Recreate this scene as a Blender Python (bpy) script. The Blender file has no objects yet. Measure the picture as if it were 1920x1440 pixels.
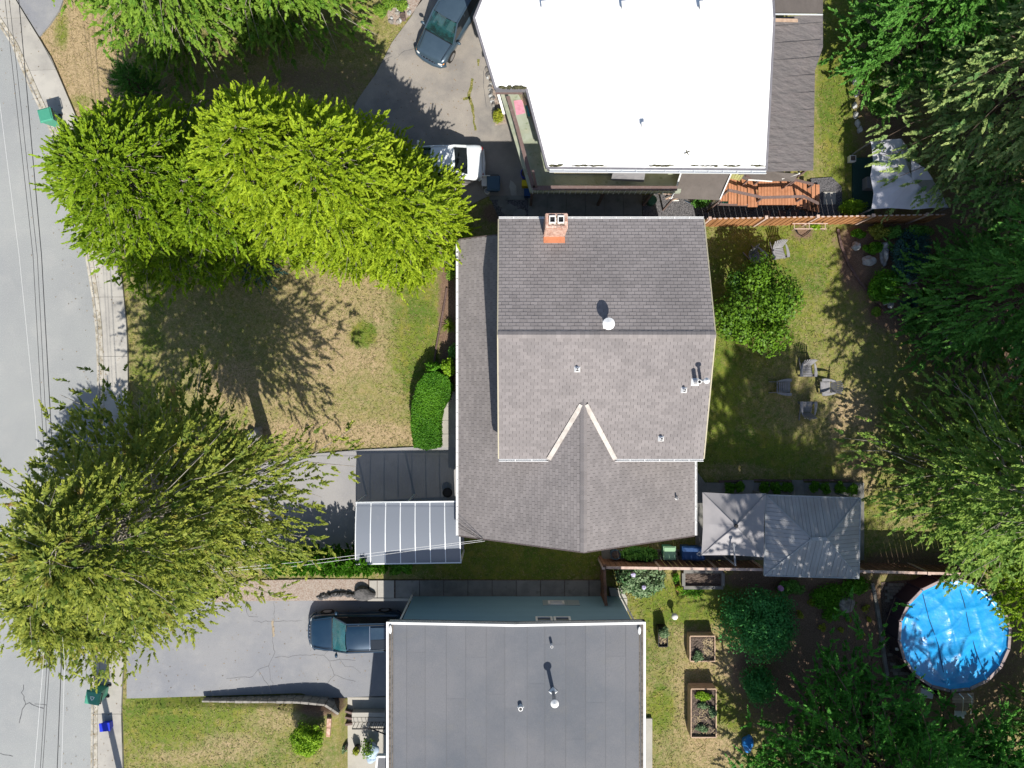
import bpy, bmesh, math, random
import numpy as np
from mathutils import Vector, Matrix

# ------------------------------------------------------------------ camera, sky, sun, exposure
scene = bpy.context.scene
COL = scene.collection
CAM_H = 37.0
cam_d = bpy.data.cameras.new("camera"); cam = bpy.data.objects.new("camera", cam_d); COL.objects.link(cam)
cam_d.sensor_width = 36.0; cam_d.lens = 25.0; cam_d.clip_end = 1500; cam_d.clip_start = 0.5
cam.location = (0, 0, CAM_H); cam.rotation_euler = (0, 0, 0)
scene.camera = cam
SUN = Vector((-0.205, 0.92, -1.0)).normalized()
world = bpy.data.worlds.new("World"); scene.world = world; world.use_nodes = True
wn = world.node_tree.nodes; wn.clear()
sky = wn.new("ShaderNodeTexSky"); sky.sky_type = 'NISHITA'; sky.sun_disc = False
sky.sun_elevation = math.asin(-SUN.z); sky.sun_rotation = math.atan2(-SUN.x, -SUN.y)
bg = wn.new("ShaderNodeBackground"); bg.inputs[1].default_value = 0.105
wo = wn.new("ShaderNodeOutputWorld")
world.node_tree.links.new(sky.outputs[0], bg.inputs[0]); world.node_tree.links.new(bg.outputs[0], wo.inputs[0])
sun_d = bpy.data.lights.new("sun", 'SUN'); sun = bpy.data.objects.new("sun", sun_d); COL.objects.link(sun)
sun_d.energy = 5.0; sun_d.angle = math.radians(0.5); sun_d.color = (1.0, 0.95, 0.87)
sun.rotation_euler = SUN.to_track_quat('-Z', 'Y').to_euler(); sun.location = (0, -20, 60)
scene.view_settings.view_transform = 'Standard'; scene.view_settings.look = 'None'
scene.view_settings.gamma = 1; scene.view_settings.use_curve_mapping = False
scene.view_settings.exposure = 0.42
scene.render.engine = 'CYCLES'
cy = scene.cycles
cy.max_bounces = 5; cy.diffuse_bounces = 3; cy.glossy_bounces = 2; cy.transmission_bounces = 4; cy.transparent_max_bounces = 6
cy.caustics_reflective = False; cy.caustics_refractive = False
try:
    cy.use_denoising = True; cy.denoiser = 'OPENIMAGEDENOISE'
except Exception: pass
rnd = random.Random(7)
F = 1333.333

def W(px, py, z=0.0):
    k = (CAM_H - z) / F
    return Vector(((px - 960) * k, (720 - py) * k, z))
def G(pts, z=0.0): return [W(x, y, z) for x, y in pts]

# ------------------------------------------------------------------ materials
def mat(name, col, rough=0.8, layers=(), bump=None, metal=0.0, spec=0.3, attr=None, trans=0.0, coords='P', alpha=None, objvar=0.0, coat=0.0, stretch=None):
    """layers: (colour, scale, lo, hi[, strength, distortion]) noise layers laid over the base colour; attr: (attribute, colour_at_1)"""
    m = bpy.data.materials.new(name); m.use_nodes = True
    nt = m.node_tree; N = nt.nodes; L = nt.links
    b = N["Principled BSDF"]; b.inputs["Roughness"].default_value = rough; b.inputs["Metallic"].default_value = metal
    b.inputs["Specular IOR Level"].default_value = spec
    if coat: b.inputs["Coat Weight"].default_value = coat; b.inputs["Coat Roughness"].default_value = 0.03
    if coords == 'P': vec = N.new("ShaderNodeNewGeometry").outputs["Position"]
    else: vec = N.new("ShaderNodeTexCoord").outputs["Object"]
    if stretch:
        mp = N.new("ShaderNodeMapping"); mp.inputs["Scale"].default_value = stretch
        L.new(vec, mp.inputs[0]); vec = mp.outputs[0]
    rgb = N.new("ShaderNodeRGB"); rgb.outputs[0].default_value = (*col, 1); cur = rgb.outputs[0]
    def mix(a, colour, fac):
        mx = N.new("ShaderNodeMix"); mx.data_type = 'RGBA'
        L.new(a, mx.inputs[6])
        if isinstance(colour, tuple): mx.inputs[7].default_value = (*colour, 1)
        else: L.new(colour, mx.inputs[7])
        if isinstance(fac, float): mx.inputs[0].default_value = fac
        else: L.new(fac, mx.inputs[0])
        return mx.outputs[2]
    for a, c in (attr or ()):
        an = N.new("ShaderNodeAttribute"); an.attribute_name = a
        cur = mix(cur, c, an.outputs["Fac"])
    for ly in layers:
        c, sc, lo, hi = ly[:4]; st = ly[4] if len(ly) > 4 else 1.0; di = ly[5] if len(ly) > 5 else 0.0
        n = N.new("ShaderNodeTexNoise"); n.inputs["Scale"].default_value = sc; n.inputs["Detail"].default_value = 5; n.inputs["Distortion"].default_value = di
        n.inputs["Roughness"].default_value = 0.6
        L.new(vec, n.inputs["Vector"])
        mr = N.new("ShaderNodeMapRange"); mr.inputs[1].default_value = lo; mr.inputs[2].default_value = hi; mr.inputs[4].default_value = st
        L.new(n.outputs["Fac"], mr.inputs[0])
        cur = mix(cur, c, mr.outputs[0])
    if objvar:
        oi = N.new("ShaderNodeObjectInfo"); an = N.new("ShaderNodeAttribute"); an.attribute_name = "var"
        ad = N.new("ShaderNodeMath"); ad.operation = 'ADD'; L.new(oi.outputs["Random"], ad.inputs[0]); L.new(an.outputs["Fac"], ad.inputs[1])
        fr = N.new("ShaderNodeMath"); fr.operation = 'FRACT'; L.new(ad.outputs[0], fr.inputs[0])
        hv = N.new("ShaderNodeHueSaturation"); mr = N.new("ShaderNodeMapRange")
        mr.inputs[3].default_value = 1 - objvar; mr.inputs[4].default_value = 1 + objvar
        L.new(fr.outputs[0], mr.inputs[0]); L.new(mr.outputs[0], hv.inputs["Value"]); L.new(cur, hv.inputs["Color"]); cur = hv.outputs[0]
    L.new(cur, b.inputs["Base Color"])
    if trans:
        tb = N.new("ShaderNodeBsdfTranslucent"); L.new(cur, tb.inputs[0])
        ms = N.new("ShaderNodeMixShader"); ms.inputs[0].default_value = trans
        L.new(b.outputs[0], ms.inputs[1]); L.new(tb.outputs[0], ms.inputs[2]); L.new(ms.outputs[0], N["Material Output"].inputs[0])
    if alpha is not None: b.inputs["Alpha"].default_value = alpha
    if bump:
        sc, st, dist = bump
        n = N.new("ShaderNodeTexNoise"); n.inputs["Scale"].default_value = sc; n.inputs["Detail"].default_value = 4; L.new(vec, n.inputs["Vector"])
        bp = N.new("ShaderNodeBump"); bp.inputs["Strength"].default_value = st; bp.inputs["Distance"].default_value = dist
        L.new(n.outputs["Fac"], bp.inputs["Height"]); L.new(bp.outputs[0], b.inputs["Normal"])
    return m

M = {}
M['asphalt_road'] = mat("asphalt_road", (.305, .315, .305), .9, [((.25, .26, .262), .16, .35, .65), ((.35, .35, .335), .6, .5, .72, .6), ((.27, .275, .28), 1.8, .55, .72, .5), ((.24, .24, .24), 24, .5, .62, .5), ((.47, .47, .45), 30, .54, .66, .55)], bump=(90, .35, .01))
M['asphalt_south'] = mat("asphalt_south", (.26, .262, .272), .9, [((.20, .21, .235), .3, .4, .66), ((.33, .325, .32), .9, .5, .75, .55), ((.15, .15, .155), 45, .5, .66, .5), ((.36, .35, .34), 70, .57, .68, .5)], bump=(80, .35, .01))
M['asphalt_north'] = mat("asphalt_north", (.31, .28, .245), .9, [((.22, .205, .19), .5, .42, .62), ((.38, .35, .30), 1.4, .5, .75, .5), ((.12, .12, .12), 45, .5, .66, .55), ((.34, .33, .3), 60, .57, .68, .5)], bump=(70, .4, .012))
M['concrete_drive'] = mat("concrete_drive", (.30, .29, .285), .85, [((.25, .245, .25), .5, .42, .65), ((.2, .19, .18), 1.6, .58, .75, .5), ((.4, .39, .38), 50, .5, .65, .4), ((.2, .2, .2), 70, .55, .68, .3)], bump=(60, .25, .008))
M['concrete'] = mat("concrete", (.40, .38, .34), .9, [((.31, .295, .27), .8, .42, .66), ((.24, .225, .2), 3, .6, .78, .6), ((.46, .44, .4), 40, .5, .7, .35)], bump=(60, .25, .006), objvar=.06)
M['concrete_dark'] = mat("concrete_dark", (.22, .215, .2), .9, [((.15, .15, .14), 1.2, .42, .66), ((.10, .11, .08), 3, .58, .72, .6), ((.3, .29, .27), 50, .52, .7, .35)], bump=(60, .25, .006), objvar=.09)
M['kerb'] = mat("kerb", (.45, .42, .36), .9, [((.3, .27, .21), 3, .45, .6), ((.2, .17, .11), 6, .6, .7, .7)], bump=(40, .3, .008), objvar=.07)
M['ground'] = mat("ground", (.15, .19, .02), .95,
    [((.055, .13, .012), .45, .46, .62, .7), ((.27, .22, .045), 1.5, .5, .66, .6), ((.07, .13, .014), 4.0, .48, .62, .6), ((.26, .21, .08), 8, .52, .66, .55), ((.055, .075, .014), 20, .5, .63, .55), ((.27, .22, .09), 34, .56, .66, .45)],
    bump=(30, .5, .03))
# ground: dryness and soil come from painted attributes (the turf's own colour, plus a sunlit patch painted as dry)
nt = M['ground'].node_tree; b = nt.nodes["Principled BSDF"]; src = b.inputs["Base Color"].links[0].from_socket
def _blend(src, attrname, cols):
    n1 = nt.nodes.new("ShaderNodeTexNoise"); n1.inputs["Scale"].default_value = cols[2]; n1.inputs["Detail"].default_value = 6; n1.inputs["Roughness"].default_value = .7
    gp = nt.nodes.new("ShaderNodeNewGeometry"); nt.links.new(gp.outputs["Position"], n1.inputs["Vector"])
    rp = nt.nodes.new("ShaderNodeMapRange"); rp.inputs[1].default_value = .38; rp.inputs[2].default_value = .62; nt.links.new(n1.outputs["Fac"], rp.inputs[0])
    mm = nt.nodes.new("ShaderNodeMix"); mm.data_type = 'RGBA'; mm.inputs[6].default_value = (*cols[0], 1); mm.inputs[7].default_value = (*cols[1], 1)
    nt.links.new(rp.outputs[0], mm.inputs[0])
    at = nt.nodes.new("ShaderNodeAttribute"); at.attribute_name = attrname
    n2 = nt.nodes.new("ShaderNodeTexNoise"); n2.inputs["Scale"].default_value = 3.5; n2.inputs["Detail"].default_value = 8; n2.inputs["Roughness"].default_value = .75
    nt.links.new(gp.outputs["Position"], n2.inputs["Vector"])
    ad = nt.nodes.new("ShaderNodeMath"); ad.operation = 'ADD'; nt.links.new(at.outputs["Fac"], ad.inputs[0]); nt.links.new(n2.outputs["Fac"], ad.inputs[1])
    sm = nt.nodes.new("ShaderNodeMapRange"); sm.inputs[1].default_value = .78; sm.inputs[2].default_value = 1.22; nt.links.new(ad.outputs[0], sm.inputs[0])
    mx = nt.nodes.new("ShaderNodeMix"); mx.data_type = 'RGBA'; nt.links.new(sm.outputs[0], mx.inputs[0]); nt.links.new(src, mx.inputs[6]); nt.links.new(mm.outputs[2], mx.inputs[7])
    return mx.outputs[2]
s1 = _blend(src, "dry", ((.24, .18, .095), (.43, .325, .19), 14))
s2 = _blend(s1, "soil", ((.10, .062, .042), (.24, .16, .11), 26))
nt.links.new(s2, b.inputs["Base Color"])
M['shingle'] = mat("shingle", (.238, .216, .211), .95, [((.18, .165, .163), .5, .42, .62, .6), ((.13, .12, .12), 30, .5, .7, .4), ((.29, .265, .255), 45, .55, .7, .4)], bump=(120, .3, .004), objvar=.10)
M['underlay'] = mat("underlay", (.06, .055, .055), .95)
M['torch_on'] = mat("torch_on", (.155, .157, .168), .95, [((.11, .12, .138), .25, .4, .62), ((.18, .175, .17), 1.0, .55, .75, .5), ((.085, .088, .095), 34, .5, .68, .5), ((.24, .24, .24), 40, .56, .68, .4)], bump=(110, .3, .004), objvar=.03)
M['gravel_stop'] = mat("gravel_stop", (.16, .14, .12), .95, [((.09, .08, .07), 8, .45, .6)], bump=(60, .4, .006))
M['white_metal'] = mat("white_metal", (.78, .78, .77), .45, [((.6, .58, .52), 3, .58, .75, .4)])
M['membrane'] = mat("membrane", (.86, .86, .85), .6, [((.78, .78, .77), .6, .55, .75, .5), ((.55, .54, .5), 1.2, .72, .82, .35)], bump=(4, .1, .01))
M['moss'] = mat("moss", (.09, .085, .04), .95, [((.03, .03, .02), 12, .45, .6)], bump=(40, .8, .02))
M['brown_trim'] = mat("brown_trim", (.10, .078, .075), .7, [((.14, .11, .10), 5, .5, .7, .6)])
M['siding_blue'] = mat("siding_blue", (.20, .34, .42), .6, [((.18, .31, .38), 1.0, .4, .7, .5)], objvar=.03)
M['siding_blue_light'] = mat("siding_blue_light", (.30, .37, .40), .6)
M['siding_cream'] = mat("siding_cream", (.5, .44, .28), .7, [((.38, .33, .2), 3, .5, .7)])
M['stucco'] = mat("stucco", (.42, .38, .32), .9, bump=(60, .3, .005))
M['glass'] = mat("glass", (.015, .02, .025), .05, spec=.8, coat=.5)
M['black'] = mat("black", (.012, .012, .014), .5)
M['tyre'] = mat("tyre", (.02, .02, .02), .85)
M['alloy'] = mat("alloy", (.45, .45, .46), .35, metal=.7)
M['brick'] = mat("brick", (.42, .24, .18), .9, [((.6, .44, .36), 7, .42, .58, .85), ((.2, .08, .05), 14, .55, .7, .6)], bump=(60, .4, .006), objvar=.2)
M['mortar'] = mat("mortar", (.5, .42, .36), .95, [((.1, .07, .05), 14, .5, .58), ((.4, .2, .12), 7, .55, .65, .7)], bump=(50, .5, .01))
M['terracotta'] = mat("terracotta", (.62, .25, .13), .7, [((.5, .2, .1), 4, .5, .7)])
M['deck_floor'] = mat("deck_floor", (.33, .36, .29), .8, [((.23, .26, .18), 1.1, .42, .6), ((.44, .43, .34), 2.2, .52, .68, .6), ((.10, .15, .05), 3, .6, .72, .7), ((.08, .08, .08), 9, .66, .72, .6)], bump=(20, .2, .01))
M['deck_red'] = mat("deck_red", (.46, .21, .11), .75, [((.38, .16, .08), 3, .45, .65), ((.55, .28, .16), 12, .55, .7, .5)], objvar=.1)
M['rail_brown'] = mat("rail_brown", (.16, .11, .10), .7, [((.25, .2, .19), 6, .5, .7, .5)])
M['tarp_brown'] = mat("tarp_brown", (.115, .10, .092), .8, [((.16, .14, .13), 2.5, .5, .7, .5), ((.08, .07, .065), 5, .5, .7, .5)], bump=(2.2, .5, .15), stretch=(1, .35, 1))
M['tarp_dark'] = mat("tarp_dark", (.15, .138, .138), .55, [((.17, .15, .15), 1.2, .45, .65, .6), ((.10, .09, .09), 6, .5, .7, .5)], bump=(1.6, .5, .2), stretch=(1, 2.5, 1))
M['fence_wood'] = mat("fence_wood", (.36, .17, .07), .85, [((.26, .12, .05), 2, .45, .65), ((.45, .25, .12), 20, .5, .7, .4)], objvar=.16, stretch=(1, 1, .2))
M['fence_cap'] = mat("fence_cap", (.55, .42, .36), .85, [((.42, .3, .25), 6, .45, .65)])
M['fence_old'] = mat("fence_old", (.20, .11, .075), .9, [((.13, .075, .055), 3, .45, .65)], objvar=.15, stretch=(1, 1, .2))
M['raised_wood'] = mat("raised_wood", (.50, .36, .26), .85, [((.36, .25, .18), 5, .45, .7)], objvar=.1)
M['soil'] = mat("soil", (.12, .09, .075), .98, [((.06, .045, .035), 14, .45, .6), ((.22, .18, .15), 30, .54, .64, .7)], bump=(30, .9, .04))
M['mulch'] = mat("mulch", (.20, .14, .11), .98, [((.10, .07, .055), 20, .45, .6), ((.36, .28, .23), 34, .54, .64, .7)], bump=(40, .9, .03))
M['gravel_dark'] = mat("gravel_dark", (.12, .115, .12), .95, [((.05, .05, .055), 16, .5, .56), ((.26, .25, .26), 24, .55, .62, .8)], bump=(26, 1, .04))
M['gravel_tan'] = mat("gravel_tan", (.35, .295, .25), .95, [((.26, .19, .15), 16, .48, .56), ((.5, .42, .36), 26, .55, .62, .8)], bump=(30, 1, .03))
M['rock'] = mat("rock", (.30, .28, .25), .95, [((.18, .165, .15), 5, .45, .6), ((.42, .4, .37), 10, .55, .7, .6)], bump=(14, .6, .03))
M['rock_dark'] = mat("rock_dark", (.12, .115, .115), .95, [((.06, .06, .06), 5, .45, .6), ((.2, .19, .18), 10, .55, .7, .6)], bump=(14, .6, .03))
M['boulder'] = mat("boulder", (.42, .43, .43), .95, [((.3, .3, .29), 4, .45, .6)], bump=(10, .5, .02))
M['paver'] = mat("paver", (.20, .185, .165), .95, [((.14, .13, .115), 6, .45, .6), ((.27, .25, .22), 20, .55, .7, .5)], bump=(30, .4, .01), objvar=.16)
M['edging'] = mat("edging", (.13, .085, .075), .9, objvar=.15)
M['bark'] = mat("bark", (.16, .115, .085), .95, [((.08, .055, .04), 8, .45, .6)], bump=(14, .8, .03), stretch=(1, 1, .25))
M['limb_pale'] = mat("limb_pale", (.38, .34, .29), .9, [((.22, .19, .15), 8, .45, .6)])
M['pole_wood'] = mat("pole_wood", (.13, .10, .08), .95, [((.2, .16, .13), 5, .5, .7)], stretch=(1, 1, .1))
M['wire_dark'] = mat("wire_dark", (.03, .03, .032), .6)
M['wire_pale'] = mat("wire_pale", (.75, .75, .74), .5)
M['bin_green'] = mat("bin_green", (.06, .27, .18), .45, [((.09, .33, .23), 3, .5, .7, .5)], coords='O')
M['bin_green_pale'] = mat("bin_green_pale", (.25, .42, .25), .5)
M['bin_blue'] = mat("bin_blue", (.012, .055, .17), .45, coords='O')
M['tub_blue'] = mat("tub_blue", (.015, .035, .5), .45)
M['bin_teal'] = mat("bin_teal", (.05, .095, .14), .5, coords='O')
M['grey_plastic'] = mat("grey_plastic", (.27, .265, .275), .6, [((.21, .21, .225), 4, .45, .65)], coords='O', objvar=.06)
M['white_plastic'] = mat("white_plastic", (.75, .74, .70), .5)
M['canopy_grey'] = mat("canopy_grey", (.34, .325, .33), .85, [((.29, .28, .29), 1.0, .42, .65), ((.38, .37, .38), 40, .55, .7, .2)], bump=(90, .15, .003))
M['canopy_white'] = mat("canopy_white", (.55, .55, .60), .85, [((.48, .48, .54), 1.0, .42, .65)], bump=(60, .15, .003))
M['canopy_seam'] = mat("canopy_seam", (.27, .265, .285), .85)
M['metal_roof'] = mat("metal_roof", (.38, .38, .38), .75, [((.33, .31, .30), .8, .45, .65, .7), ((.40, .41, .41), 2.5, .52, .7, .4)], objvar=.05)
M['metal_trim'] = mat("metal_trim", (.34, .36, .37), .5)
M['alu'] = mat("alu", (.72, .74, .75), .4, metal=.2)
M['grey_paint'] = mat("grey_paint", (.2, .21, .23), .5)
M['pool_cover'] = mat("pool_cover", (.012, .30, .70), .3, [((.03, .38, .78), 1.3, .45, .68, .8, 1.5), ((.006, .21, .58), 2.2, .56, .72, .6, 1.0)], spec=.8, bump=(1.0, .5, .2))
M['pool_wall'] = mat("pool_wall", (.05, .035, .045), .8)
M['pool_rim'] = mat("pool_rim", (.34, .27, .27), .7, [((.22, .18, .18), 3, .45, .65)], objvar=.1)
M['pink'] = mat("pink", (.62, .28, .36), .95, [((.5, .22, .29), 8, .45, .65)])
M['teal'] = mat("teal", (.03, .25, .30), .6)
M['yellow'] = mat("yellow", (.7, .55, .02), .5)
M['bag_blue'] = mat("bag_blue", (.02, .19, .55), .45, [((.4, .55, .75), 4, .58, .66, .7)], coords='O')
M['grass_blades'] = mat("grass_blades", (.14, .185, .02), .9, attr=[('dry', (.36, .27, .15))], trans=.1, objvar=.4)
M['pot_clay'] = mat("pot_clay", (.4, .16, .1), .8)
M['lilac'] = mat("lilac", (.45, .42, .62), .7)
M['pink_flower'] = mat("pink_flower", (.6, .28, .55), .7)
M['cover_dark'] = mat("cover_dark", (.016, .05, .043), .8, [((.02, .065, .055), 1, .45, .65)])
M['headlight'] = mat("headlight", (.6, .62, .62), .1, spec=.8)
M['amber'] = mat("amber", (.8, .3, .04), .3)
M['red_lens'] = mat("red_lens", (.4, .02, .02), .3)
M['chrome'] = mat("chrome", (.75, .76, .78), .15, metal=.9)
M['paint_slate'] = mat("paint_slate", (.05, .082, .115), .28, metal=.25, coat=1.0, coords='O', layers=[((.06, .095, .13), 2, .4, .7)])
M['paint_navy'] = mat("paint_navy", (.010, .035, .07), .28, metal=.25, coat=1.0, coords='O', layers=[((.02, .05, .085), 1.5, .45, .7)])
M['paint_white'] = mat("paint_white", (.74, .78, .80), .35, coat=.7, coords='O')
M['windscreen'] = mat("windscreen", (.02, .085, .09), .06, spec=.8, coat=.6, coords='O', layers=[((.015, .03, .03), 3.5, .48, .58, .8)], alpha=.62)
M['windscreen_teal'] = mat("windscreen_teal", (.04, .19, .22), .06, spec=.8, coat=.6, coords='O', layers=[((.05, .24, .27), 3.5, .48, .58, .8)], alpha=.62)

def leafmat(name, col, tip, trans=.3, rough=.6, extra=()):
    return mat(name, col, rough, layers=extra, attr=[('tint', tip)], trans=trans, spec=.25)
def glassy(name, col, alpha, rough):
    m = mat(name, col, rough, alpha=alpha, spec=.5); return m
M['polycarb'] = glassy('polycarbonate', (.19, .21, .245), .94, .18)

# ------------------------------------------------------------------ mesh helpers
class MB:
    def __init__(s): s.v = []; s.f = []; s.var = []; s.runs = []
    def add(s, vs, fs, var=None):
        o = len(s.v); s.runs.append((o, len(s.f))); s.v.extend([tuple(x) for x in vs]); s.f.extend([tuple(i + o for i in f) for f in fs])
        s.var.extend([0.0 if var is None else var] * len(fs)); return s
    def quad(s, a, b, c, d, var=None): return s.add([a, b, c, d], [(0, 1, 2, 3)], var)
    def box(s, c, size, rz=0.0, var=None, taper=1.0):
        cx, cy_, cz = c; x, y, z = size[0] / 2, size[1] / 2, size[2] / 2; ca, sa = math.cos(rz), math.sin(rz); vs = []
        for dz, t in ((-z, taper), (z, 1.0)):
            for dx, dy in ((-x, -y), (x, -y), (x, y), (-x, y)):
                dx2, dy2 = dx * t, dy * t
                vs.append((cx + dx2 * ca - dy2 * sa, cy_ + dx2 * sa + dy2 * ca, cz + dz))
        return s.add(vs, [(0, 3, 2, 1), (4, 5, 6, 7), (0, 1, 5, 4), (1, 2, 6, 5), (2, 3, 7, 6), (3, 0, 4, 7)], var)
    def prism(s, pts, z0, z1=None, var=None):
        """pts: xy(z) outline; with z1 None the top keeps its own z and the bottom lies z0 below"""
        P = [Vector(p) if len(p) == 3 else Vector((p[0], p[1], 0)) for p in pts]
        area = sum(P[i].x * P[(i + 1) % len(P)].y - P[(i + 1) % len(P)].x * P[i].y for i in range(len(P)))
        if area < 0: P.reverse()
        n = len(P)
        if z1 is None: top = P; bot = [Vector((p.x, p.y, p.z - z0)) for p in P]
        else: top = [Vector((p.x, p.y, z1)) for p in P]; bot = [Vector((p.x, p.y, z0)) for p in P]
        return s.add(top + bot, [tuple(range(n)), tuple(range(2 * n - 1, n - 1, -1))] + [(i, i + n, (i + 1) % n + n, (i + 1) % n) for i in range(n)], var)
    def tube(s, pts, r, n=8, cap=True, var=None, r1=None):
        pts = [Vector(p) for p in pts]; rings = []; m = len(pts)
        for i, p in enumerate(pts):
            d = (pts[min(i + 1, m - 1)] - pts[max(i - 1, 0)]).normalized()
            a = d.orthogonal().normalized() if i == 0 or abs(d.dot(pa)) > .95 else (pa - d * pa.dot(d)).normalized()
            pa = a; b_ = d.cross(a); rr = r if r1 is None else r + (r1 - r) * i / (m - 1)
            rings.append([p + (a * math.cos(t) + b_ * math.sin(t)) * rr for t in [2 * math.pi * k / n for k in range(n)]])
        vs = [v for rg in rings for v in rg]; fs = []
        for i in range(m - 1):
            for k in range(n): fs.append((i * n + k, i * n + (k + 1) % n, (i + 1) * n + (k + 1) % n, (i + 1) * n + k))
        if cap: fs += [tuple(range(n - 1, -1, -1)), tuple((m - 1) * n + k for k in range(n))]
        return s.add(vs, fs, var)
    def lathe(s, c, prof, n=16, var=None, sx=1, sy=1):
        vs = []; fs = []
        for r, z in prof:
            for k in range(n):
                a = 2 * math.pi * k / n; vs.append((c[0] + r * sx * math.cos(a), c[1] + r * sy * math.sin(a), c[2] + z))
        for i in range(len(prof) - 1):
            for k in range(n): fs.append((i * n + k, i * n + (k + 1) % n, (i + 1) * n + (k + 1) % n, (i + 1) * n + k))
        fs += [tuple(range(n - 1, -1, -1)), tuple((len(prof) - 1) * n + k for k in range(n))]
        return s.add(vs, fs, var)
    def bar(s, a, b, w, h, var=None):
        """rectangular bar from a to b; w across, h along z-ish; its top runs through a and b"""
        a = Vector(a); b = Vector(b); d = (b - a).normalized()
        sd = d.cross(Vector((0, 0, 1))); sd = sd.normalized() * (w / 2) if sd.length > 1e-4 else Vector((w / 2, 0, 0))
        up = sd.cross(d).normalized() * h
        vs = [a - sd - up, b - sd - up, b + sd - up, a + sd - up, a - sd, b - sd, b + sd, a + sd]
        return s.add(vs, [(0, 3, 2, 1), (4, 5, 6, 7), (0, 1, 5, 4), (1, 2, 6, 5), (2, 3, 7, 6), (3, 0, 4, 7)], var)
    def blob(s, c, rad, seed=0, sub=2, rough=.25):
        bm = bmesh.new(); bmesh.ops.create_icosphere(bm, subdivisions=sub, radius=1); r_ = random.Random(seed)
        ph = [(r_.uniform(1, 3), Vector((r_.gauss(0, 1), r_.gauss(0, 1), r_.gauss(0, 1))).normalized(), r_.uniform(0, 6)) for _ in range(7)]
        vs = []
        for v in bm.verts:
            k = 1 + rough * sum(math.sin(f * 2 * v.co.dot(d) + o) for f, d, o in ph) / 3.5
            vs.append((c[0] + v.co.x * k * rad[0], c[1] + v.co.y * k * rad[1], c[2] + v.co.z * k * rad[2]))
        s.add(vs, [tuple(v.index for v in f.verts) for f in bm.faces]); bm.free(); return s
    def pieces(s, name, m, parent=None, **k):
        """every shape added becomes an object of its own"""
        out = []; R = s.runs + [(len(s.v), len(s.f))]
        for (v0, f0), (v1, f1) in zip(R, R[1:]):
            q = MB(); q.v = s.v[v0:v1]; q.f = [tuple(i - v0 for i in f) for f in s.f[f0:f1]]; q.var = s.var[f0:f1]; out.append(q.build(name, m, parent, **k))
        return out
    def build(s, name, m, parent=None, smooth=False, bevel=0.0, kind=None, weld=False):
        me = bpy.data.meshes.new(name); off = origin(parent)
        me.from_pydata([(x - off[0], y - off[1], z - off[2]) for x, y, z in s.v], [], s.f); me.update()
        if any(s.var):
            a = me.attributes.new("var", 'FLOAT', 'FACE'); a.data.foreach_set("value", s.var)
        if weld or bevel:
            bm = bmesh.new(); bm.from_mesh(me)
            if weld: bmesh.ops.remove_doubles(bm, verts=bm.verts, dist=1e-4)
            if bevel: bmesh.ops.bevel(bm, geom=[e for e in bm.edges if len(e.link_faces) == 2 and e.calc_face_angle(0) > .6], offset=bevel, segments=2, affect='EDGES', profile=.5)
            bm.to_mesh(me); bm.free()
        me.materials.append(m if not isinstance(m, str) else M[m])
        if smooth: me.polygons.foreach_set("use_smooth", [True] * len(me.polygons))
        o = bpy.data.objects.new(name, me); COL.objects.link(o)
        if parent: o.parent = parent
        if kind: o['kind'] = kind
        return o
def origin(p):
    x = y = z = 0.0
    while p is not None: x += p.location.x; y += p.location.y; z += p.location.z; p = p.parent
    return (x, y, z)
def tag(o, label, cat, group=None):
    o['label'] = label; o['category'] = cat
    if group: o['group'] = group
    return o
def thing(name, label, cat, loc=(0, 0, 0), group=None):
    o = bpy.data.objects.new(name, None); COL.objects.link(o); o.location = loc; o.empty_display_size = .2
    return tag(o, label, cat, group)
def copy_tree(o, parent=None):
    c = o.copy(); COL.objects.link(c); c.parent = parent
    for ch in list(o.children): copy_tree(ch, c)
    return c
def inst(src, parent, mw, name=None):
    """another object sharing src's mesh"""
    o = bpy.data.objects.new(name or src.name.split('.')[0], src.data); COL.objects.link(o); o.parent = parent; o.matrix_local = mw
    return o
def inside(poly, x, y):
    """vectorised point in polygon"""
    x = np.asarray(x); y = np.asarray(y); r = np.zeros(x.shape, bool); n = len(poly)
    for i in range(n):
        x1, y1 = poly[i][:2]; x2, y2 = poly[(i + 1) % n][:2]
        if y1 == y2: continue
        c = ((y1 > y) != (y2 > y)) & (x < (x2 - x1) * (y - y1) / (y2 - y1) + x1); r ^= c
    return r
def npmesh(name, verts, faces, m, parent=None, attrs=None, kind=None, smooth=False):
    me = bpy.data.meshes.new(name); off = np.array(origin(parent)); verts = np.asarray(verts, dtype=np.float32) - off.astype(np.float32)
    faces = np.asarray(faces, dtype=np.int32); nf, k = faces.shape
    me.vertices.add(len(verts)); me.vertices.foreach_set("co", verts.ravel())
    me.loops.add(nf * k); me.loops.foreach_set("vertex_index", faces.ravel())
    me.polygons.add(nf); me.polygons.foreach_set("loop_start", np.arange(nf, dtype=np.int32) * k)
    me.update(calc_edges=True)
    for a, vals in (attrs or {}).items():
        at = me.attributes.new(a, 'FLOAT', 'FACE' if len(vals) == nf else 'POINT'); at.data.foreach_set("value", np.asarray(vals, dtype=np.float32))
    me.materials.append(M[m] if isinstance(m, str) else m)
    if smooth: me.polygons.foreach_set("use_smooth", [True] * nf)
    o = bpy.data.objects.new(name, me); COL.objects.link(o)
    if parent: o.parent = parent
    if kind: o['kind'] = kind
    return o
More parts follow.
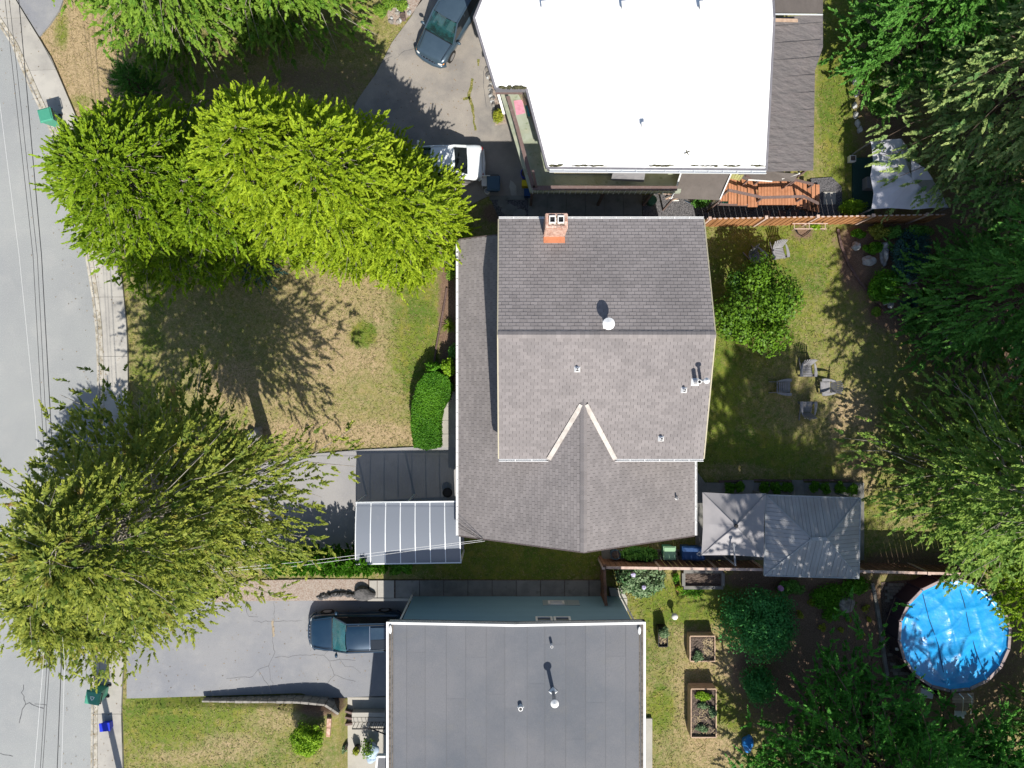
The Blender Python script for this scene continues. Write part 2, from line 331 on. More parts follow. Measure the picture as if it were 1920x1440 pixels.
# ------------------------------------------------------------------ ground with its painted dryness and sunlit patch
PXM = CAM_H / F
def drive_z(X): return -0.95 * min(1, max(0, (X + 19.6) / 12.5)) + .03
S_DRIVE = [(237, 1124), (760, 1124), (760, 1322), (640, 1318), (560, 1309), (240, 1309)]
HOLE = [(252, 1116), (790, 1116), (790, 1500), (640, 1500), (640, 1326), (252, 1318)]
holeW = [tuple(W(*p)[:2]) for p in HOLE]
xs = np.concatenate([[-400, -150, -70, -45], np.arange(-32, 32.01, .25), [45, 70, 150, 400]])
ys = np.concatenate([[-400, -150, -60, -35], np.arange(-24, 24.01, .25), [35, 60, 150, 400]])
gx, gy = np.meshgrid(xs, ys); gxf = gx.ravel(); gyf = gy.ravel()
gz = .025 * np.sin(gxf * .7 + 1) * np.cos(gyf * .6) + .012 * np.sin(gxf * 2.3) * np.sin(gyf * 2.1 + 2) - .045
ih = inside(holeW, gxf, gyf)
gz = np.where(ih, -.95 * np.clip((gxf + 19.6) / 12.5, 0, 1) - .12, gz)
def paint(X, Y, base, spots):
    px = X / PXM + 960; py = 720 - Y / PXM; out = np.full(px.shape, base, float)
    for cx, cy_, rx, ry, v in spots:
        d = ((px - cx) / rx) ** 2 + ((py - cy_) / ry) ** 2; w = 1 / (1 + np.exp(np.clip((d - 1) * 2.4, -30, 30))); out = out * (1 - w) + v * w
    return out
DRY_AND_SUN = [(150, 120, 90, 120, .85), (115, 60, 12, 30, .25), (150, 190, 20, 12, .35), (480, 160, 260, 50, .62), (690, 110, 60, 60, .45),
       (500, 680, 330, 200, .46), (650, 650, 110, 110, .7), (620, 560, 120, 50, .6), (780, 640, 48, 150, .22), (300, 600, 60, 60, .5), (262, 660, 20, 90, .42), (290, 560, 14, 60, .28), (285, 640, 20, 20, .24), (270, 700, 20, 24, .28),
       (560, 760, 120, 40, .58), (620, 815, 200, 26, .78), (430, 720, 60, 40, .7), (690, 740, 60, 40, .48), (720, 760, 50, 22, .5), (681, 627, 21, 20, -.3),
       (950, 1050, 180, 40, .1), (1500, 680, 240, 260, .30), (1440, 490, 120, 70, .26), (1400, 850, 90, 30, .0), (1350, 700, 30, 120, .05), (1510, 740, 80, 80, .5), (1640, 640, 110, 110, .42), (1600, 800, 40, 60, .9), (1600, 850, 26, 50, .35), (1620, 980, 40, 60, .3), (1380, 880, 60, 14, .55),  # the driest spot in this row paints a sunlit patch into the turf colour
       (1610, 900, 30, 40, .7), (1700, 1010, 80, 40, .45),
       (400, 1380, 170, 70, .28), (300, 1340, 60, 36, .0), (440, 1400, 60, 24, .62), (520, 1350, 50, 24, .6), (360, 1420, 80, 14, .6), (430, 1338, 20, 6, .1),
       (1300, 1270, 80, 130, .62), (1225, 1190, 18, 60, .2), (1240, 1230, 30, 60, .4), (1290, 1130, 90, 40, .08), (1380, 1310, 34, 60, .05), (1240, 1330, 24, 40, .1), (1360, 1360, 24, 30, .1), (1340, 1400, 50, 40, .7), (1380, 1260, 30, 40, .8),
       (1580, 150, 40, 200, .10), (1850, 1350, 120, 140, .6)]
SOIL = [(475, 150, 130, 26, .5), (620, 150, 100, 30, .55), (840, 600, 18, 170, 1), (1760, 520, 150, 110, 1), (1600, 500, 22, 40, 1), (1640, 450, 70, 30, 1), (1700, 590, 60, 30, 1), (1870, 560, 150, 250, 1),
        (1560, 1160, 95, 80, 1), (1640, 1180, 30, 90, .9), (1440, 1085, 90, 22, 1), (1790, 1340, 60, 60, .6), (1880, 1250, 60, 100, .7), (1720, 1050, 110, 24, .75), (1540, 1300, 170, 90, .9), (1530, 1100, 80, 20, 1), (1505, 436, 22, 14, .9), (1700, 1060, 90, 16, .9), (1630, 870, 50, 12, .6),
        (1660, 200, 60, 240, .8), (600, 1330, 45, 14, 1), (400, 440, 200, 60, .6), (760, 430, 90, 40, .6), (940, 400, 40, 20, 1), (1395, 1255, 22, 40, .75)]
dry = paint(gxf, gyf, .45, DRY_AND_SUN); soil = paint(gxf, gyf, 0, SOIL)
nx_, ny_ = len(xs), len(ys); idx = np.arange(nx_ * ny_).reshape(ny_, nx_)
faces = np.stack([idx[:-1, :-1], idx[:-1, 1:], idx[1:, 1:], idx[1:, :-1]], -1).reshape(-1, 4)
npmesh('ground', np.stack([gxf, gyf, gz], -1), faces, 'ground', attrs={'dry': dry, 'soil': soil}, kind='structure', smooth=True)

PAVED = []   # outlines on which no grass grows
def sheet(name, pts, z, m, depth=.12, parent=None, kind='structure', bevel=0):
    PAVED.append([tuple(W(*p)[:2]) for p in pts])
    mb = MB(); mb.prism([W(x, y, 0)[:2] for x, y in pts], z - depth, z); return mb.build(name, m, parent, kind=kind, bevel=bevel)

KERB = [(-60, -60), (0, 44), (32, 92), (57, 160), (82, 208), (118, 290), (145, 380), (163, 470), (172, 520), (181, 580), (186, 640), (188, 760), (189, 900), (186, 1100), (179, 1240), (176, 1340), (175, 1440), (178, 1560)]
WALKE = [(-5, -60), (72, 68), (97, 108), (122, 165), (142, 215), (180, 300), (207, 390), (225, 480), (232, 540), (238, 600), (241, 660), (242, 760), (245, 900), (243, 1100), (240, 1180), (232, 1250), (229, 1330), (232, 1440), (238, 1560)]
sheet('road', [(-900, -300), (-60, -300)] + KERB + [(200, 1900), (-900, 1900)], .0, 'asphalt_road', .2)
def along(poly, step):
    P = [W(*p) for p in poly]; out = [P[0]]; acc = 0
    d = [0]
    for a, b_ in zip(P, P[1:]): d.append(d[-1] + (b_ - a).length)
    n = int(d[-1] / step); res = []
    for i in range(n + 1):
        s = d[-1] * i / n; j = max(k for k in range(len(d)) if d[k] <= s + 1e-9); j = min(j, len(P) - 2)
        res.append(P[j].lerp(P[j + 1], (s - d[j]) / (d[j + 1] - d[j])))
    return res
walk = sheet('sidewalk', KERB + WALKE[::-1], .085, 'concrete_dark', .2)
ka = along(KERB, 1.5); wa = along(WALKE, 1.5); n = min(len(ka), len(wa))
ka = [along(KERB, 1.5)[int(i * (len(ka) - 1) / (n - 1))] for i in range(n)]; wa = [along(WALKE, 1.5)[int(i * (len(wa) - 1) / (n - 1))] for i in range(n)]
# gutter kerb pieces and walk slabs, each its own piece
for i in range(n - 1):
    a0, a1, b0, b1 = ka[i], ka[i + 1], wa[i], wa[i + 1]
    w0 = (b0 - a0); w1 = (b1 - a1); g = .006
    ax0, ax1 = a0.lerp(a1, g), a1.lerp(a0, g)
    k = .17
    mb = MB(); mb.prism([a0 + w0 * -.09, a1.lerp(a0, .008) + w1 * -.09, a1.lerp(a0, .008) + w1 * k * .2, a0 + w0 * k * .2], -.1, .025)
    mb.build('gutter_piece', 'kerb', walk)
    mb = MB(); mb.prism([a0 + w0 * .045, a1.lerp(a0, .008) + w1 * .045, a1.lerp(a0, .008) + w1 * k, a0 + w0 * k], -.1, .12)
    mb.build('kerb_piece', 'kerb', walk, bevel=.015)
    if i % 2 == 0 and i + 2 < n:
        a2, b2 = ka[i + 2], wa[i + 2]; w2 = b2 - a2
        p0, p1 = a0 + w0 * (k + .012), a2.lerp(a0, .005) + w2 * (k + .012); q1, q0 = b2.lerp(b0, .005) , b0
        mid0 = (a1 + w1 * (k + .012)); mid1 = b1
        mb = MB(); mb.prism([p0, mid0, p1, q1, mid1, q0], .0, .118 + rnd.uniform(-.004, .004)); mb.build('walk_slab', 'concrete', walk, bevel=.006)

drv_n = sheet('north_driveway', [(830, -300), (800, -20), (772, 30), (735, 80), (704, 140), (672, 185), (640, 250), (600, 300), (640, 400), (700, 440), (800, 420), (880, 385), (915, 368), (1040, 368), (1040, -300)], .02, 'asphalt_north', .15)
sheet('street_apron', [(-5, -60), (140, -60), (112, 20), (95, 45), (75, 69)], .05, 'asphalt_south', .15)
drv_m = sheet('driveway', [(243, 880), (400, 872), (520, 862), (590, 851), (680, 843), (780, 838), (870, 836), (870, 1030), (560, 1030), (400, 1034), (243, 1040)], .03, 'concrete_drive', .15)
# sloping driveway of the blue-grey house, lower towards its garage
mb = MB()
cols = [(x, 1124, (1309 if x < 560 else 1320)) for x in range(238, 761, 29)]
PAVED.append([tuple(W(*p)[:2]) for p in S_DRIVE])
for (x0, t0, b0), (x1, t1, b1) in zip(cols, cols[1:]):
    P = [W(x0, t0), W(x1, t1), W(x1, b1), W(x0, b0)]
    for p in P: p.z = drive_z(p.x)
    mb.quad(P[3], P[2], P[1], P[0])
mb.build('sloping_driveway', 'asphalt_south', kind='structure', weld=True)
LOW = -.93
PAVED.append([tuple(W(*p)[:2]) for p in [(612, 1310), (760, 1310), (760, 1500), (640, 1500), (600, 1400)]])
mb = MB(); P = G([(612, 1322), (800, 1322), (800, 1700), (700, 1700), (640, 1440), (612, 1400)]); mb.prism([p[:2] for p in P], LOW - .1, LOW + .02); mb.build('front_court', 'concrete', kind='structure')
# strips, beds and pads
sheet('gravel_strip', [(470, 1088), (600, 1086), (690, 1086), (690, 1125), (440, 1127), (400, 1130), (430, 1100)], .03, 'gravel_tan', 1.3)
sheet('gravel_yard', [(1205, 366), (1240, 362), (1350, 380), (1500, 380), (1520, 335), (1560, 332), (1578, 350), (1580, 412), (1205, 412)], .01, 'gravel_dark', .1)
sheet('rock_bed', [(918, 368), (990, 368), (990, 412), (936, 412)], .02, 'gravel_dark', .1)
pool_pave = sheet('pool_patio', [(1652, 1092), (1790, 1080), (1800, 1290), (1720, 1300), (1668, 1270), (1656, 1200)], .01, 'soil', .1)
sheet('fire_ground', [(1320, 905), (1620, 905), (1620, 1050), (1320, 1050)], .02, 'concrete_dark', .1)
sheet('side_path', [(1304, 880), (1327, 912), (1330, 1050), (1128, 1050), (1128, 1030), (1304, 1030)], .03, 'concrete_dark', .1)

# cracks in asphalt: sunk tar-dark ribbons a few millimetres proud
def crack(name, runs, z, m='black', w=.02, zf=None):
    mb = MB()
    for run in runs:
        P = [W(*p) for p in run]; Q = []
        for a, b_ in zip(P, P[1:]):
            k = max(2, int((b_ - a).length / .18))
            for i in range(k):
                q = a.lerp(b_, i / k); q.x += rnd.gauss(0, .025); q.y += rnd.gauss(0, .025); Q.append(q)
        Q.append(P[-1])
        for a, b_ in zip(Q, Q[1:]):
            d = (b_ - a); sd = Vector((-d.y, d.x, 0)).normalized() * w * rnd.uniform(.3, .7); za, zb = (zf(a.x), zf(b_.x)) if zf else (z, z)
            mb.quad((a.x - sd.x, a.y - sd.y, za + .004), (b_.x - sd.x, b_.y - sd.y, zb + .004), (b_.x + sd.x, b_.y + sd.y, zb + .004), (a.x + sd.x, a.y + sd.y, za + .004))
    mb.build(name, m, kind='structure')
M['tar'] = mat("tar", (.075, .075, .08), .8)
M['crack_tan'] = mat("crack_tan", (.34, .28, .2), .95)
crack('road_crack', [[(44, 1285), (42, 1300), (45, 1312), (48, 1320), (56, 1318), (64, 1324), (82, 1328)], [(48, 1320), (42, 1330), (40, 1345), (36, 1356)], [(0, 1412), (24, 1418)], [(64, 1320), (88, 1322)]], 0, 'tar', .032)
crack('driveway_crack', [[(508, 1130), (508, 1165), (505, 1185), (508, 1230), (498, 1255), (478, 1262), (468, 1275), (420, 1277)], [(498, 1255), (505, 1295)], [(478, 1262), (490, 1280), (503, 1300)], [(508, 1240), (560, 1236), (600, 1238), (612, 1250), (630, 1246), (660, 1250)], [(612, 1250), (618, 1275), (640, 1285), (660, 1290)], [(560, 1172), (470, 1170)], [(455, 1145), (460, 1160), (478, 1162)], [(630, 1246), (640, 1262), (655, 1262), (670, 1275)], [(608, 1290), (622, 1275)], [(600, 1238), (620, 1222), (640, 1224)]], 0, 'tar', .014, zf=drive_z)
crack('pale_crack', [[(504, 1168), (507, 1195), (505, 1200)]], 0, 'crack_tan', .12, zf=drive_z)
M['weeds'] = mat("weeds", (.13, .14, .03), .9, [((.3, .25, .1), 10, .5, .6)])
crack('weed_line', [[(898, 112), (897, 124)], [(886, 148), (882, 170), (880, 180), (883, 192), (887, 210), (889, 228), (892, 245)], [(880, 184), (868, 186)]], .02, 'weeds', .13)
crack('asphalt_crack', [[(740, 110), (760, 95), (775, 92)], [(700, 140), (712, 120), (735, 106)], [(780, 290), (830, 300)], [(910, 125), (906, 150), (908, 170), (912, 200)]], .02, 'tar', .018)

# ------------------------------------------------------------------ grass tufts (nobody could count them)
N = 120000; rs = np.random.RandomState(3)
px = rs.uniform(80, 1930, N); py = rs.uniform(-20, 1450, N); GX = (px - 960) * PXM; GY = (720 - py) * PXM; GR = rs
HOUSES_W = [[(-2.3, -6.6), (8.4, -6.6), (8.4, 6.9), (-2.3, 6.9)], [(-5.1, -30), (5.6, -30), (5.6, -11.06), (-5.1, -11.06)], [(-1.0, 9.2), (16, 9.2), (16, 30), (-2.5, 30)]]
def grass_ok(X, Y):
    ok = np.ones(X.shape, bool)
    for p in PAVED + HOUSES_W: ok &= ~inside(p, X, Y)
    ok &= ~inside(holeW, X, Y) | (X / PXM + 960 < 640) & (720 - Y / PXM > 1325)
    wx = np.array([W(*p)[:2] for p in WALKE]); order = np.argsort(-wx[:, 1]); ok &= X > np.interp(-Y, -wx[order, 1], wx[order, 0]) + .03
    return ok
def build_grass():
    X, Y, rs = GX, GY, GR
    ok = grass_ok(X, Y) & (paint(X, Y, 0, SOIL) < rs.uniform(.2, .7, N))
    X, Y = X[ok], Y[ok]; n = len(X); d = np.clip(paint(X, Y, .45, DRY_AND_SUN) + rs.normal(0, .22, n), 0, 1)
    a = rs.uniform(0, np.pi * 2, n); L_ = rs.uniform(.05, .13, n); w = rs.uniform(.008, .022, n); V = []
    for k in range(2):
        ak = a + k * 2.3 + rs.normal(0, .3, n); ca, sa = np.cos(ak), np.sin(ak); z0 = np.full(n, -.02)
        V.append(np.stack([np.stack([X - sa * w, Y + ca * w, z0], -1), np.stack([X + sa * w, Y - ca * w, z0], -1), np.stack([X + ca * L_, Y + sa * L_, rs.uniform(.0, .03, n)], -1)], 1))
    V = np.concatenate(V).reshape(-1, 3); Fc = np.arange(len(V)).reshape(-1, 3)
    npmesh('grass', V, Fc, 'grass_blades', attrs={'dry': np.tile(d, 2), 'var': rs.uniform(0, 1, 2 * n)}, kind='stuff')
# ------------------------------------------------------------------ roofs laid in separate shingles
def lay_shingles(parent, O, u, v, ulen, vlen, keep, seed, exposure=.148, tab=.305, singles=0, cropuv=None, v_north=False):
    """O eave corner, u along the eave, v up the slope (unit vectors); keep(u, v) says where the roof is. The first `singles` tabs are objects of their own."""
    r_ = random.Random(seed); O = Vector(O); u = Vector(u).normalized(); v = Vector(v).normalized(); nrm = u.cross(v).normalized()
    if nrm.z < 0: nrm = -nrm
    rows = int(vlen / exposure) + 1; mb = MB(); loose = []
    t0, t1 = (.023 if v_north else .016), .004
    for j in range(rows):
        off = (j % 2) * tab / 2 + r_.uniform(-.02, .02) - tab
        k = 0
        while off + k * tab < ulen:
            a = off + k * tab; b_ = a + tab - .011; k += 1; lo = j * exposure; hi = min(lo + exposure + .02, vlen)
            if a < 0 and b_ > .02: a = 0
            if b_ > ulen: b_ = ulen
            if a < 0 or b_ - a < .03 or not keep((a + b_) / 2, (lo + hi) / 2): continue
            dip = r_.uniform(-.004, .004); t = t0 + r_.uniform(-.003, .004)
            def P(x, y, h): return O + u * x + v * y + nrm * h
            vs = [P(a, lo + dip, t), P(b_, lo + dip, t), P(b_, hi, t1), P(a, hi, t1), P(a, lo + dip, 0), P(b_, lo + dip, 0), P(a, hi, 0), P(b_, hi, 0)]
            fs = [(0, 1, 2, 3), (4, 5, 1, 0), (5, 7, 2, 1), (6, 4, 0, 3)]
            loose.append((vs, fs, r_.random() * .999 + .001))
    if singles:
        r_.shuffle(loose)
        full = [l for l in loose if abs((Vector(l[0][1]) - Vector(l[0][0])).length - (tab - .007)) < 1e-4]
        chosen = full[:singles]; ids = set(id(c) for c in chosen); rest = [l for l in loose if id(l) not in ids]
        # one shared tab mesh, laid at each place
        proto = MB(); proto.add([(0, 0, .016), (tab - .007, 0, .016), (tab - .007, exposure + .018, .004), (0, exposure + .018, .004), (0, 0, 0), (tab - .007, 0, 0), (0, exposure + .018, 0), (tab - .007, exposure + .018, 0)], [(0, 1, 2, 3), (4, 5, 1, 0), (5, 7, 2, 1), (6, 4, 0, 3)])
        po = None
        for vs, fs, q in chosen:
            base = vs[4] - Vector(origin(parent)); mw = Matrix((( u.x, v.x, nrm.x, base.x), (u.y, v.y, nrm.y, base.y), (u.z, v.z, nrm.z, base.z), (0, 0, 0, 1)))
            if po is None: po = proto.build('shingle', 'shingle'); po.parent = parent; po.matrix_local = mw
            else: inst(po, parent, mw, 'shingle')
    else: rest = loose
    for vs, fs, q in rest: mb.add(vs, fs, q)
    if rest: mb.build('shingles', 'shingle', parent, kind='stuff')

def gutter(parent, a, b_, out, m='white_metal', w=.11):
    """hollow eaves gutter with straps"""
    a = Vector(a); b_ = Vector(b_); out = Vector(out).normalized(); mb = MB(); up = Vector((0, 0, 1))
    mb.bar(a + out * (w), b_ + out * (w), .022, .1); mb.bar(a - up * .09 + out * w / 2, b_ - up * .09 + out * w / 2, w, .012); mb.bar(a + out * .01, b_ + out * .01, .018, .1)
    g = mb.build('gutter', m, parent)
    n = max(2, int((b_ - a).length / .62)); s = MB()
    for i in range(1, n):
        c = a.lerp(b_, i / n); s.bar(c + up * .012, c + out * (w + .012) + up * .012, .03, .012)
    s.pieces('gutter_strap', m, g)
    return g
def vent_pipe(parent, p, h, r, cap=None, base=.22, slope=None, name='vent_pipe'):
    p = Vector(p); mb = MB(); mb.tube([p - Vector((0, 0, .1)), p + Vector((0, 0, h))], r, 12); o = mb.build(name, 'white_metal' if cap != 'grey' else 'alloy', parent, smooth=False)
    hb = MB(); hb.lathe(p + Vector((0, 0, h)), [(r * .7, .004), (r * .7, .006)], 10); hb.build('pipe_mouth', 'black', o)
    if base:
        fl = MB(); nv = slope or Vector((0, 0, 1)); t = nv.orthogonal().normalized() if slope is None else Vector((1, 0, 0)); s2 = nv.cross(t).normalized(); q = p + nv * .022
        fl.add([q + t * a + s2 * c for a, c in ((-base / 2, -base / 2), (base / 2, -base / 2), (base / 2, base / 2), (-base / 2, base / 2))] + [q + t * a * .35 + s2 * c * .35 + nv * .14 for a, c in ((-base / 2, -base / 2), (base / 2, -base / 2), (base / 2, base / 2), (-base / 2, base / 2))], [(0, 1, 5, 4), (1, 2, 6, 5), (2, 3, 7, 6), (3, 0, 4, 7)])
        fl.build('flashing', 'white_metal', o)
    if cap in ('round', 'grey'):
        c = MB(); c.lathe(p + Vector((0, 0, h + .04)), [(r * 1.2, 0), (r * 2.1, .03), (r * 2.1, .07), (r * .5, .17), (.01, .18)], 16); c.build('vent_cap', 'white_metal', o, smooth=False)
        c = MB()
        for k in range(3): c.bar(p + Vector((r * math.cos(k * 2.1), r * math.sin(k * 2.1), h + .06)), p + Vector((r * math.cos(k * 2.1) + .001, r * math.sin(k * 2.1), h - .05)), .02, .02)
        c.build('cap_bracket', 'alloy', o)
    return o

# ================================================================== main house
house = thing('house', 'grey-shingled house in the middle with a raised cross gable and brick chimney', 'house', (3, 0, 0))
ZE, ZR, XW, XE, XR, YS = 3.2, 6.55, -2.54, 8.68, 3.07, -7.2
sl = (ZR - ZE) / (XR - XW)
UE, UR, UX0, UX1, UYS, UYN, UYR = 5.7, 7.5, -.58, 8.43, -3.29, 7.25, 2.04
su = (UR - UE) / (UYR - UYS); UEN = UR - su * (UYN - UYR)
vap = UYS + (ZR - UE) / su
xv = (UE - ZE) / sl + XW; xv2 = 2 * XR - xv
def zl(X): return ZR - sl * abs(X - XR)
def zu(Y): return UR - su * abs(Y - UYR)
WESTP = [(XW, YS), (XR, YS), (XR, vap), (xv, UYS), (UX0 + .16, UYS), (UX0 + .16, 6.85), (XW, 6.85)]
EASTP = [(XR, YS), (XE, YS), (XE, UYS + .35), (UX1, UYS + .05), (xv2, UYS), (XR, vap)]
SOUTHP = [(UX0, UYS), (xv, UYS), (XR, vap), (xv2, UYS), (UX1, UYS), (UX1, UYR), (UX0, UYR)]
NORTHP = [(UX0, UYR), (UX1, UYR), (UX1, UYN), (UX0, UYN)]
roof = MB()
for poly, zf in ((WESTP, zl), (EASTP, zl)): roof.prism([Vector((x, y, zf(x) - .02)) for x, y in poly], .14)
lower_roof = roof.build('lower_roof', 'underlay', house)
roof = MB()
for poly in (SOUTHP, NORTHP): roof.prism([Vector((x, y, zu(y) - .02)) for x, y in poly], .14)
upper_roof = roof.build('upper_roof', 'underlay', house)
def mk(poly, fx, fy):
    def keep(a, b_): return bool(inside(poly, np.array([fx(a, b_)]), np.array([fy(a, b_)]))[0])
    return keep
cl = math.hypot(1, sl); cu = math.hypot(1, su)
lay_shingles(lower_roof, (XW, YS, ZE), (0, 1, 0), (1, 0, sl), 14.05, (XR - XW) * cl, mk(WESTP, lambda a, b_: XW + b_ / cl, lambda a, b_: YS + a), 1)
lay_shingles(lower_roof, (XE, YS, ZE), (0, 1, 0), (-1, 0, sl), 6.5, (XE - XR) * cl, mk(EASTP, lambda a, b_: XE - b_ / cl, lambda a, b_: YS + a), 2)
lay_shingles(upper_roof, (UX0, UYS, UE), (1, 0, 0), (0, 1, su), UX1 - UX0, (UYR - UYS) * cu, mk(SOUTHP, lambda a, b_: UX0 + a, lambda a, b_: UYS + b_ / cu), 3, singles=299)
lay_shingles(upper_roof, (UX0, UYN, UEN), (1, 0, 0), (0, -1, su), UX1 - UX0, (UYN - UYR) * cu, mk(NORTHP, lambda a, b_: UX0 + a, lambda a, b_: UYN - b_ / cu), 4, exposure=.16, v_north=True)
# ridge caps, each piece
def caps(parent, a, b_, s1, s2, w=.15, step=.2):
    a = Vector(a); b_ = Vector(b_); n = int((b_ - a).length / step); d = (b_ - a) / n; side = Vector((-d.y, d.x, 0)).normalized()
    src = None
    for i in range(n):
        p = a + d * i; q = p + d * 1.08
        if src is None:
            mb = MB(); z = Vector((0, 0, 1)); loc = Vector(origin(parent))
            vs = [p - side * w - z * (s1 * w) + z * .036, p + z * .056, p + side * w - z * (s2 * w) + z * .036, q - side * w - z * (s1 * w) + z * .026, q + z * .042, q + side * w - z * (s2 * w) + z * .026]
            mb.add(vs + [x - z * .03 for x in vs], [(0, 1, 4, 3), (1, 2, 5, 4), (0, 6, 7, 1), (1, 7, 8, 2)]); src = mb.build('ridge_cap', 'shingle', parent)
        else: inst(src, parent, Matrix.Translation(d * i), 'ridge_cap')
caps(upper_roof, (UX0, UYR, UR + .02), (UX1, UYR, UR + .02), su, su)
caps(lower_roof, (XR, YS, ZR + .02), (XR, vap + .3, ZR + .02), sl, sl)
# metal flashings in both valleys, rake trims, gutters
M['flashing'] = mat("flashing", (.50, .46, .42), .6, [((.38, .34, .3), 3, .45, .65)])
mb = MB()
for s_, x0 in ((-1, xv), (1, xv2)):
    a = Vector((x0 + s_ * .04, UYS - .02, UE + .06)); b_ = Vector((XR + s_ * .1, vap - .12, ZR + .0)); mb.bar(a + Vector((0, 0, .03)), b_ + Vector((0, 0, .03)), .2, .05)
mb.pieces('valley_flashing', 'flashing', upper_roof)
mb = MB()
for x in (UX0 - .015, UX1 + .015):
    for y0, y1 in ((UYS, UYR), (UYN, UYR)): mb.bar((x, y0, zu(y0) + .02), (x, y1, zu(y1) + .02), .05, .2)
M['trim_cream'] = mat("trim_cream", (.42, .38, .27), .7)
mb.pieces('rake_board', 'trim_cream', upper_roof)
mb = MB()
for x0 in (XW, XE): mb.bar((x0, YS - .02, ZE + .02), (XR, YS - .02, ZR + .02), .05, .22)
mb.bar((XW, 6.87, ZE + .02), (UX0, 6.87, zl(UX0) + .02), .05, .22)
mb.pieces('rake_board', 'brown_trim', lower_roof)
gutter(lower_roof, (XW - .01, YS, ZE + .02), (XW - .01, 6.85, ZE + .02), (-1, 0, 0), w=.10)
gutter(lower_roof, (XE + .01, YS, ZE + .02), (XE + .01, UYS - .05, ZE + .02), (1, 0, 0), w=.09)
gutter(upper_roof, (UX0, UYS - .01, UE + .02), (xv - .05, UYS - .01, UE + .02), (0, -1, 0), w=.10)
gutter(upper_roof, (xv2 + .05, UYS - .01, UE + .02), (UX1, UYS - .01, UE + .02), (0, -1, 0), w=.10)
gutter(upper_roof, (UX0, UYN + .01, UEN + .02), (UX1, UYN + .01, UEN + .02), (0, 1, 0), w=.08)
# walls
def gable(mb, x0, x1, y0, y1, zw, zr, axis):
    if axis == 'y':
        xm = (x0 + x1) / 2; prof = [(x0, 0), (x1, 0), (x1, zw), (xm, zr), (x0, zw)]; vs = [(x, y0, z) for x, z in prof] + [(x, y1, z) for x, z in prof]
    else:
        ym = (y0 + y1) / 2; prof = [(y0, 0), (y1, 0), (y1, zw), (ym, zr), (y0, zw)]; vs = [(x0, y, z) for y, z in prof] + [(x1, y, z) for y, z in prof]
    mb.add(vs, [(0, 1, 2, 3, 4), (9, 8, 7, 6, 5), (0, 5, 6, 1), (1, 6, 7, 2), (2, 7, 8, 3), (3, 8, 9, 4), (4, 9, 5, 0)])
mb = MB(); gable(mb, -2.05, 8.19, -6.7, -2.0, zl(-2.05) - .25, ZR - .25, 'y'); mb.box((-1.0, 2.3, 1.5), (2.1, 8.6, 3.0)); mb.build('lower_wall', 'stucco', house)
mb = MB(); gable(mb, -.2, 8.05, -2.85, 6.8, zu(-2.85) - .25, UR - .25, 'x'); mb.build('upper_wall', 'stucco', house)
def window(parent, c, w, h, face, frame='white_metal'):
    """face: 'w','e','s','n'; c is the centre on the wall"""
    c = Vector(c); n = {'w': Vector((-1, 0, 0)), 'e': Vector((1, 0, 0)), 's': Vector((0, -1, 0)), 'n': Vector((0, 1, 0))}[face]; t = Vector((0, 0, 1)).cross(n); z = Vector((0, 0, 1))
    mb = MB()
    for s_ in (-1, 1): mb.bar(c + t * s_ * w / 2 + z * (h / 2 + .06) + n * .04, c + t * s_ * w / 2 - z * (h / 2 + .06) + n * .04, .08, .08) if False else mb.add([c + t * (s_ * w / 2 + a) + z * b_ + n * d for d in (0, .07) for a, b_ in ((-.05, -h / 2 - .05), (.05, -h / 2 - .05), (.05, h / 2 + .05), (-.05, h / 2 + .05))], [(0, 1, 2, 3), (4, 7, 6, 5), (0, 4, 5, 1), (1, 5, 6, 2), (2, 6, 7, 3), (3, 7, 4, 0)])
    for s_ in (-1, 0, 1):
        k = .05 if s_ else .025
        mb.add([c + t * a + z * (s_ * h / 2 + b_) + n * d for d in (0, .065) for a, b_ in ((-w / 2, -k), (w / 2, -k), (w / 2, k), (-w / 2, k))], [(0, 1, 2, 3), (4, 7, 6, 5), (0, 4, 5, 1), (1, 5, 6, 2), (2, 6, 7, 3), (3, 7, 4, 0)])
    o = mb.build('window', frame, parent)
    g = MB(); g.add([c + t * a + z * b_ + n * .02 for a, b_ in ((-w / 2, -h / 2), (w / 2, -h / 2), (w / 2, h / 2), (-w / 2, h / 2))], [(0, 1, 2, 3)]); g.build('pane', 'glass', o)
    return o
for y, w in ((-5.2, 1.6), (-1.2, 1.2), (2.5, 1.8), (5.2, 1.2)): window(house, (-2.05, y, 1.7), w, 1.2, 'w')
for y, w in ((-1.2, 1.6), (2.2, 2.2), (5.2, 1.2)): window(house, (8.05, y, 4.4), w, 1.1, 'e'); window(house, (8.05, y, 1.6), w, 1.3, 'e')
window(house, (0.2, -6.7, 1.7), 1.5, 1.2, 's'); window(house, (5.6, -6.7, 1.7), 1.2, 1.0, 's')
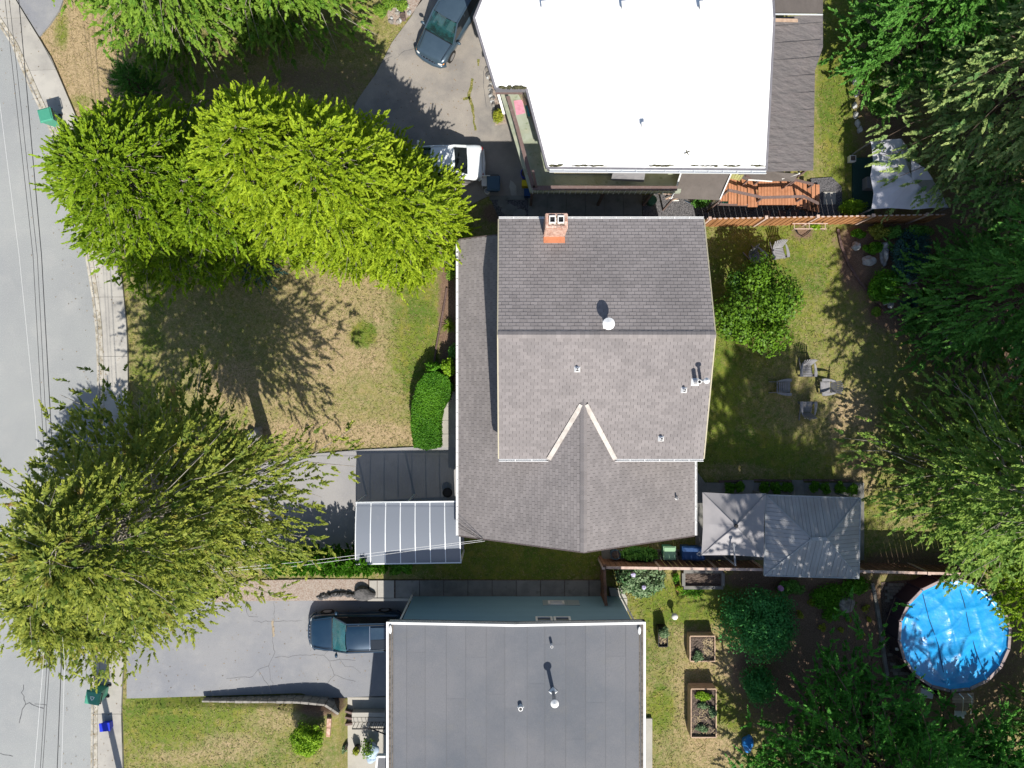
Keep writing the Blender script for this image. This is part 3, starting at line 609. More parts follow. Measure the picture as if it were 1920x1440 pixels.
# chimney: mortared cap with two flues, brick courses, terracotta apron
CX0, CX1, CY0, CY1, CZ = 1.40, 2.27, 6.42, 7.02, 7.72
mb = MB(); mb.box(((CX0 + CX1) / 2, (CY0 + CY1) / 2, (CZ + 4) / 2 - .01), (CX1 - CX0 - .03, CY1 - CY0 - .03, CZ - 4 - .02)); chim = mb.build('chimney', 'mortar', house)
mb = MB(); z = zu(CY0) - .1; r_ = random.Random(5); row = 0
while z < CZ - .07:
    off = (row % 2) * .11; row += 1
    for (ax, a0, a1, fixed) in (('x', CX0, CX1, CY0), ('x', CX0, CX1, CY1), ('y', CY0, CY1, CX0), ('y', CY0, CY1, CX1)):
        p = a0 - off
        while p < a1 - .02:
            q0, q1 = max(p, a0), min(p + .205, a1)
            if q1 - q0 > .03:
                cc = ((q0 + q1) / 2, fixed, z + .033) if ax == 'x' else (fixed, (q0 + q1) / 2, z + .033); d = r_.uniform(.0, .012)
                mb.box(cc, (q1 - q0, .05 + d, .064) if ax == 'x' else (.05 + d, q1 - q0, .064), var=r_.random() * .999 + .001)
            p += .22
    z += .077
mb.build('brick_courses', 'brick', chim, kind='stuff')
# top course bricks, each its own
for (x0, x1, y0, y1) in [(CX0, CX1, CY0, CY0 + .1), (CX0, CX1, CY1 - .1, CY1), (CX0, CX0 + .1, CY0 + .1, CY1 - .1), (CX1 - .1, CX1, CY0 + .1, CY1 - .1)]:
    hor = (x1 - x0) > (y1 - y0); L_ = (x1 - x0) if hor else (y1 - y0); n = max(1, round(L_ / .21))
    for i in range(n):
        a = L_ * i / n; b_ = L_ * (i + 1) / n - .012; mb = MB()
        mb.box(((x0 + (a + b_) / 2), (y0 + y1) / 2, CZ), (b_ - a, .095, .05 + r_.uniform(0, .02))) if hor else mb.box(((x0 + x1) / 2, y0 + (a + b_) / 2, CZ), (.095, b_ - a, .05 + r_.uniform(0, .02)))
        mb.build('brick', 'brick', chim)
for x in (1.66, 2.01):
    mb = MB(); c = (x, 6.76, CZ)
    for dx, dy, sx, sy in ((-.115, 0, .035, .30), (.115, 0, .035, .30), (0, .133, .2, .035), (0, -.133, .2, .035)): mb.box((c[0] + dx, c[1] + dy, CZ + .05), (sx, sy, .15))
    f_ = mb.build('flue', 'white_plastic', chim); mb = MB(); mb.box((c[0], c[1], CZ + .0), (.2, .24, .03)); mb.build('flue_mouth', 'black', f_)
mb = MB(); mb.prism([Vector((CX0 - .03, CY0 - .3, zu(CY0 - .3) + .04)), Vector((CX1 + .03, CY0 - .3, zu(CY0 - .3) + .04)), Vector((CX1 + .03, CY0 - .02, zu(CY0) + .06)), Vector((CX0 - .03, CY0 - .02, zu(CY0) + .06))], .03); mb.build('chimney_flashing', 'terracotta', chim)
def on_upper(px, py):
    z = 6.5
    for _ in range(12): p = W(px, py, z); z = zu(p.y)
    return W(px, py, z)
nS = Vector((0, -su, 1)).normalized(); nN = Vector((0, su, 1)).normalized()
for px_, py_, h, r in ((1082, 692, .22, .05), (1282, 731, .25, .055), (1239, 822, .22, .065)): vent_pipe(upper_roof, on_upper(px_, py_), h, r, None, .26, nS)
vent_pipe(upper_roof, on_upper(1303, 716), .75, .09, None, .34, nS)
p = on_upper(1313, 714); vent_pipe(upper_roof, p, .9, .06, 'round', .0)
p = on_upper(1138, 609); vent_pipe(upper_roof, p, .45, .12, 'round', .35, nN, name='turbine_vent')
p = W(1268, 934, 4.2); p.z = zl(p.x) ; p = W(1268, 934, p.z); p.z = zl(p.x); vent_pipe(lower_roof, p, .28, .045, None, .15)
mb = MB(); p = W(1140, 606, 8.2); 

# ================================================================== blue-grey neighbour with the flat roof
south = thing('neighbour_house', 'blue-grey clad house with dark flat roof and white edge trim at the bottom', 'house', (0, -18, 0))
SX0, SX1, SY, SZ = -5.64, 6.0, -10.68, 5.0; SXR = (968 - 960) * 31.65 / F; SZR = 5.32; SEND = -30.0
def zs(X): return SZR - (SZR - SZ) * (abs(X - SXR) / (SX1 - SXR))
mb = MB(); mb.prism([Vector((SX0, SEND, SZ - .02)), Vector((SXR, SEND, SZR - .02)), Vector((SXR, SY, SZR - .02)), Vector((SX0, SY, SZ - .02))], .3)
mb.prism([Vector((SXR, SEND, SZR - .02)), Vector((SX1, SEND, SZ - .02)), Vector((SX1, SY, SZ - .02)), Vector((SXR, SY, SZR - .02))], .3)
sroof = mb.build('flat_roof', 'underlay', south)
seams = [728] + [640 + q / 3 for q in (292, 365, 470, 590, 700, 815, 920, 1045, 1145, 1262, 1375, 1488, 1603, 1680)] + [1204]
laps = {2: [1225], 3: [], 5: [1232, 1395], 6: [1300], 7: [1325, 1345], 9: [1208, 1290], 11: [1318], 10: [1387], 12: [1233], 4: [1310], 8: [1280], 13: [1300]}
r_ = random.Random(9)
sx = [(q - 960) * 31.8 / F for q in seams]
for i in range(len(sx) - 1):
    a, b_ = sx[i], sx[i + 1]; cuts = [SY - .1] + [(720 - q) * 31.9 / F for q in laps.get(i, [])] + [SEND + 8, SEND + .1]
    for j in range(len(cuts) - 1):
        h = .012 + (i % 2) * .005 + (j % 2) * .003
        xsplit = [a - .02, b_ + .02] if not (a < SXR < b_) else [a - .02, SXR, b_ + .02]
        mb = MB(); top = [Vector((x, cuts[j] - (.0 if j == 0 else -.04), zs(x) + h)) for x in xsplit] + [Vector((x, cuts[j + 1], zs(x) + h)) for x in reversed(xsplit)]
        mb.prism(top, .02); mb.build('roofing_strip', 'torch_on', sroof)
mb = MB()
for x in sx[1:-1]: mb.prism([Vector((x - .008, SEND + .2, zs(x) + .024)), Vector((x + .008, SEND + .2, zs(x) + .024)), Vector((x + .008, SY - .14, zs(x) + .024)), Vector((x - .008, SY - .14, zs(x) + .024))], .02)
mb.pieces('seam_bead', M.setdefault('seam_tar', mat('seam_tar', (.108, .112, .12), .9)), sroof)
mb = MB()
for x0, x1 in ((SX0 + .11, SX0 + .2), (SX1 - .2, SX1 - .11)):
    mb.prism([Vector((x0, SEND, zs(x0) + .06)), Vector((x1, SEND, zs(x0) + .06)), Vector((x1, SY - .12, zs(x0) + .06)), Vector((x0, SY - .12, zs(x0) + .06))], .08)
for x0, x1 in ((SX0 + .24, SX0 + .29), (SX1 - .29, SX1 - .24)):
    mb.prism([Vector((x0, SEND, zs(x0) + .03)), Vector((x1, SEND, zs(x0) + .03)), Vector((x1, SY - .12, zs(x0) + .03)), Vector((x0, SY - .12, zs(x0) + .03))], .04)
mb.pieces('gravel_stop', 'gravel_stop', sroof)
mb = MB(); mb.bar((SX0 + .05, SY, SZ + .1), (SX0 + .05, SEND, SZ + .1), .1, .35); mb.bar((SX1 - .05, SY, SZ + .1), (SX1 - .05, SEND, SZ + .1), .1, .35)
mb.bar((SX0 + .1, SY - .05, SZ + .102), (SXR, SY - .05, SZR + .102), .1, .35); mb.bar((SXR, SY - .05, SZR + .1), (SX1 - .1, SY - .05, SZ + .1), .1, .35)
mb.pieces('edge_trim', 'white_metal', sroof)
mb = MB(); mb.box((.23, -20.5, 2.0), (10.68, 18.9, 6.0)); mb.build('wall', 'siding_blue', south)
# lap boards on the north wall
mb = MB(); z = -.1; k = 0
while z < 4.9:
    vs = [(-5.13, -11.06, z), (5.58, -11.06, z), (5.58, -11.035, z), (-5.13, -11.035, z), (-5.13, -11.055, z + .16), (5.58, -11.055, z + .16)]
    mb.add(vs, [(3, 2, 5, 4), (0, 1, 2, 3), (0, 3, 4), (1, 5, 2)], ((k * 37) % 17) / 17 * .9 + .01); z += .15; k += 1
mb.build('lap_siding', 'siding_blue', south, kind='stuff')
window(south, (2.22, -11.03, 1.25), .72, .42, 'n'); window(south, (1.5, -11.03, 3.95), .7, .9, 'n'); window(south, (2.35, -11.03, 3.95), .7, .9, 'n')
mb = MB()
for k in range(3): mb.box((1.85 + k * .62, -11.028, 1.15), (.6, .03, .85))
mb.build('wall_patch', 'siding_blue_light', south)
mb = MB()
for x in (-5.2, 5.66): mb.tube([(x, -10.98, .05), (x, -10.98, 4.5), (x * 1.05, -10.8, 4.85)], .045, 8)
mb.pieces('downspout', 'white_metal', south)
for px_, py_, h, r, cap in ((1034, 1208, .33, .06, None), (1037, 1296, 1.15, .085, 'grey'), (976, 1324, .3, .1, None)):
    p = W(px_, py_, 5.25); vent_pipe(sroof, p, h, r, cap, .0 if cap is None and r < .09 else .3)
mb = MB(); p = W(732, 1180, 5.15); mb.lathe(p, [(.09, 0), (.11, .03), (.05, .06)], 10, sx=.6, sy=1.8); p = W(1199, 1182, 5.15); mb.lathe(p, [(.09, 0), (.11, .03), (.05, .06)], 10, sx=.6, sy=1.6); mb.build('roof_drain', 'white_metal', sroof)
# porch roof beside the entry
P = [W(708, 1418, 3.6), W(727, 1418, 3.6), W(727, 1600, 3.6), (W(690, 1600, 3.6))]
mb = MB(); mb.prism([Vector(p) for p in P], .2); po = mb.build('porch_roof', 'torch_on', south)
mb = MB(); mb.bar(P[0] + Vector((0, 0, .06)), P[1] + Vector((0, 0, .06)), .09, .25); mb.bar(P[0] + Vector((0, 0, .061)), P[3] + Vector((0, 0, .061)), .09, .25); mb.build('porch_trim', 'white_metal', po)

# ================================================================== white-roofed neighbour
north = thing('neighbour_house', 'big house with bright white flat roof and timber decks at the top', 'house', (6, 16, 0))
NE_, NR_, NY0, NYR = 5.4, 6.35, 9.6, 15.8
def zn(Y): return NR_ - (NR_ - NE_) * abs(Y - NYR) / (NYR - NY0)
def Wn(px, py):
    z = 6.0
    for _ in range(12): z = zn(W(px, py, z).y)
    return W(px, py, z)
o1 = [Wn(*q) for q in [(889, 36), (929, 166), (987, 166), (1026, 315), (1437, 318), (1452, 33)]]
o1[0].y = o1[5].y = NYR; o1[0].z = o1[5].z = NR_
mb = MB(); mb.prism(o1, .22); o2 = [o1[0], o1[5], Vector((o1[5].x, 24, zn(24))), Vector((o1[0].x + 3, 24, zn(24)))]; mb.prism(o2, .22); nroof = mb.build('roof', 'membrane', north, weld=False)
mb = MB()
for a, b_ in zip(o1[:5], o1[1:6]): mb.bar(a + Vector((0, 0, .012)), b_ + Vector((0, 0, .012)), .1, .3)
mb.bar(o2[2] + Vector((0, 0, .01)), o2[1] + Vector((0, 0, .01)), .1, .3); mb.bar(o2[3] + Vector((0, 0, .01)), o2[0] + Vector((0, 0, .01)), .1, .3)
M['slate_trim'] = mat("slate_trim", (.16, .155, .17), .6, [((.22, .21, .22), 4, .5, .7)])
mb.pieces('roof_edge', 'slate_trim', nroof)
gutter(nroof, o1[3] + Vector((.1, -.05, .02)), o1[4] + Vector((0, -.05, .02)), (0, -1, 0), 'alu', .12)
def moss_run(x0, x1, y, w): 
    mb = MB(); p = x0
    while p < x1:
        q = Wn(p, y + rnd.uniform(-1, 1)); mb.blob(q + Vector((0, 0, .01)), (.08 + .1 * rnd.random(), w * rnd.uniform(.5, 1.3), .02), int(p), 1, .3); p += rnd.uniform(2, 7)
    return mb
mb = moss_run(1031, 1056, 310, .05); 
for a, b_ in ((1074, 1100), (1105, 1136), (1222, 1262), (1300, 1345), (1360, 1385), (1410, 1432)): m2 = moss_run(a, b_, 311, .04); mb.add(m2.v, m2.f)
m2 = moss_run(940, 985, 164, .1); mb.add(m2.v, m2.f); mb.build('moss', 'moss', nroof, kind='stuff')
mb = MB(); mb.prism([Vector((o1[0].x + .8, o1[0].y, 0)), Vector((o1[1].x + 1.4, 9.9 + 3.4, 0)), Vector((o1[3].x + .5, 10.3, 0)), Vector((o1[4].x - .5, 10.3, 0)), Vector((o1[4].x - .5, 23, 0)), Vector((o1[0].x + 3.2, 23, 0))], -.1, 5.25); mb.build('wall', 'siding_cream', north)
for px_, py_, w in ((1022, 14, .22), (1171, 14, .22), (1316, 14, .22), (1205, 236, .13)):
    p = Wn(px_, py_); mb = MB(); mb.box(p + Vector((0, 0, .12)), (w * 1.1, w, .3)); v_ = mb.build('roof_vent', 'alloy', nroof); mb = MB(); mb.box(p + Vector((0, -.04, .3)), (w * 1.5, w * 1.5, .06), .1); mb.build('vent_hood', 'white_metal', v_)
mb = MB(); p = Wn(1288, 286)
for k in range(4): a = k * 1.6 + .4; mb.bar(p + Vector((0, 0, .03)), p + Vector((math.cos(a) * .13, math.sin(a) * .13, .05)), .035, .03)
mb.build('fallen_twig', 'moss', nroof)
# deck on posts
deckz = 2.8
dk = [W(937, 172, deckz), W(1040, 172, deckz), W(1070, 300, deckz), W(1290, 300, deckz), W(1276, 361, deckz), W(994, 361, deckz)]
mb = MB(); mb.prism([p[:2] for p in dk], deckz - .2, deckz); deck = mb.build('deck', 'deck_floor', north)
mb = MB()
for p in (dk[0], dk[5], W(1130, 361, deckz), W(1222, 361, deckz)): mb.box((p.x + .1, p.y + .1, 1.35), (.12, .12, 2.6))
mb.pieces('deck_post', 'rail_brown', deck)
RZ = 3.85
def rail(parent, pts, z0, z1, w, n_per_m, m='rail_brown', bal='alu', bw=.03):
    mb = MB()
    for a, b_ in zip(pts, pts[1:]): mb.bar((a[0], a[1], z1), (b_[0], b_[1], z1), w, .05)
    o = mb.build('handrail', m, parent); src = None
    for a, b_ in zip(pts, pts[1:]):
        a = Vector((a[0], a[1], 0)); b_ = Vector((b_[0], b_[1], 0)); n = max(1, int((b_ - a).length * n_per_m))
        for i in range(n + 1):
            q = a.lerp(b_, i / n)
            if src is None:
                mb = MB(); mb.box((q.x, q.y, (z0 + z1 - .05) / 2), (bw, bw, z1 - z0 - .05)); src = mb.build('baluster', bal, o); q0 = q.copy()
            else: inst(src, o, Matrix.Translation(q - q0), 'baluster')
    return o
sr = [W(999, 352, RZ), W(1270, 353, RZ)]
rail(deck, [p[:2] for p in sr], deckz, RZ, .21, 4.0)
rail(deck, [W(952, 180, RZ)[:2], W(968, 232, RZ)[:2], W(1000, 352, RZ)[:2]], deckz, RZ, .17, 1.2)
mb = MB(); a = W(929, 171, RZ + .1); b_ = W(986, 171, RZ + .1); mb.bar(a, b_, .2, .12); mb.bar(W(983, 174, RZ), W(1025, 308, RZ), .08, .06); mb.pieces('deck_beam', 'rail_brown', deck)
mb = MB(); mb.bar(W(1000, 322, 5.0), W(1006, 352, 3.9), .1, .1); mb.build('corner_post', 'rail_brown', deck)
# clapboard wall strip behind the deck and a leaning grey sheet
mb = MB(); x = 1046.0
while x < 1210:
    a = W(x, 318, 4.6); mb.box((a.x, 10.12, 3.7), (.15, .05, 1.7), var=rnd.random()); x += 4.6
mb.build('vertical_board', 'siding_cream', north, kind='stuff')
mb = MB(); mb.bar(W(1043, 317.5, 5.0), W(1275, 317.5, 5.0), .06, .06); mb.pieces('eave_lath', 'siding_cream', north)
mb = MB(); mb.prism([W(1150, 319, 4.2), W(1211, 319, 4.2), W(1207, 341, 3.2), W(1146, 337, 3.2)], .05); tag(mb.build('leaning_sheet', 'grey_plastic'), 'grey sheet leaning against the wall on the white-roofed house deck', 'panel')
# side awning, ribbed dark sheeting over the patio
aw = [W(1439, 60, 4.3), W(1543, 60, 3.1), W(1542, 88, 3.1), W(1528, 132, 3.0), W(1525, 318, 3.0), W(1437, 326, 4.2)]
aw[0] = W(1452, 34, 4.6); aw = [W(1440, 26, 4.6), W(1543, 26, 3.1), W(1543, 88, 3.1), W(1528, 132, 3.0), W(1525, 319, 3.0), W(1425, 319, 4.4)]
aw[0].z = 4.2; aw[5].z = 4.1
tb = MB(); tb.prism([aw[0], aw[1], aw[2], aw[3], aw[4], aw[5]], .05)
awn = tb.build('awning', 'tarp_dark', north); mb = MB(); a, b_, c, d = aw[0], aw[1], aw[4], aw[5]
for k in range(9):
    t = (k + .5) / 9; p = a.lerp(d, t) + Vector((0, 0, .02)); q = Vector(b_).lerp(c, t) + Vector((0, 0, .02))
    q.x = min(q.x, np.interp(-q.y, [-aw[1].y, -aw[2].y, -aw[3].y, -aw[4].y], [aw[1].x, aw[2].x, aw[3].x, aw[4].x])); mb.bar(p, q, .02, .012)
M['awning_rib'] = mat("awning_rib", (.128, .118, .118), .6); mb.pieces('awning_rib', 'tarp_dark', awn)
mb = MB(); mb.prism([W(1448, -60, 4.2), W(1543, -60, 3.2), W(1543, 24, 3.2), W(1445, 24, 4.2)], .06); up = mb.build('upper_awning', 'tarp_brown', north)
mb = MB(); mb.bar(W(1446, 26, 4.3), W(1543, 27, 3.25), .05, .05); mb.build('awning_batten', 'alu', up); mb = MB(); mb.bar(W(1452, 37, 4.32), W(1496, 38, 3.9), .14, .05); mb.build('awning_plank', 'raised_wood', up)
mb = MB()
for p in (aw[1], aw[3], aw[4]): mb.box((p.x - .15, p.y - (.1 if p is not aw[4] else -.15), 1.5), (.1, .1, 3.0))
mb.pieces('awning_post', 'rail_brown', awn)
# brown tarpaulin lean-to over the side yard
tp = [W(1278, 318, 3.9), W(1372, 317, 3.9), W(1360, 352, 2.9), W(1350, 375, 2.35), W(1262, 372, 2.35), W(1268, 350, 2.9)]
mb = MB(); mb.prism([tp[0], tp[1], tp[2], tp[5]], .03); mb.prism([tp[5], tp[2], tp[3], tp[4]], .03)
t_ = mb.build('tarpaulin', 'tarp_brown'); tag(t_, 'brown tarpaulin stretched below the white roof beside the red-brown steps', 'tarpaulin')
mb = MB(); mb.bar(W(1279, 318, 3.98), W(1268, 352, 2.98), .07, .05); mb.bar(W(1268, 352, 2.98), W(1258, 373, 2.4), .07, .05); mb.bar(W(1375, 317, 3.98), W(1350, 374, 2.45), .06, .05); mb.pieces('tarpaulin_frame', 'alu', t_)
mb = MB()
for p in (tp[4], tp[3]): mb.box((p.x, p.y, 1.15), (.08, .08, 2.3))
mb.pieces('tarpaulin_post', 'rail_brown', t_)
mb = MB(); mb.prism([W(1392, 318, 3.6), W(1450, 322, 3.4), W(1498, 326, 3.0), W(1488, 340, 2.6), W(1400, 338, 2.5), W(1382, 332, 2.8)], .03); t2 = mb.build('tarpaulin', 'tarp_brown'); tag(t2, 'brown tarpaulin hanging above the flat part of the red-brown steps', 'tarpaulin')
mb = MB()
for q in ((1402, 338, 2.4), (1486, 339, 2.5)): p = W(*q); mb.box((p.x, p.y, p.z / 2), (.07, .07, p.z))
mb.pieces('tarpaulin_post', 'rail_brown', t2)
mb = MB(); mb.bar(W(1466, 335, 2.8), W(1500, 325, 3.0), .06, .05); mb.bar(W(1403, 337, 2.6), W(1448, 340, 2.6), .05, .04); mb.build('white_lath', 'white_plastic', t2)

# ================================================================== red-brown timber steps
steps = thing('timber_steps', 'red-brown timber landing with steps down either side and a handrail', 'steps', tuple(W(1455, 365, 0)))
PZ = 1.15
def board(px0, px1, py0, py1, z, mslot='deck_red'):
    a = W(px0, py0, z); b_ = W(px1, py1, z); mb = MB(); mb.prism([(a.x, b_.y), (b_.x, b_.y), (b_.x, a.y), (a.x, a.y)], z - .04, z); mb.build('board', mslot, steps)
x = 1422.0
while x < 1493: board(x, x + 5.0, 340, 384, PZ); x += 5.55
for k, (x0, x1, z, y0, y1) in enumerate([(1402, 1421, .97 + .36, 336, 388), (1383, 1401, .97 + .54, 334, 385), (1366, 1382, .97 + .72, 334, 382), (1350, 1365, .97 + .9, 336, 377)]):
    n = 3; 
    for i in range(n): board(x0 + (x1 - x0) * i / n, x0 + (x1 - x0) * (i + 1) / n - .7, y0, y1, z)
for k, (x0, x1, z, y0, y1) in enumerate([(1494, 1505, .95, 341, 388), (1506, 1513, .75, 342, 391), (1514, 1521, .55, 344, 394), (1522, 1529, .36, 345, 396), (1530, 1537, .18, 346, 398)]):
    n = 2 if k == 0 else 1
    for i in range(n): board(x0 + (x1 - x0) * i / n, x0 + (x1 - x0) * (i + 1) / n - .4, y0, y1, z)
mb = MB()
for q in ((1424, 381), (1490, 381), (1424, 343), (1490, 343)): p = W(q[0], q[1], PZ); mb.box((p.x, p.y, PZ / 2 - .02), (.1, .1, PZ - .04))
mb.bar(W(1350, 382, 1.7), W(1421, 384, 1.2), .05, .25); mb.bar(W(1495, 388, .85), W(1537, 396, .1), .05, .25); mb.pieces('stringer', 'rail_brown', steps)
hr = [W(1366, 356, 2.75), W(1430, 370, 2.1), W(1508, 368, 2.1), W(1535, 381, 1.1)]
mb = MB()
for a, b_ in zip(hr, hr[1:]): mb.bar(a, b_, .13, .06)
h_ = mb.build('handrail', 'rail_brown', steps)
for a, zb in ((hr[0], 1.7), (hr[1], PZ), (hr[2], PZ), (hr[3], .15)):
    mb = MB(); mb.box((a.x, a.y, (a.z + zb) / 2 - .05), (.09, .09, a.z - zb)); mb.build('post', 'rail_brown', h_)
hr = [W(1400, 330, 3.1), W(1424, 337, 2.1), W(1493, 337, 2.1), W(1525, 345, 1.2)]
mb = MB()
for a, b_ in zip(hr, hr[1:]): mb.bar(a, b_, .12, .06)
h_ = mb.build('handrail', 'rail_brown', steps)
for a, zb in ((hr[1], PZ), (hr[2], PZ), (hr[3], .3)):
    mb = MB(); mb.box((a.x, a.y, (a.z + zb) / 2 - .05), (.09, .09, a.z - zb)); mb.build('post', 'rail_brown', h_)
# green planked panel between the tarpaulins
gp = [W(1388, 319, 3.5), W(1401, 318, 3.5), W(1388, 338, 2.6), W(1367, 332, 2.6)]
M['board_green'] = mat("board_green", (.36, .36, .15), .8, [((.28, .26, .1), 4, .45, .65)], objvar=.1)
gpn = thing('plank_panel', 'pale green plank panel propped between the two brown tarpaulins', 'panel', tuple(gp[2]))
for i in range(5):
    t0_, t1_ = i / 5, (i + .88) / 5; mb = MB(); A = [W(1373, 318, 3.5).lerp(W(1402, 318, 3.5), t) for t in (t0_, t1_)]; B = [W(1367, 334, 2.6).lerp(W(1388, 339, 2.6), t) for t in (t1_, t0_)]; mb.prism(A + B, .03); mb.build('plank', 'board_green', gpn)
mb = MB(); mb.box(tuple(W(1377, 330, 1.3)[:2]) + (1.3,), (.07, .07, 2.6)); mb.build('post', 'rail_brown', gpn)

# clutter at the foot of the tarpaulin
sl_ = thing('scrap_lumber', 'loose pile of pale scrap laths at the end of the timber deck', 'lumber', tuple(W(1245, 366, 0)))
r_ = random.Random(15)
for k in range(16):
    p = W(1234 + r_.uniform(0, 30), 360 + r_.uniform(0, 16), .08 + .03 * k); an = r_.uniform(-.3, 1.0); q = p + Vector((math.cos(an), math.sin(an), 0)) * r_.uniform(.25, .6); mb = MB(); mb.bar(p, q, .05, .03); mb.build('lath', ('raised_wood', 'fence_cap', 'white_plastic', 'rail_brown')[k % 4], sl_)
mb = MB(); c = W(1222, 376, .4); mb.lathe((c.x, c.y, .0), [(.2, 0), (.25, .55), (.2, .58)], 12); tag(mb.build('green_barrel', mat('barrel_green', (.05, .14, .09), .7)), 'dull green barrel beside the scrap laths', 'barrel')
mb = MB(); c = W(1362, 380, .1); mb.blob((c.x, c.y, .1), (.25, .12, .1), 5, 2, .3); tag(mb.build('folded_tarp', mat('mint', (.15, .5, .35), .6)), 'small mint-green plastic heap below the red-brown steps', 'plastic')
mb = MB(); c = W(1345, 379, .1); mb.blob((c.x, c.y, .12), (.3, .12, .12), 6, 2, .4); tag(mb.build('plastic_heap', 'white_plastic'), 'white plastic heap at the lower end of the tarpaulin', 'plastic')
mb = MB(); c = W(1290, 378, .1)
for k in range(6): mb.tube([W(1284 + k * 2, 376 + k, .05), W(1294 + k, 381, .12), W(1306 + k, 378 + k * .5, .05)], .012, 5)
tag(mb.build('coiled_hose', mat('hose_blue', (.03, .08, .14), .5)), 'tangled blue hose at the foot of the brown tarpaulin', 'hose')
# ------------------------------------------------------------------ fences
def fence(name, label, p0, p1, z, m, capm, posts, group=None, seed=0, side=1, boardw=.14, cap=True, capw=.13):
    a = W(*p0, z); b_ = W(*p1, z); root = thing(name, label, 'fence', (a.x, a.y, 0), group); d = (b_ - a); L_ = d.length; d.normalize(); n = int(L_ / boardw); rz = math.atan2(d.y, d.x); r_ = random.Random(seed)
    nrm = Vector((-d.y, d.x, 0)); src = None
    for i in range(n):
        q = a + d * (i + .5) * L_ / n + nrm * (.012 * (1 if i % 2 else -1))
        if src is None:
            mb = MB(); mb.box((q.x, q.y, z / 2 - .02), (boardw - .008, .02, z - .04), rz); src = mb.build('board', m, root); q0 = q.copy()
        else: inst(src, root, Matrix.Translation((q - q0) + Vector((0, 0, r_.uniform(-.02, .01)))), 'board')
    if cap: mb = MB(); mb.bar(a + Vector((0, 0, .03)), b_ + Vector((0, 0, .03)), capw, .045); mb.build('cap_rail', capm, root)
    else:
        s_ = None
        for i in range(0, n, 2):
            q = a + d * (i + .5) * L_ / n
            if s_ is None: mb = MB(); mb.box((q.x, q.y, z + .0), (boardw * 1.1, .06, .035), rz); s_ = mb.build('cap_block', capm, root); q1 = q.copy()
            else: inst(s_, root, Matrix.Translation(q - q1), 'cap_block')
    mb = MB(); mb.bar(a + nrm * side * .04 + Vector((0, 0, -.25)), b_ + nrm * side * .04 + Vector((0, 0, -.25)), .04, .09); mb.bar(a + nrm * side * .04 + Vector((0, 0, -1.4)), b_ + nrm * side * .04 + Vector((0, 0, -1.4)), .04, .09); mb.pieces('rail', m, root)
    for t in posts:
        q = a + d * L_ * t; mb = MB(); mb.box((q.x, q.y, z / 2), (.11, .13, z + .1), rz); mb.box((q.x, q.y, z + .07), (.15, .16, .04), rz); mb.build('post', capm, root)
    return root
fence('board_fence', 'orange-brown board fence behind the lawn chairs, catching the sun', (1326, 410), (1776, 402), 1.8, 'fence_wood', 'fence_cap', [.01, .245, .46, .69, .915], seed=1, side=1, cap=False)
fence('board_fence', 'dark board fence with pale top rail running behind the two canopies', (1131, 1064), (1434, 1068), 1.75, 'fence_old', 'fence_cap', [.0, .35, .7, .995], seed=2, side=-1)
fence('board_fence', 'dark board fence with pale top rail behind the blue pool', (1611, 1071), (1835, 1077), 1.75, 'fence_old', 'fence_cap', [.04, .58, .99], seed=3, side=-1)
fence('gate_fence', 'short reddish fence linking the blue-grey house to the garden fence', (1133, 1060), (1136, 1132), 1.75, 'fence_old', 'fence_old', [.0, .55, 1.0], seed=4, side=1)

# ------------------------------------------------------------------ carport
cp = thing('carport', 'translucent panel carport with white frame beside the grey-shingled house', 'carport', tuple(W(760, 1000, 0)))
c0, c1, c2, c3 = W(668, 943, 2.45), W(861, 941, 2.45), W(864, 1054, 2.25), W(667, 1057, 2.25)
for i in range(7):
    a0, a1 = c0.lerp(c1, i / 7), c0.lerp(c1, (i + 1) / 7); b0, b1 = c3.lerp(c2, i / 7), c3.lerp(c2, (i + 1) / 7); mb = MB(); K = 6
    for k in range(K):
        t, u_ = k / K, (k + 1) / K; h = lambda t: Vector((0, 0, .16 * math.sin(math.pi * min(1, t * .9 + .1)) - .05))
        mb.quad(b0.lerp(a0, t) + h(t), b1.lerp(a1, t) + h(t), b1.lerp(a1, u_) + h(u_), b0.lerp(a0, u_) + h(u_))
    mb.build('roof_panel', 'polycarb', cp, smooth=True, weld=True)
for i in range(8):
    a0 = c0.lerp(c1, i / 7); b0 = c3.lerp(c2, i / 7); mb = MB(); pts = [b0.lerp(a0, k / 6) + Vector((0, 0, .16 * math.sin(math.pi * min(1, k / 6 * .9 + .1)) - .02)) for k in range(7)]
    for p, q in zip(pts, pts[1:]): mb.bar(p, q, .04, .05)
    mb.build('roof_bar', 'alu', cp)
mb = MB(); mb.bar(c0 + Vector((-.03, .02, .03)), c1 + Vector((.03, .02, .03)), .07, .09); mb.build('front_beam', 'alu', cp); mb = MB(); mb.bar(c3 + Vector((-.03, -.02, .0)), c2 + Vector((.03, -.02, .0)), .07, .09); mb.build('rear_beam', 'alu', cp)
for p in (c0, c1, c2, c3, c0.lerp(c1, .5), c3.lerp(c2, .5)):
    mb = MB(); mb.box((p.x, p.y + (.0 if p.y > c3.y + 1 else .05), p.z / 2 - .05), (.08, .08, p.z - .1)); mb.build('post', 'alu', cp)

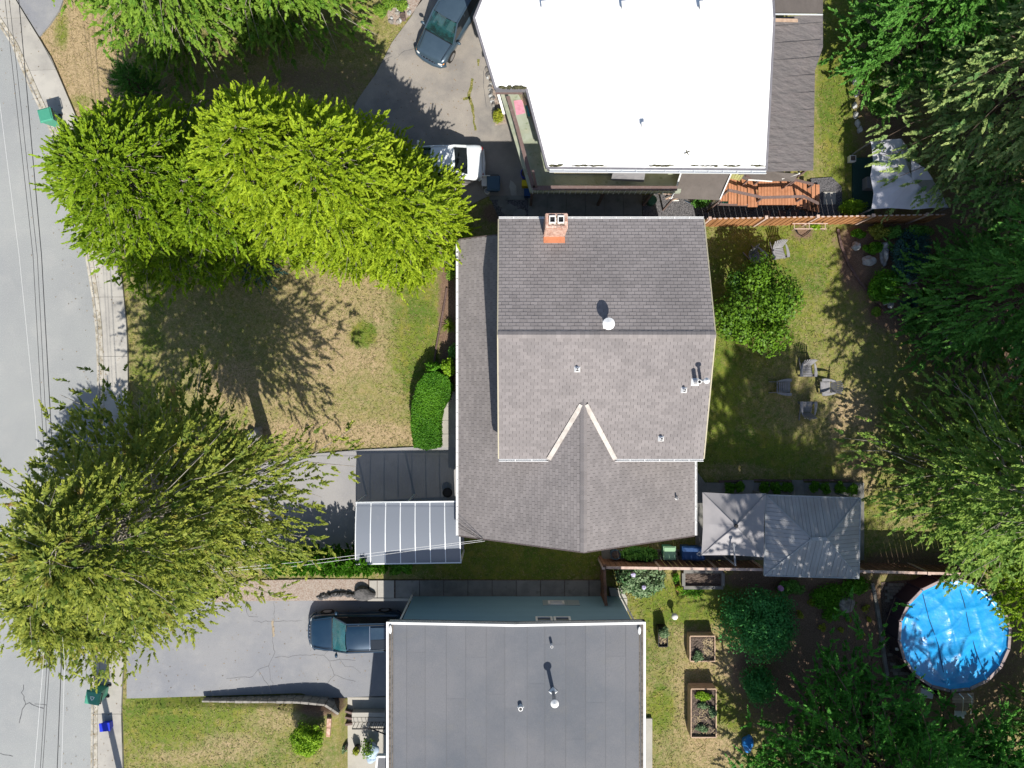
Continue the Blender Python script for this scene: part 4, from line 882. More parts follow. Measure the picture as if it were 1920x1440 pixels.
# ------------------------------------------------------------------ cars
def car(label, px, py, rz, L_, Wd, H_, paint, kind='suv', z=0.0, glass='windscreen', sunroof=False, group='parked cars', tilt=0.0):
    o = thing('parked_car', label, 'car', (0, 0, 0), group); belt = H_ * (.56 if kind != 'sedan' else .62); hx = L_ / 2; hw = Wd / 2
    hood = {'suv': .60, 'sedan': .62}[kind] * 1.0; zh = belt * (.97 if kind == 'suv' else .90)
    # lower body: rings from rear to front
    st = []
    prof = [(-1.0, .80, belt * .86), (-.985, .88, belt * .95), (-.95, .945, belt * .985), (-.85, .985, belt), (-.6, 1.0, belt), (0, 1.0, belt), (.35, 1.0, belt), (.48, .99, belt * .99), (.7, .965, zh * .955), (.86, .92, zh * .89), (.945, .83, zh * .80), (.985, .70, zh * .70), (1.0, .58, zh * .58)]
    nseg = 22; vs = []; fs = []
    for t, wk, zt in prof:
        x = t * hx; w = hw * wk; zb = .24 if abs(t) < .95 else .32
        for k in range(nseg):
            a = 2 * math.pi * k / nseg; c_, s_ = math.cos(a), math.sin(a); e = .42
            yy = w * math.copysign(abs(c_) ** e, c_); zz = (zt + zb) / 2 + (zt - zb) / 2 * math.copysign(abs(s_) ** (e if s_ < 0 else .33), s_)
            if s_ > 0: zz -= .035 * (yy / w) ** 2 * 1.0
            vs.append((x, yy, zz))
    for i in range(len(prof) - 1):
        for k in range(nseg): fs.append((i * nseg + k, (i + 1) * nseg + k, (i + 1) * nseg + (k + 1) % nseg, i * nseg + (k + 1) % nseg))
    fs += [tuple(range(nseg)), tuple(reversed([(len(prof) - 1) * nseg + k for k in range(nseg)]))]
    mb = MB(); mb.add(vs, fs); body = mb.build('body', paint, o, smooth=True)
    # greenhouse
    if kind == 'suv': xr0, xr1, xf1, xf0 = -.95, -.84, .14, .47
    else: xr0, xr1, xf1, xf0 = -.66, -.38, .12, .45
    wb, wt, zt = hw * .90, hw * .74, H_ - .03; zb = belt - .03
    def bulge_quad(A, B, C, D, nrm, bul, name, m, n=6):
        A, B, C, D = map(Vector, (A, B, C, D)); mbq = MB(); vv = []; 
        for j in range(n + 1):
            for i in range(n + 1):
                u_, v_ = i / n, j / n; p = A.lerp(B, u_).lerp(D.lerp(C, u_), v_); vv.append(p + Vector(nrm) * bul * (1 - (2 * u_ - 1) ** 2) * (.6 + .4 * (1 - (2 * v_ - 1) ** 2)))
        mbq.add(vv, [(j * (n + 1) + i, j * (n + 1) + i + 1, (j + 1) * (n + 1) + i + 1, (j + 1) * (n + 1) + i) for j in range(n) for i in range(n)]); return mbq.build(name, m, o, smooth=True)
    X = lambda t: t * hx
    cab = MB(); k_ = .97
    base = [(X(xr0), -wb * .93, zb), (X(xr0), wb * .93, zb), (X(xf0), wb, zb), (X(xf0), -wb, zb)]; top = [(X(xr1), -wt * .95, zt - .03), (X(xr1), wt * .95, zt - .03), (X(xf1), wt, zt - .03), (X(xf1), -wt, zt - .03)]
    cab.add([(x * .985, y * k_, z_) for x, y, z_ in base], [(0, 1, 2, 3)]); cab.build('cabin_floor', 'black', o)
    sm_ = 'seat_' + ('pale' if paint == 'paint_slate' else 'dark')
    for sx_ in ((.10, -.42) if kind == 'suv' else ()):
        for s_ in (-1, 1):
            mb = MB(); mb.box((X(sx_) + .12, s_ * wb * .45, zb + .02), (.5, wb * .62, .16)); mb.box((X(sx_) - .18, s_ * wb * .45, (zb + zt) / 2), (.14, wb * .6, (zt - zb) * .86)); mb.build('seat', sm_, o, bevel=.03)
    mb = MB(); mb.box((X(xf0) - .22, 0, zb + .04), (.3, wb * 1.7, .08)); mb.build('dashboard', 'black', o, bevel=.02)
    mb = MB(); mb.tube([(X(.30) + .18 * 0, s0 * wb * .45, zb + .16) for s0 in (-1, -.999)], .17, 14); mb.build('steering_wheel', 'black', o)
    for s_ in (-1, 1):
        mb = MB(); mb.bar((X(xf0) + .04, s_ * .12 + .2, belt + .03), (X(xf0) - .08, s_ * .12 - .28, belt + .10), .02, .015); mb.build('wiper', 'black', o)
    bulge_quad(base[3], base[2], top[2], top[3], (1, 0, .25), .10, 'windscreen', glass)
    bulge_quad(base[1], base[0], top[0], top[1], (-1, 0, .2), .07, 'rear_window', 'glass')
    for s_ in (-1, 1):
        b0 = (X(xr0) + .1, s_ * wb * .94, zb + .02); b1 = (X(xf0) - .06, s_ * wb * 1.0, zb + .02); t1_ = (X(xf1) - .02, s_ * wt, zt - .05); t0_ = (X(xr1) + .06, s_ * wt * .96, zt - .05)
        bulge_quad(b0, b1, t1_, t0_, (0, s_, 0), .02, 'side_window', 'glass', 4)
    mb = MB(); n = 10; vv = []
    for j in range(n + 1):
        for i in range(n + 1):
            u_, v_ = i / n, j / n; x = X(xr1) - .06 + (X(xf1) - X(xr1) + .08) * u_; y = -wt + 2 * wt * v_
            x += -.08 * (2 * v_ - 1) ** 2 * (1 if u_ > .5 else -.6) * abs(2 * u_ - 1) ** 3
            vv.append((x, y * (1.01 - .03 * (1 - u_)), zt + .045 - .05 * (2 * v_ - 1) ** 4 - .04 * (2 * v_ - 1) ** 2 - .045 * (2 * u_ - 1) ** 4))
    mb.add(vv, [(j * (n + 1) + i, j * (n + 1) + i + 1, (j + 1) * (n + 1) + i + 1, (j + 1) * (n + 1) + i) for j in range(n) for i in range(n)]); roof_ = mb.build('roof', paint, o, smooth=True)
    mb = MB()
    for s_ in (-1, 1):
        mb.bar((X(xf0), s_ * wb * .99, zb + .05), (X(xf1), s_ * wt, zt + .0), .07, .06); mb.bar((X(xr0), s_ * wb * .93, zb + .05), (X(xr1), s_ * wt * .96, zt + .0), .12, .06); mb.bar((X(xr1), s_ * wt * .97, zt + .015), (X(xf1), s_ * wt * 1.0, zt + .015), .06, .06)
        mb.bar((-.05 * L_, s_ * wb * .975, zb + .03), (-.06 * L_, s_ * wt * .99, zt), .07, .05)
    mb.pieces('pillar', paint, o)
    if sunroof:
        for (x0, x1, y0, y1) in ((-.72, -.38, -.50, .02), (-.72, -.38, .07, .52)):
            mb = MB(); mb.box((X((x0 + x1) / 2), (y0 + y1) / 2 * wt * 1.5, zt + .052), (X(x1 - x0), (y1 - y0) * wt * 1.45, .012)); mb.build('sunroof_glass', 'glass' if y0 > 0 else paint, roof_)
        mb = MB(); mb.box((X(-.36), 0, zt + .055), (.02, wt * 1.7, .02)); mb.box((X(-.74), 0, zt + .05), (.02, wt * 1.7, .02)); mb.pieces('roof_strip', 'chrome', roof_)
        mb = MB()
        for s_ in (-1, 1): mb.bar((X(-.76), s_ * wt * .9, zt + .06), (X(.1), s_ * wt * .9, zt + .06), .03, .03)
        mb.pieces('roof_rack', 'black', roof_)
    # shut lines, hood crease, bumpers, grille, lamps
    mb = MB()
    for s_ in (-1, 1):
        mb.bar((X(.50), s_ * hw * .80, belt * .985 + .012), (X(.90), s_ * hw * .70, zh * .87 + .012), .012, .01)
    mb.bar((X(.49), -hw * .84, belt * .985 + .014), (X(.49), hw * .84, belt * .985 + .014), .05, .01); mb.pieces('hood_seam', 'black', body)
    if kind == 'suv':
        mb = MB()
        for s_ in (-1, 1): mb.bar((X(.50), s_ * hw * .88, belt * .985 + .002), (X(.93), s_ * hw * .72, zh * .86), .03, .02)
        mb.pieces('hood_crease', paint, body)
    for s_ in (-1, 1):
        mb = MB(); mb.blob((X(.945), s_ * hw * .64, zh * .64), (.10, .17, .07), 3, 2, .02); mb.build('headlight', 'headlight', o, smooth=True)
        mb = MB(); mb.blob((X(.905), s_ * hw * .82, zh * .62), (.09, .06, .05), 3, 2, .02); mb.build('indicator', 'amber' if paint == 'paint_slate' else 'headlight', o, smooth=True)
        mb = MB(); mb.blob((X(-.985), s_ * hw * .74, belt * .75), (.07, .14, .10), 3, 2, .02); mb.build('tail_light', 'red_lens', o, smooth=True)
        mb = MB(); mb.blob((X(.40), s_ * (hw + .12), belt + .05), (.08, .13, .09), 4, 2, .03); mb.bar((X(.40), s_ * (hw - .03), belt + .02), (X(.40), s_ * (hw + .08), belt + .04), .05, .04); mb.build('wing_mirror', paint if kind != 'sedan' else 'white_plastic', o, smooth=True)
    mb = MB(); mb.bar((X(.985), -hw * .42, zh * .66), (X(.985), hw * .42, zh * .66), .10, .16)
    g_ = mb.build('grille', 'black', o); mb = MB()
    for k in range(5): mb.box((X(.99) + .02, (-.36 + .18 * k) * hw, zh * .60), (.06, .03, .13))
    mb.build('grille_bar', 'chrome', g_)
    mb = MB(); mb.tube([(X(.88), -hw * .97, .42), (X(.97), -hw * .72, .42), (X(1.01), -hw * .3, .42), (X(1.01), hw * .3, .42), (X(.97), hw * .72, .42), (X(.88), hw * .97, .42)], .12, 8); mb.build('front_bumper', paint, o, smooth=True)
    mb = MB(); mb.tube([(X(-.88), -hw * .95, .45), (X(-1.0), -hw * .75, .45), (X(-1.02), 0, .45), (X(-1.0), hw * .75, .45), (X(-.88), hw * .95, .45)], .11, 8); mb.build('rear_bumper', paint, o, smooth=True)
    for sx_ in (-.62, .64):
        for s_ in (-1, 1):
            mb = MB(); c = (X(sx_), s_ * (hw - .10), .34); R = .34
            ring = [(c[0] + R * math.cos(a), c[1] + dy * s_, c[2] + R * math.sin(a)) for dy in (-.11, .11) for a in [2 * math.pi * k / 20 for k in range(20)]]
            mb.add(ring, [(k, (k + 1) % 20, 20 + (k + 1) % 20, 20 + k) for k in range(20)] + [tuple(range(20)), tuple(range(39, 19, -1))]); wh = mb.build('wheel', 'tyre', o)
            mb = MB(); ring = [(c[0] + .22 * math.cos(a), c[1] + .115 * s_, c[2] + .22 * math.sin(a)) for a in [2 * math.pi * k / 16 for k in range(16)]]; mb.add(ring, [tuple(range(16))]); rim = mb.build('rim', 'alloy', wh)
    o.location = W(px, py, 0) + Vector((0, 0, z)); o.rotation_euler = (0, tilt, rz); return o
M['seat_pale'] = mat('seat_pale', (.16, .22, .25), .8); M['seat_dark'] = mat('seat_dark', (.04, .045, .05), .8)
# px,py are where the middle of the car touches the ground
car('slate-blue car nose-down on the shaded driveway, half beneath the white roof', 846, 51, math.radians(240), 4.5, 1.86, 1.62, 'paint_slate', 'suv', .02)
car('white sedan with its boot out from under the yellow-green cedars', 823, 314, math.radians(182), 4.6, 1.78, 1.42, 'paint_white', 'sedan', .02)
car('dark blue car with glass roof parked against the blue-grey house', 664, 1186, math.radians(180), 4.75, 1.95, 1.75, 'paint_navy', 'suv', drive_z(W(665, 0).x), 'windscreen_teal', True, tilt=-.075)

# ------------------------------------------------------------------ bins
def bin_(label, px, py, rz, m, h=1.05, w=.58, d=.62, z=0.0, lidm=None, group=None, lean=0.0, emblem=None):
    o = thing('wheeled_bin', label, 'bin', (0, 0, 0), group)
    mb = MB(); mb.box((0, 0, h * .5), (w, d, h * .88), taper=.72); mb.build('bin_body', m, o, bevel=.02)
    mb = MB(); mb.box((0, 0, h * .96), (w * 1.1, d * 1.1, .05)); mb.box((0, -.01, h), (w * .92, d * .9, .05), taper=1.12); l = mb.build('lid', lidm or m, o, bevel=.015)
    mb = MB(); mb.tube([(-w * .4, d * .62, h * .93), (w * .4, d * .62, h * .93)], .02, 8); mb.box((-w * .4, d * .57, h * .93), (.04, .08, .04)); mb.box((w * .4, d * .57, h * .93), (.04, .08, .04)); mb.build('handle', 'black', o)
    for s_ in (-1, 1):
        mb = MB(); mb.tube([(s_ * w * .42, d * .4, .1), (s_ * (w * .42 + .06), d * .4, .1)], .1, 12); mb.build('wheel', 'tyre', o)
    if emblem:
        mb = MB()
        for k in range(3):
            a = k * 2.094 + .5; p = Vector((math.cos(a) * .09, math.sin(a) * .09, h + .03)); q = Vector((math.cos(a + 1.5) * .09, math.sin(a + 1.5) * .09, h + .03)); mb.bar(p, q, .035, .004)
            e = q + (q - p).normalized() * .05; n_ = (q - p).normalized().cross(Vector((0, 0, 1))) * .04; mb.add([q - n_, q + n_, e], [(0, 1, 2)])
        mb.build('recycling_emblem', 'white_plastic', l)
    o.location = W(px, py, 0) + Vector((0, 0, z)); o.rotation_euler = (0, lean, rz); return o
bin_('green wheeled bin standing on the sidewalk near the top corner', 112, 231, math.radians(-75), 'bin_green', w=.62, z=.12)
bin_('green wheeled bin at the road edge beside the blue recycling tub', 197, 1291, math.radians(-100), 'bin_green', z=.06, w=.64, d=.68, emblem=True)
bin_('pale-lidded green bin between the grey-shingled house and the fence', 1247, 1028, math.radians(180), 'bin_green', lidm='bin_green_pale', z=.03)
bin_('blue wheeled bin beside the pale-lidded green one', 1281, 1028, math.radians(180), 'bin_blue', z=.03)
bin_('blue wheeled bin with white emblem tucked under the grey umbrella', 1300, 1029, math.radians(180), 'bin_blue', z=.03, emblem=True)
bin_('dark slate bin beside the white sedan and a white garden chair', 926, 352, math.radians(0), 'bin_teal', h=.8, w=.62, d=.7, z=.02)
def tub(name, label, cat, px, py, z, r, h, m, inner='soil', n=14):
    o = thing(name, label, cat, tuple(W(px, py, 0))); c = W(px, py, 0); c.z = z
    mb = MB(); mb.lathe(c, [(r * .8, 0), (r, h), (r * .88, h), (r * .85, h - .05)], n); mb.build('tub', m, o, smooth=False); mb = MB(); mb.lathe((c.x, c.y, c.z + h - .045), [(r * .86, 0), (r * .8, .01)], n); mb.build('filling', inner, o); return o
rb = MB(); c = W(207, 1355, 0); o = thing('recycling_tub', 'bright blue recycling tub on the sidewalk', 'tub', tuple(c)); 
rb.box((c.x, c.y, .30), (.50, .40, .36), .1, taper=.85); rb.build('tub', 'tub_blue', o, bevel=.02); mb = MB(); mb.box((c.x - .02, c.y, .49), (.54, .44, .03), .1); mb.build('tub_lid', 'tub_blue', o, bevel=.01)
mb = MB(); c = W(912, 348, 0); 

# ------------------------------------------------------------------ garden chairs
def adirondack(label, px, py, rz, group='grey slatted garden chairs'):
    o = thing('garden_chair', label, 'chair', (0, 0, 0), group); m = 'grey_plastic'
    for i in range(6):
        y = -.30 + i * .085; z = .36 - (y + .30) * .25; mb = MB(); mb.box((0, y, z), (.52, .072, .022)); mb.build('seat_slat', m, o)
    for i in range(7):
        t = (i - 3) / 3; x0 = t * .20; x1 = t * .30; top = .98 - .12 * t * t; a = Vector((x0, .20, .24)); b_ = Vector((x1, .50 - .03 * t * t, top)); mb = MB()
        d = (b_ - a).normalized(); sd = Vector((1, 0, 0)) * .034; nn = sd.cross(d).normalized() * .011
        mb.add([a - sd - nn, a + sd - nn, b_ + sd - nn, b_ - sd - nn, a - sd + nn, a + sd + nn, b_ + sd + nn, b_ - sd + nn], [(0, 3, 2, 1), (4, 5, 6, 7), (0, 1, 5, 4), (1, 2, 6, 5), (2, 3, 7, 6), (3, 0, 4, 7)]); mb.build('back_slat', m, o)
    for s_ in (-1, 1):
        mb = MB(); mb.prism([(s_ * .29, -.38), (s_ * .43, -.38), (s_ * .45, -.2), (s_ * .40, .12), (s_ * .33, .33), (s_ * .28, .30), (s_ * .30, 0)], .545, .572); mb.build('arm', m, o)
        mb = MB(); mb.box((s_ * .33, -.31, .27), (.03, .11, .54)); mb.build('front_leg', m, o)
        mb = MB(); mb.bar((s_ * .28, -.35, .36), (s_ * .28, .62, .05), .03, .12); mb.build('rear_leg', m, o)
    mb = MB(); mb.bar((-.30, .36, .55), (.30, .36, .55), .06, .03); mb.box((0, -.36, .33), (.58, .025, .10)); mb.build('cross_rail', m, o)
    o.location = W(px, py, 0); o.rotation_euler = (0, 0, rz); return o
adirondack('grey slatted chair in full sun by the fence', 1456, 474, math.radians(8))
adirondack('grey slatted chair half hidden by the glossy-leaved tree', 1414, 484, math.radians(38))
adirondack('grey slatted chair facing down the lawn, topmost of the ring of four', 1508, 693, math.radians(0))
adirondack('grey slatted chair nearest the conifers in the ring of four', 1546, 726, math.radians(-90))
adirondack('grey slatted chair with its back to the gazebos, lowest of the ring', 1508, 766, math.radians(180))
adirondack('grey slatted chair nearest the house in the ring of four', 1463, 726, math.radians(90))

# ------------------------------------------------------------------ cantilever umbrella and hard-top gazebo
um = thing('cantilever_umbrella', 'square pale grey cantilever umbrella beside the hard-top gazebo', 'umbrella', tuple(W(1372, 975, 0)))
uc = [W(1317, 923, 2.35), W(1436, 925, 2.35), W(1433, 1045, 2.35), W(1315, 1041, 2.35)]; ap = W(1380, 986, 3.0)
for i in range(4):
    a, b_ = uc[i], uc[(i + 1) % 4]; mid = (a + b_) / 2 + Vector((0, 0, .02)); inw = (ap - mid); inw.z = 0; mid += inw.normalized() * .06
    for p, q in ((a, mid), (mid, b_)):
        mb = MB(); n = 6; vv = []
        for j in range(n + 1):
            for k in range(n + 1):
                t = j / n; s_ = k / n; e = p.lerp(q, s_) ; x = e.lerp(ap, t); x.z -= .07 * math.sin(math.pi * t) * (1 if True else 0) * (.4 + .6 * math.sin(math.pi * s_)); vv.append(x)
        mb.add(vv, [(j * (n + 1) + k, j * (n + 1) + k + 1, (j + 1) * (n + 1) + k + 1, (j + 1) * (n + 1) + k) for j in range(n) for k in range(n)]); mb.build('canopy_panel', 'canopy_grey', um, smooth=True)
mb = MB()
for i in range(4):
    a, b_ = uc[i], uc[(i + 1) % 4]; mid = (a + b_) / 2; mb.bar(a + Vector((0, 0, .015)), ap + Vector((0, 0, .015)), .02, .012)
mb.pieces('seam', 'canopy_seam', um)
mb = MB(); mb.lathe(ap, [(.09, -.02), (.1, .05), (.05, .08)], 14); mb.build('hub', 'black', um)
mb = MB(); mb.bar(W(1376, 1021, 3.0), W(1379, 1060, 3.05), .07, .07); mb.box(tuple(W(1376, 1021, 3.0)), (.14, .14, .1)); mb.build('arm', 'grey_paint', um)
p = W(1379, 1060, 3.05); mb = MB(); mb.tube([(p.x, p.y, .06), (p.x, p.y, 3.05)], .045, 10); mb.build('pole', 'grey_paint', um); mb = MB(); mb.box((p.x, p.y, .08), (.8, .6, .1)); mb.build('base', 'grey_paint', um)
gz_ = thing('gazebo', 'hard-top gazebo with ribbed grey metal hip roof', 'gazebo', tuple(W(1523, 1000, 0)))
gc = [W(1436, 928, 2.2), W(1613, 934, 2.2), W(1610, 1084, 2.2), W(1433, 1079, 2.2)]; r0, r1 = W(1521, 1010, 3.1), W(1550, 1010, 3.1)
sides = [((gc[0], gc[1]), (r0, r1), 26), ((gc[1], gc[2]), (r1, r1), 20), ((gc[2], gc[3]), (r1, r0), 26), ((gc[3], gc[0]), (r0, r0), 20)]
for (a, b_), (ra, rb_), n in sides:
    # ribs run up the slope: clip strips against the hip lines
    ed = (b_ - a); L_ = ed.length; eu = ed.normalized(); foot_a = (ra - a).dot(eu); foot_b = (rb_ - a).dot(eu); up = ((ra + rb_) / 2 - (a + eu * ((ra + rb_) / 2 - a).dot(eu)))
    def htop(s_):
        if s_ < foot_a: return s_ / max(foot_a, 1e-6)
        if s_ > foot_b: return (L_ - s_) / max(L_ - foot_b, 1e-6)
        return 1.0
    for i in range(n):
        s0, s1 = L_ * i / n, L_ * (i + 1) / n; lift = Vector((0, 0, .012 * (i % 2))); mb = MB(); q0, q1 = max(0, htop(s0)), max(0, htop(s1))
        mb.prism([a + eu * s0 + lift, a + eu * (s1 - .012) + lift, a + eu * (s1 - .012) + up * q1 + lift, a + eu * s0 + up * (q0 + 1e-4) + lift], .02); mb.build('roof_panel', 'metal_roof', gz_)
mb = MB()
for g_, r_0 in zip(gc, (r0, r1, r1, r0)): mb.bar(g_ + Vector((0, 0, .045)), r_0 + Vector((0, 0, .045)), .06, .03)
mb.bar(r0 + Vector((0, 0, .06)), r1 + Vector((0, 0, .06)), .16, .04)
for i in range(4): mb.bar(gc[i] + Vector((0, 0, .03)), gc[(i + 1) % 4] + Vector((0, 0, .03)), .06, .1)
mb.pieces('ridge_trim', 'metal_trim', gz_)
for g_ in gc:
    q = g_.lerp((r0 + r1) / 2, .06); mb = MB(); mb.box((q.x, q.y, 1.05), (.1, .1, 2.1)); mb.build('post', 'grey_paint', gz_)
# party tent half under the firs
tn = thing('party_tent', 'pale grey peaked party tent under the dark firs', 'tent', tuple(W(1690, 325, 0)))
rim = [(1633, 266), (1637, 300), (1632, 330), (1638, 362), (1634, 392), (1670, 390), (1712, 393), (1745, 390), (1778, 389), (1765, 362), (1748, 336), (1735, 325), (1710, 290), (1690, 260), (1660, 262)]
ap = W(1712, 336, 2.9); R_ = [W(x, y, 1.95 + (.12 if i % 2 else 0)) for i, (x, y) in enumerate(rim)]
for i in range(len(R_)):
    a, b_ = R_[i], R_[(i + 1) % len(R_)]; mb = MB(); n = 5; vv = []
    for j in range(n + 1):
        for k in range(3):
            x = a.lerp(b_, k / 2).lerp(ap, j / n); x.z -= .16 * math.sin(math.pi * j / n); vv.append(x)
    mb.add(vv, [(j * 3 + k, j * 3 + k + 1, (j + 1) * 3 + k + 1, (j + 1) * 3 + k) for j in range(n) for k in range(2)]); mb.build('canopy_panel', 'canopy_white', tn, smooth=True)
mb = MB(); mb.prism([W(1709, 301, 3.05), W(1736, 316, 2.9), W(1750, 337, 2.75), W(1710, 337, 3.05)], .02); mb.build('vent_cap', 'canopy_white', tn)
for k in (0, 4, 8, 13): q = R_[k]; mb = MB(); mb.box((q.x, q.y, .97), (.06, .06, 1.95)); mb.build('post', 'grey_paint', tn)
mb = MB(); mb.box(tuple(W(1618, 350, .05)[:2]) + (.04,), (1.1, 3.0, .1)); cv = mb.build('ground_cover', 'cover_dark'); tag(cv, 'dark green ground cover laid beside the party tent', 'cover')
mb = MB(); mb.box(tuple(W(1629, 345, .3)[:2]) + (.35,), (.5, .6, .5)); bx = mb.build('storage_box', 'grey_paint', bevel=.02); tag(bx, 'small dark grey box peeking out from under the party tent', 'box')
mb = MB(); c = W(1599, 297, .3); mb.box((c.x, c.y, .18), (.32, .32, .3)); bx = mb.build('white_planter', 'white_plastic', bevel=.01); tag(bx, 'small white square planter on the shaded grass by the tent', 'planter')
mb = MB(); mb.box((c.x, c.y, .335), (.24, .24, .02)); mb.build('filling', 'soil', bx)

# ------------------------------------------------------------------ pool
pl = thing('swimming_pool', 'round above-ground pool under a bright blue cover', 'pool', tuple(W(1761, 1174, 0)))
pc = W(1790, 1191, 1.25); PR = 2.83; NS = 18
def ringp(r, z, k, n=NS): a = 2 * math.pi * k / n + .1; return Vector((pc.x + r * math.cos(a), pc.y + r * math.sin(a), z))
for k in range(NS):
    mb = MB(); a, b_, c, d = ringp(PR, 0, k), ringp(PR, 0, k + 1), ringp(PR, 1.22, k + 1), ringp(PR, 1.22, k); mb.quad(a, b_, c, d); mb.build('wall_panel', 'pool_wall', pl)
    mb = MB(); mb.prism([ringp(PR + .04, 0, k + .03), ringp(PR + .04, 0, k + .97), ringp(PR - .1, 0, k + .97), ringp(PR - .1, 0, k + .03)], 1.22, 1.27); mb.build('top_rail', 'pool_rim', pl)
    mb = MB(); mb.box((ringp(PR + .03, 0, k).x, ringp(PR + .03, 0, k).y, .62), (.09, .09, 1.24), 2 * math.pi * k / NS + .1); mb.build('upright', 'pool_wall', pl)
nr, na = 60, 150; rs2 = np.random.RandomState(11); V = []; 
wv = [(rs2.uniform(.6, 2.6), rs2.uniform(0, np.pi * 2), rs2.uniform(0, 6), rs2.uniform(.3, 1)) for _ in range(14)]
for i in range(nr + 1):
    r = (PR - .06) * i / nr
    for k in range(na):
        a = 2 * np.pi * k / na; x, y = r * np.cos(a), r * np.sin(a); z = 0
        for f_, dr, ph, am in wv:
            s_ = x * np.cos(dr) + y * np.sin(dr) + .35 * np.sin(1.3 * (-x * np.sin(dr) + y * np.cos(dr)) + ph); z += am * .014 * (1 - abs(np.sin(f_ * s_ + ph))) ** 3 * 2.2
        fo = .10 * np.exp(-((x - .5) ** 2 + (y + .6) ** 2) / 1.2) * np.sin(3.2 * (x * .9 - y * .45) + 1.0 * np.sin(y * 2)) ; z += fo
        edge = min(1, (1 - i / nr) * 12); sag = -.20 + .07 * (1 - edge) * 2.6
        V.append((pc.x + x, pc.y + y, 1.25 + sag * 1 + z * edge))
idx = np.arange((nr + 1) * na).reshape(nr + 1, na); f4 = np.stack([idx[:-1, :], idx[1:, :], np.roll(idx[1:, :], -1, 1), np.roll(idx[:-1, :], -1, 1)], -1).reshape(-1, 4)
cover = npmesh('cover', V, f4, 'pool_cover', pl, smooth=True)
mb = MB()
for pts in ([(1730, 1112), (1742, 1160), (1760, 1210), (1770, 1265), (1775, 1294)], [(1795, 1090), (1808, 1130), (1818, 1180), (1830, 1220), (1845, 1262)]):
    P = [W(x, y, 1.12) for x, y in pts]
    for a, b_ in zip(P, P[1:]): mb.bar(a, b_, .03, .02)
mb.build('cover_seam', mat('seam_blue', (.01, .06, .16), .7), cover)
mb = MB(); q = W(1684, 1217, .9); mb.tube([q + Vector((-.12, 0, 0)), q + Vector((.05, 0, 0))], .07, 10); mb.build('return_fitting', 'white_plastic', pl)
# patio bricks round the pool
r_ = random.Random(31); srcs = {}; cnt = 0
PP = [W(*p)[:2] for p in [(1660, 1094), (1800, 1088), (1800, 1290), (1740, 1296), (1672, 1262), (1664, 1190)]]
y = W(0, 1096).y; row = 0
while y > W(0, 1268).y:
    x = W(1658, 0).x + (row % 2) * .14
    while x < W(1735, 0).x:
        if inside(PP, np.array([x]), np.array([y]))[0] and math.hypot(x - pc.x, y - pc.y) > PR + .12 and cnt < 300:
            if not srcs: mb = MB(); mb.box((x, y, .03), (.27, .15, .05)); srcs['a'] = mb.build('paver', 'paver', pool_pave); x0_, y0_ = x, y
            else: inst(srcs['a'], pool_pave, Matrix.Translation((x - x0_, y - y0_, r_.uniform(-.006, .006))), 'paver')
            cnt += 1
        x += .285
    y -= .165; row += 1
# step deck and ladder, pump box
ps = thing('pool_steps', 'pale timber step deck with a white ladder at the pool edge', 'steps', tuple(W(1802, 1302, 0)))
mb = MB(); 
for k in range(4): mb = MB(); a = W(1786, 1299 + k * 5, 1.1); b_ = W(1826, 1303.3 + k * 5, 1.1); mb.prism([(a.x, b_.y), (b_.x, b_.y), (b_.x, a.y), (a.x, a.y)], 1.06, 1.1); mb.build('board', 'raised_wood', ps)
for k in range(4):
    z = .85 - .24 * k; mb = MB(); a = W(1790 - 2 * k, 1319 + k * 7, z); mb.box((a.x + .4, a.y - .08, z), (.75 - .08 * k, .2, .04)); mb.build('tread', 'alu' if k > 1 else 'raised_wood', ps)
mb = MB()
for x in (1806, 1822): p0 = W(x, 1308, 1.9); mb.tube([W(x - 8, 1300, 1.1), W(x - 6, 1302, 1.8), p0, W(x, 1322, 1.5), W(x - 2, 1338, .1)], .025, 8)
mb.pieces('ladder_rail', 'white_plastic', ps)
mb = MB()
for x, y_ in ((1788, 1316), (1824, 1316), (1788, 1301), (1824, 1301)): p = W(x, y_, 1.06); mb.box((p.x, p.y, .53), (.08, .08, 1.06))
mb.pieces('post', 'raised_wood', ps)
pb = thing('pump_box', 'open timber-edged box of pool gear beside the blue pool', 'box', tuple(W(1740, 1290, 0)))
mb = MB(); mb.bar(W(1725, 1287, .5), W(1715, 1313, .5), .12, .5); mb.bar(W(1725, 1286, .5), W(1757, 1294, .5), .06, .5); mb.build('box_side', 'raised_wood', pb)
mb = MB(); mb.prism([W(1728, 1291, .4)[:2], W(1752, 1296, .4)[:2], W(1750, 1312, .4)[:2], W(1727, 1307, .4)[:2]], .0, .35); mb.build('filter_case', 'alu', pb, bevel=.02)
mb = MB(); q = W(1756, 1300, .3); mb.lathe((q.x, q.y, .02), [(.16, 0), (.16, .4), (.05, .46)], 14); mb.build('pump', 'black', pb)

# ------------------------------------------------------------------ garden beds and edging
def edging(name, pts, z, w, h, m, parent=None, step=.28, gap=.01, piece='edging_block', label=None, cat='edging'):
    P = along(pts, step); root = parent
    if label: root = thing(name, label, cat, tuple(P[0]))
    for a, b_ in zip(P, P[1:]):
        d = (b_ - a); mb = MB(); mb.bar((a.x, a.y, z + h), (b_.x - d.x * gap / step, b_.y - d.y * gap / step, z + h), w, h + .05); mb.build(piece, m, root, bevel=.008 if step > .25 else 0)
    return root
edging('bed_edging', [(1570, 430), (1576, 460), (1590, 495), (1612, 530), (1640, 562), (1668, 590), (1700, 605)], 0, .12, .1, 'edging', label='curved dark brick edging between the back lawn and the rock bed', step=.3)
edging('bed_edging', [(838, 540), (834, 565), (828, 600), (820, 640), (816, 662), (814, 690)], 0, .09, .08, 'edging', label='thin brown edging beside the front house wall', step=.6)
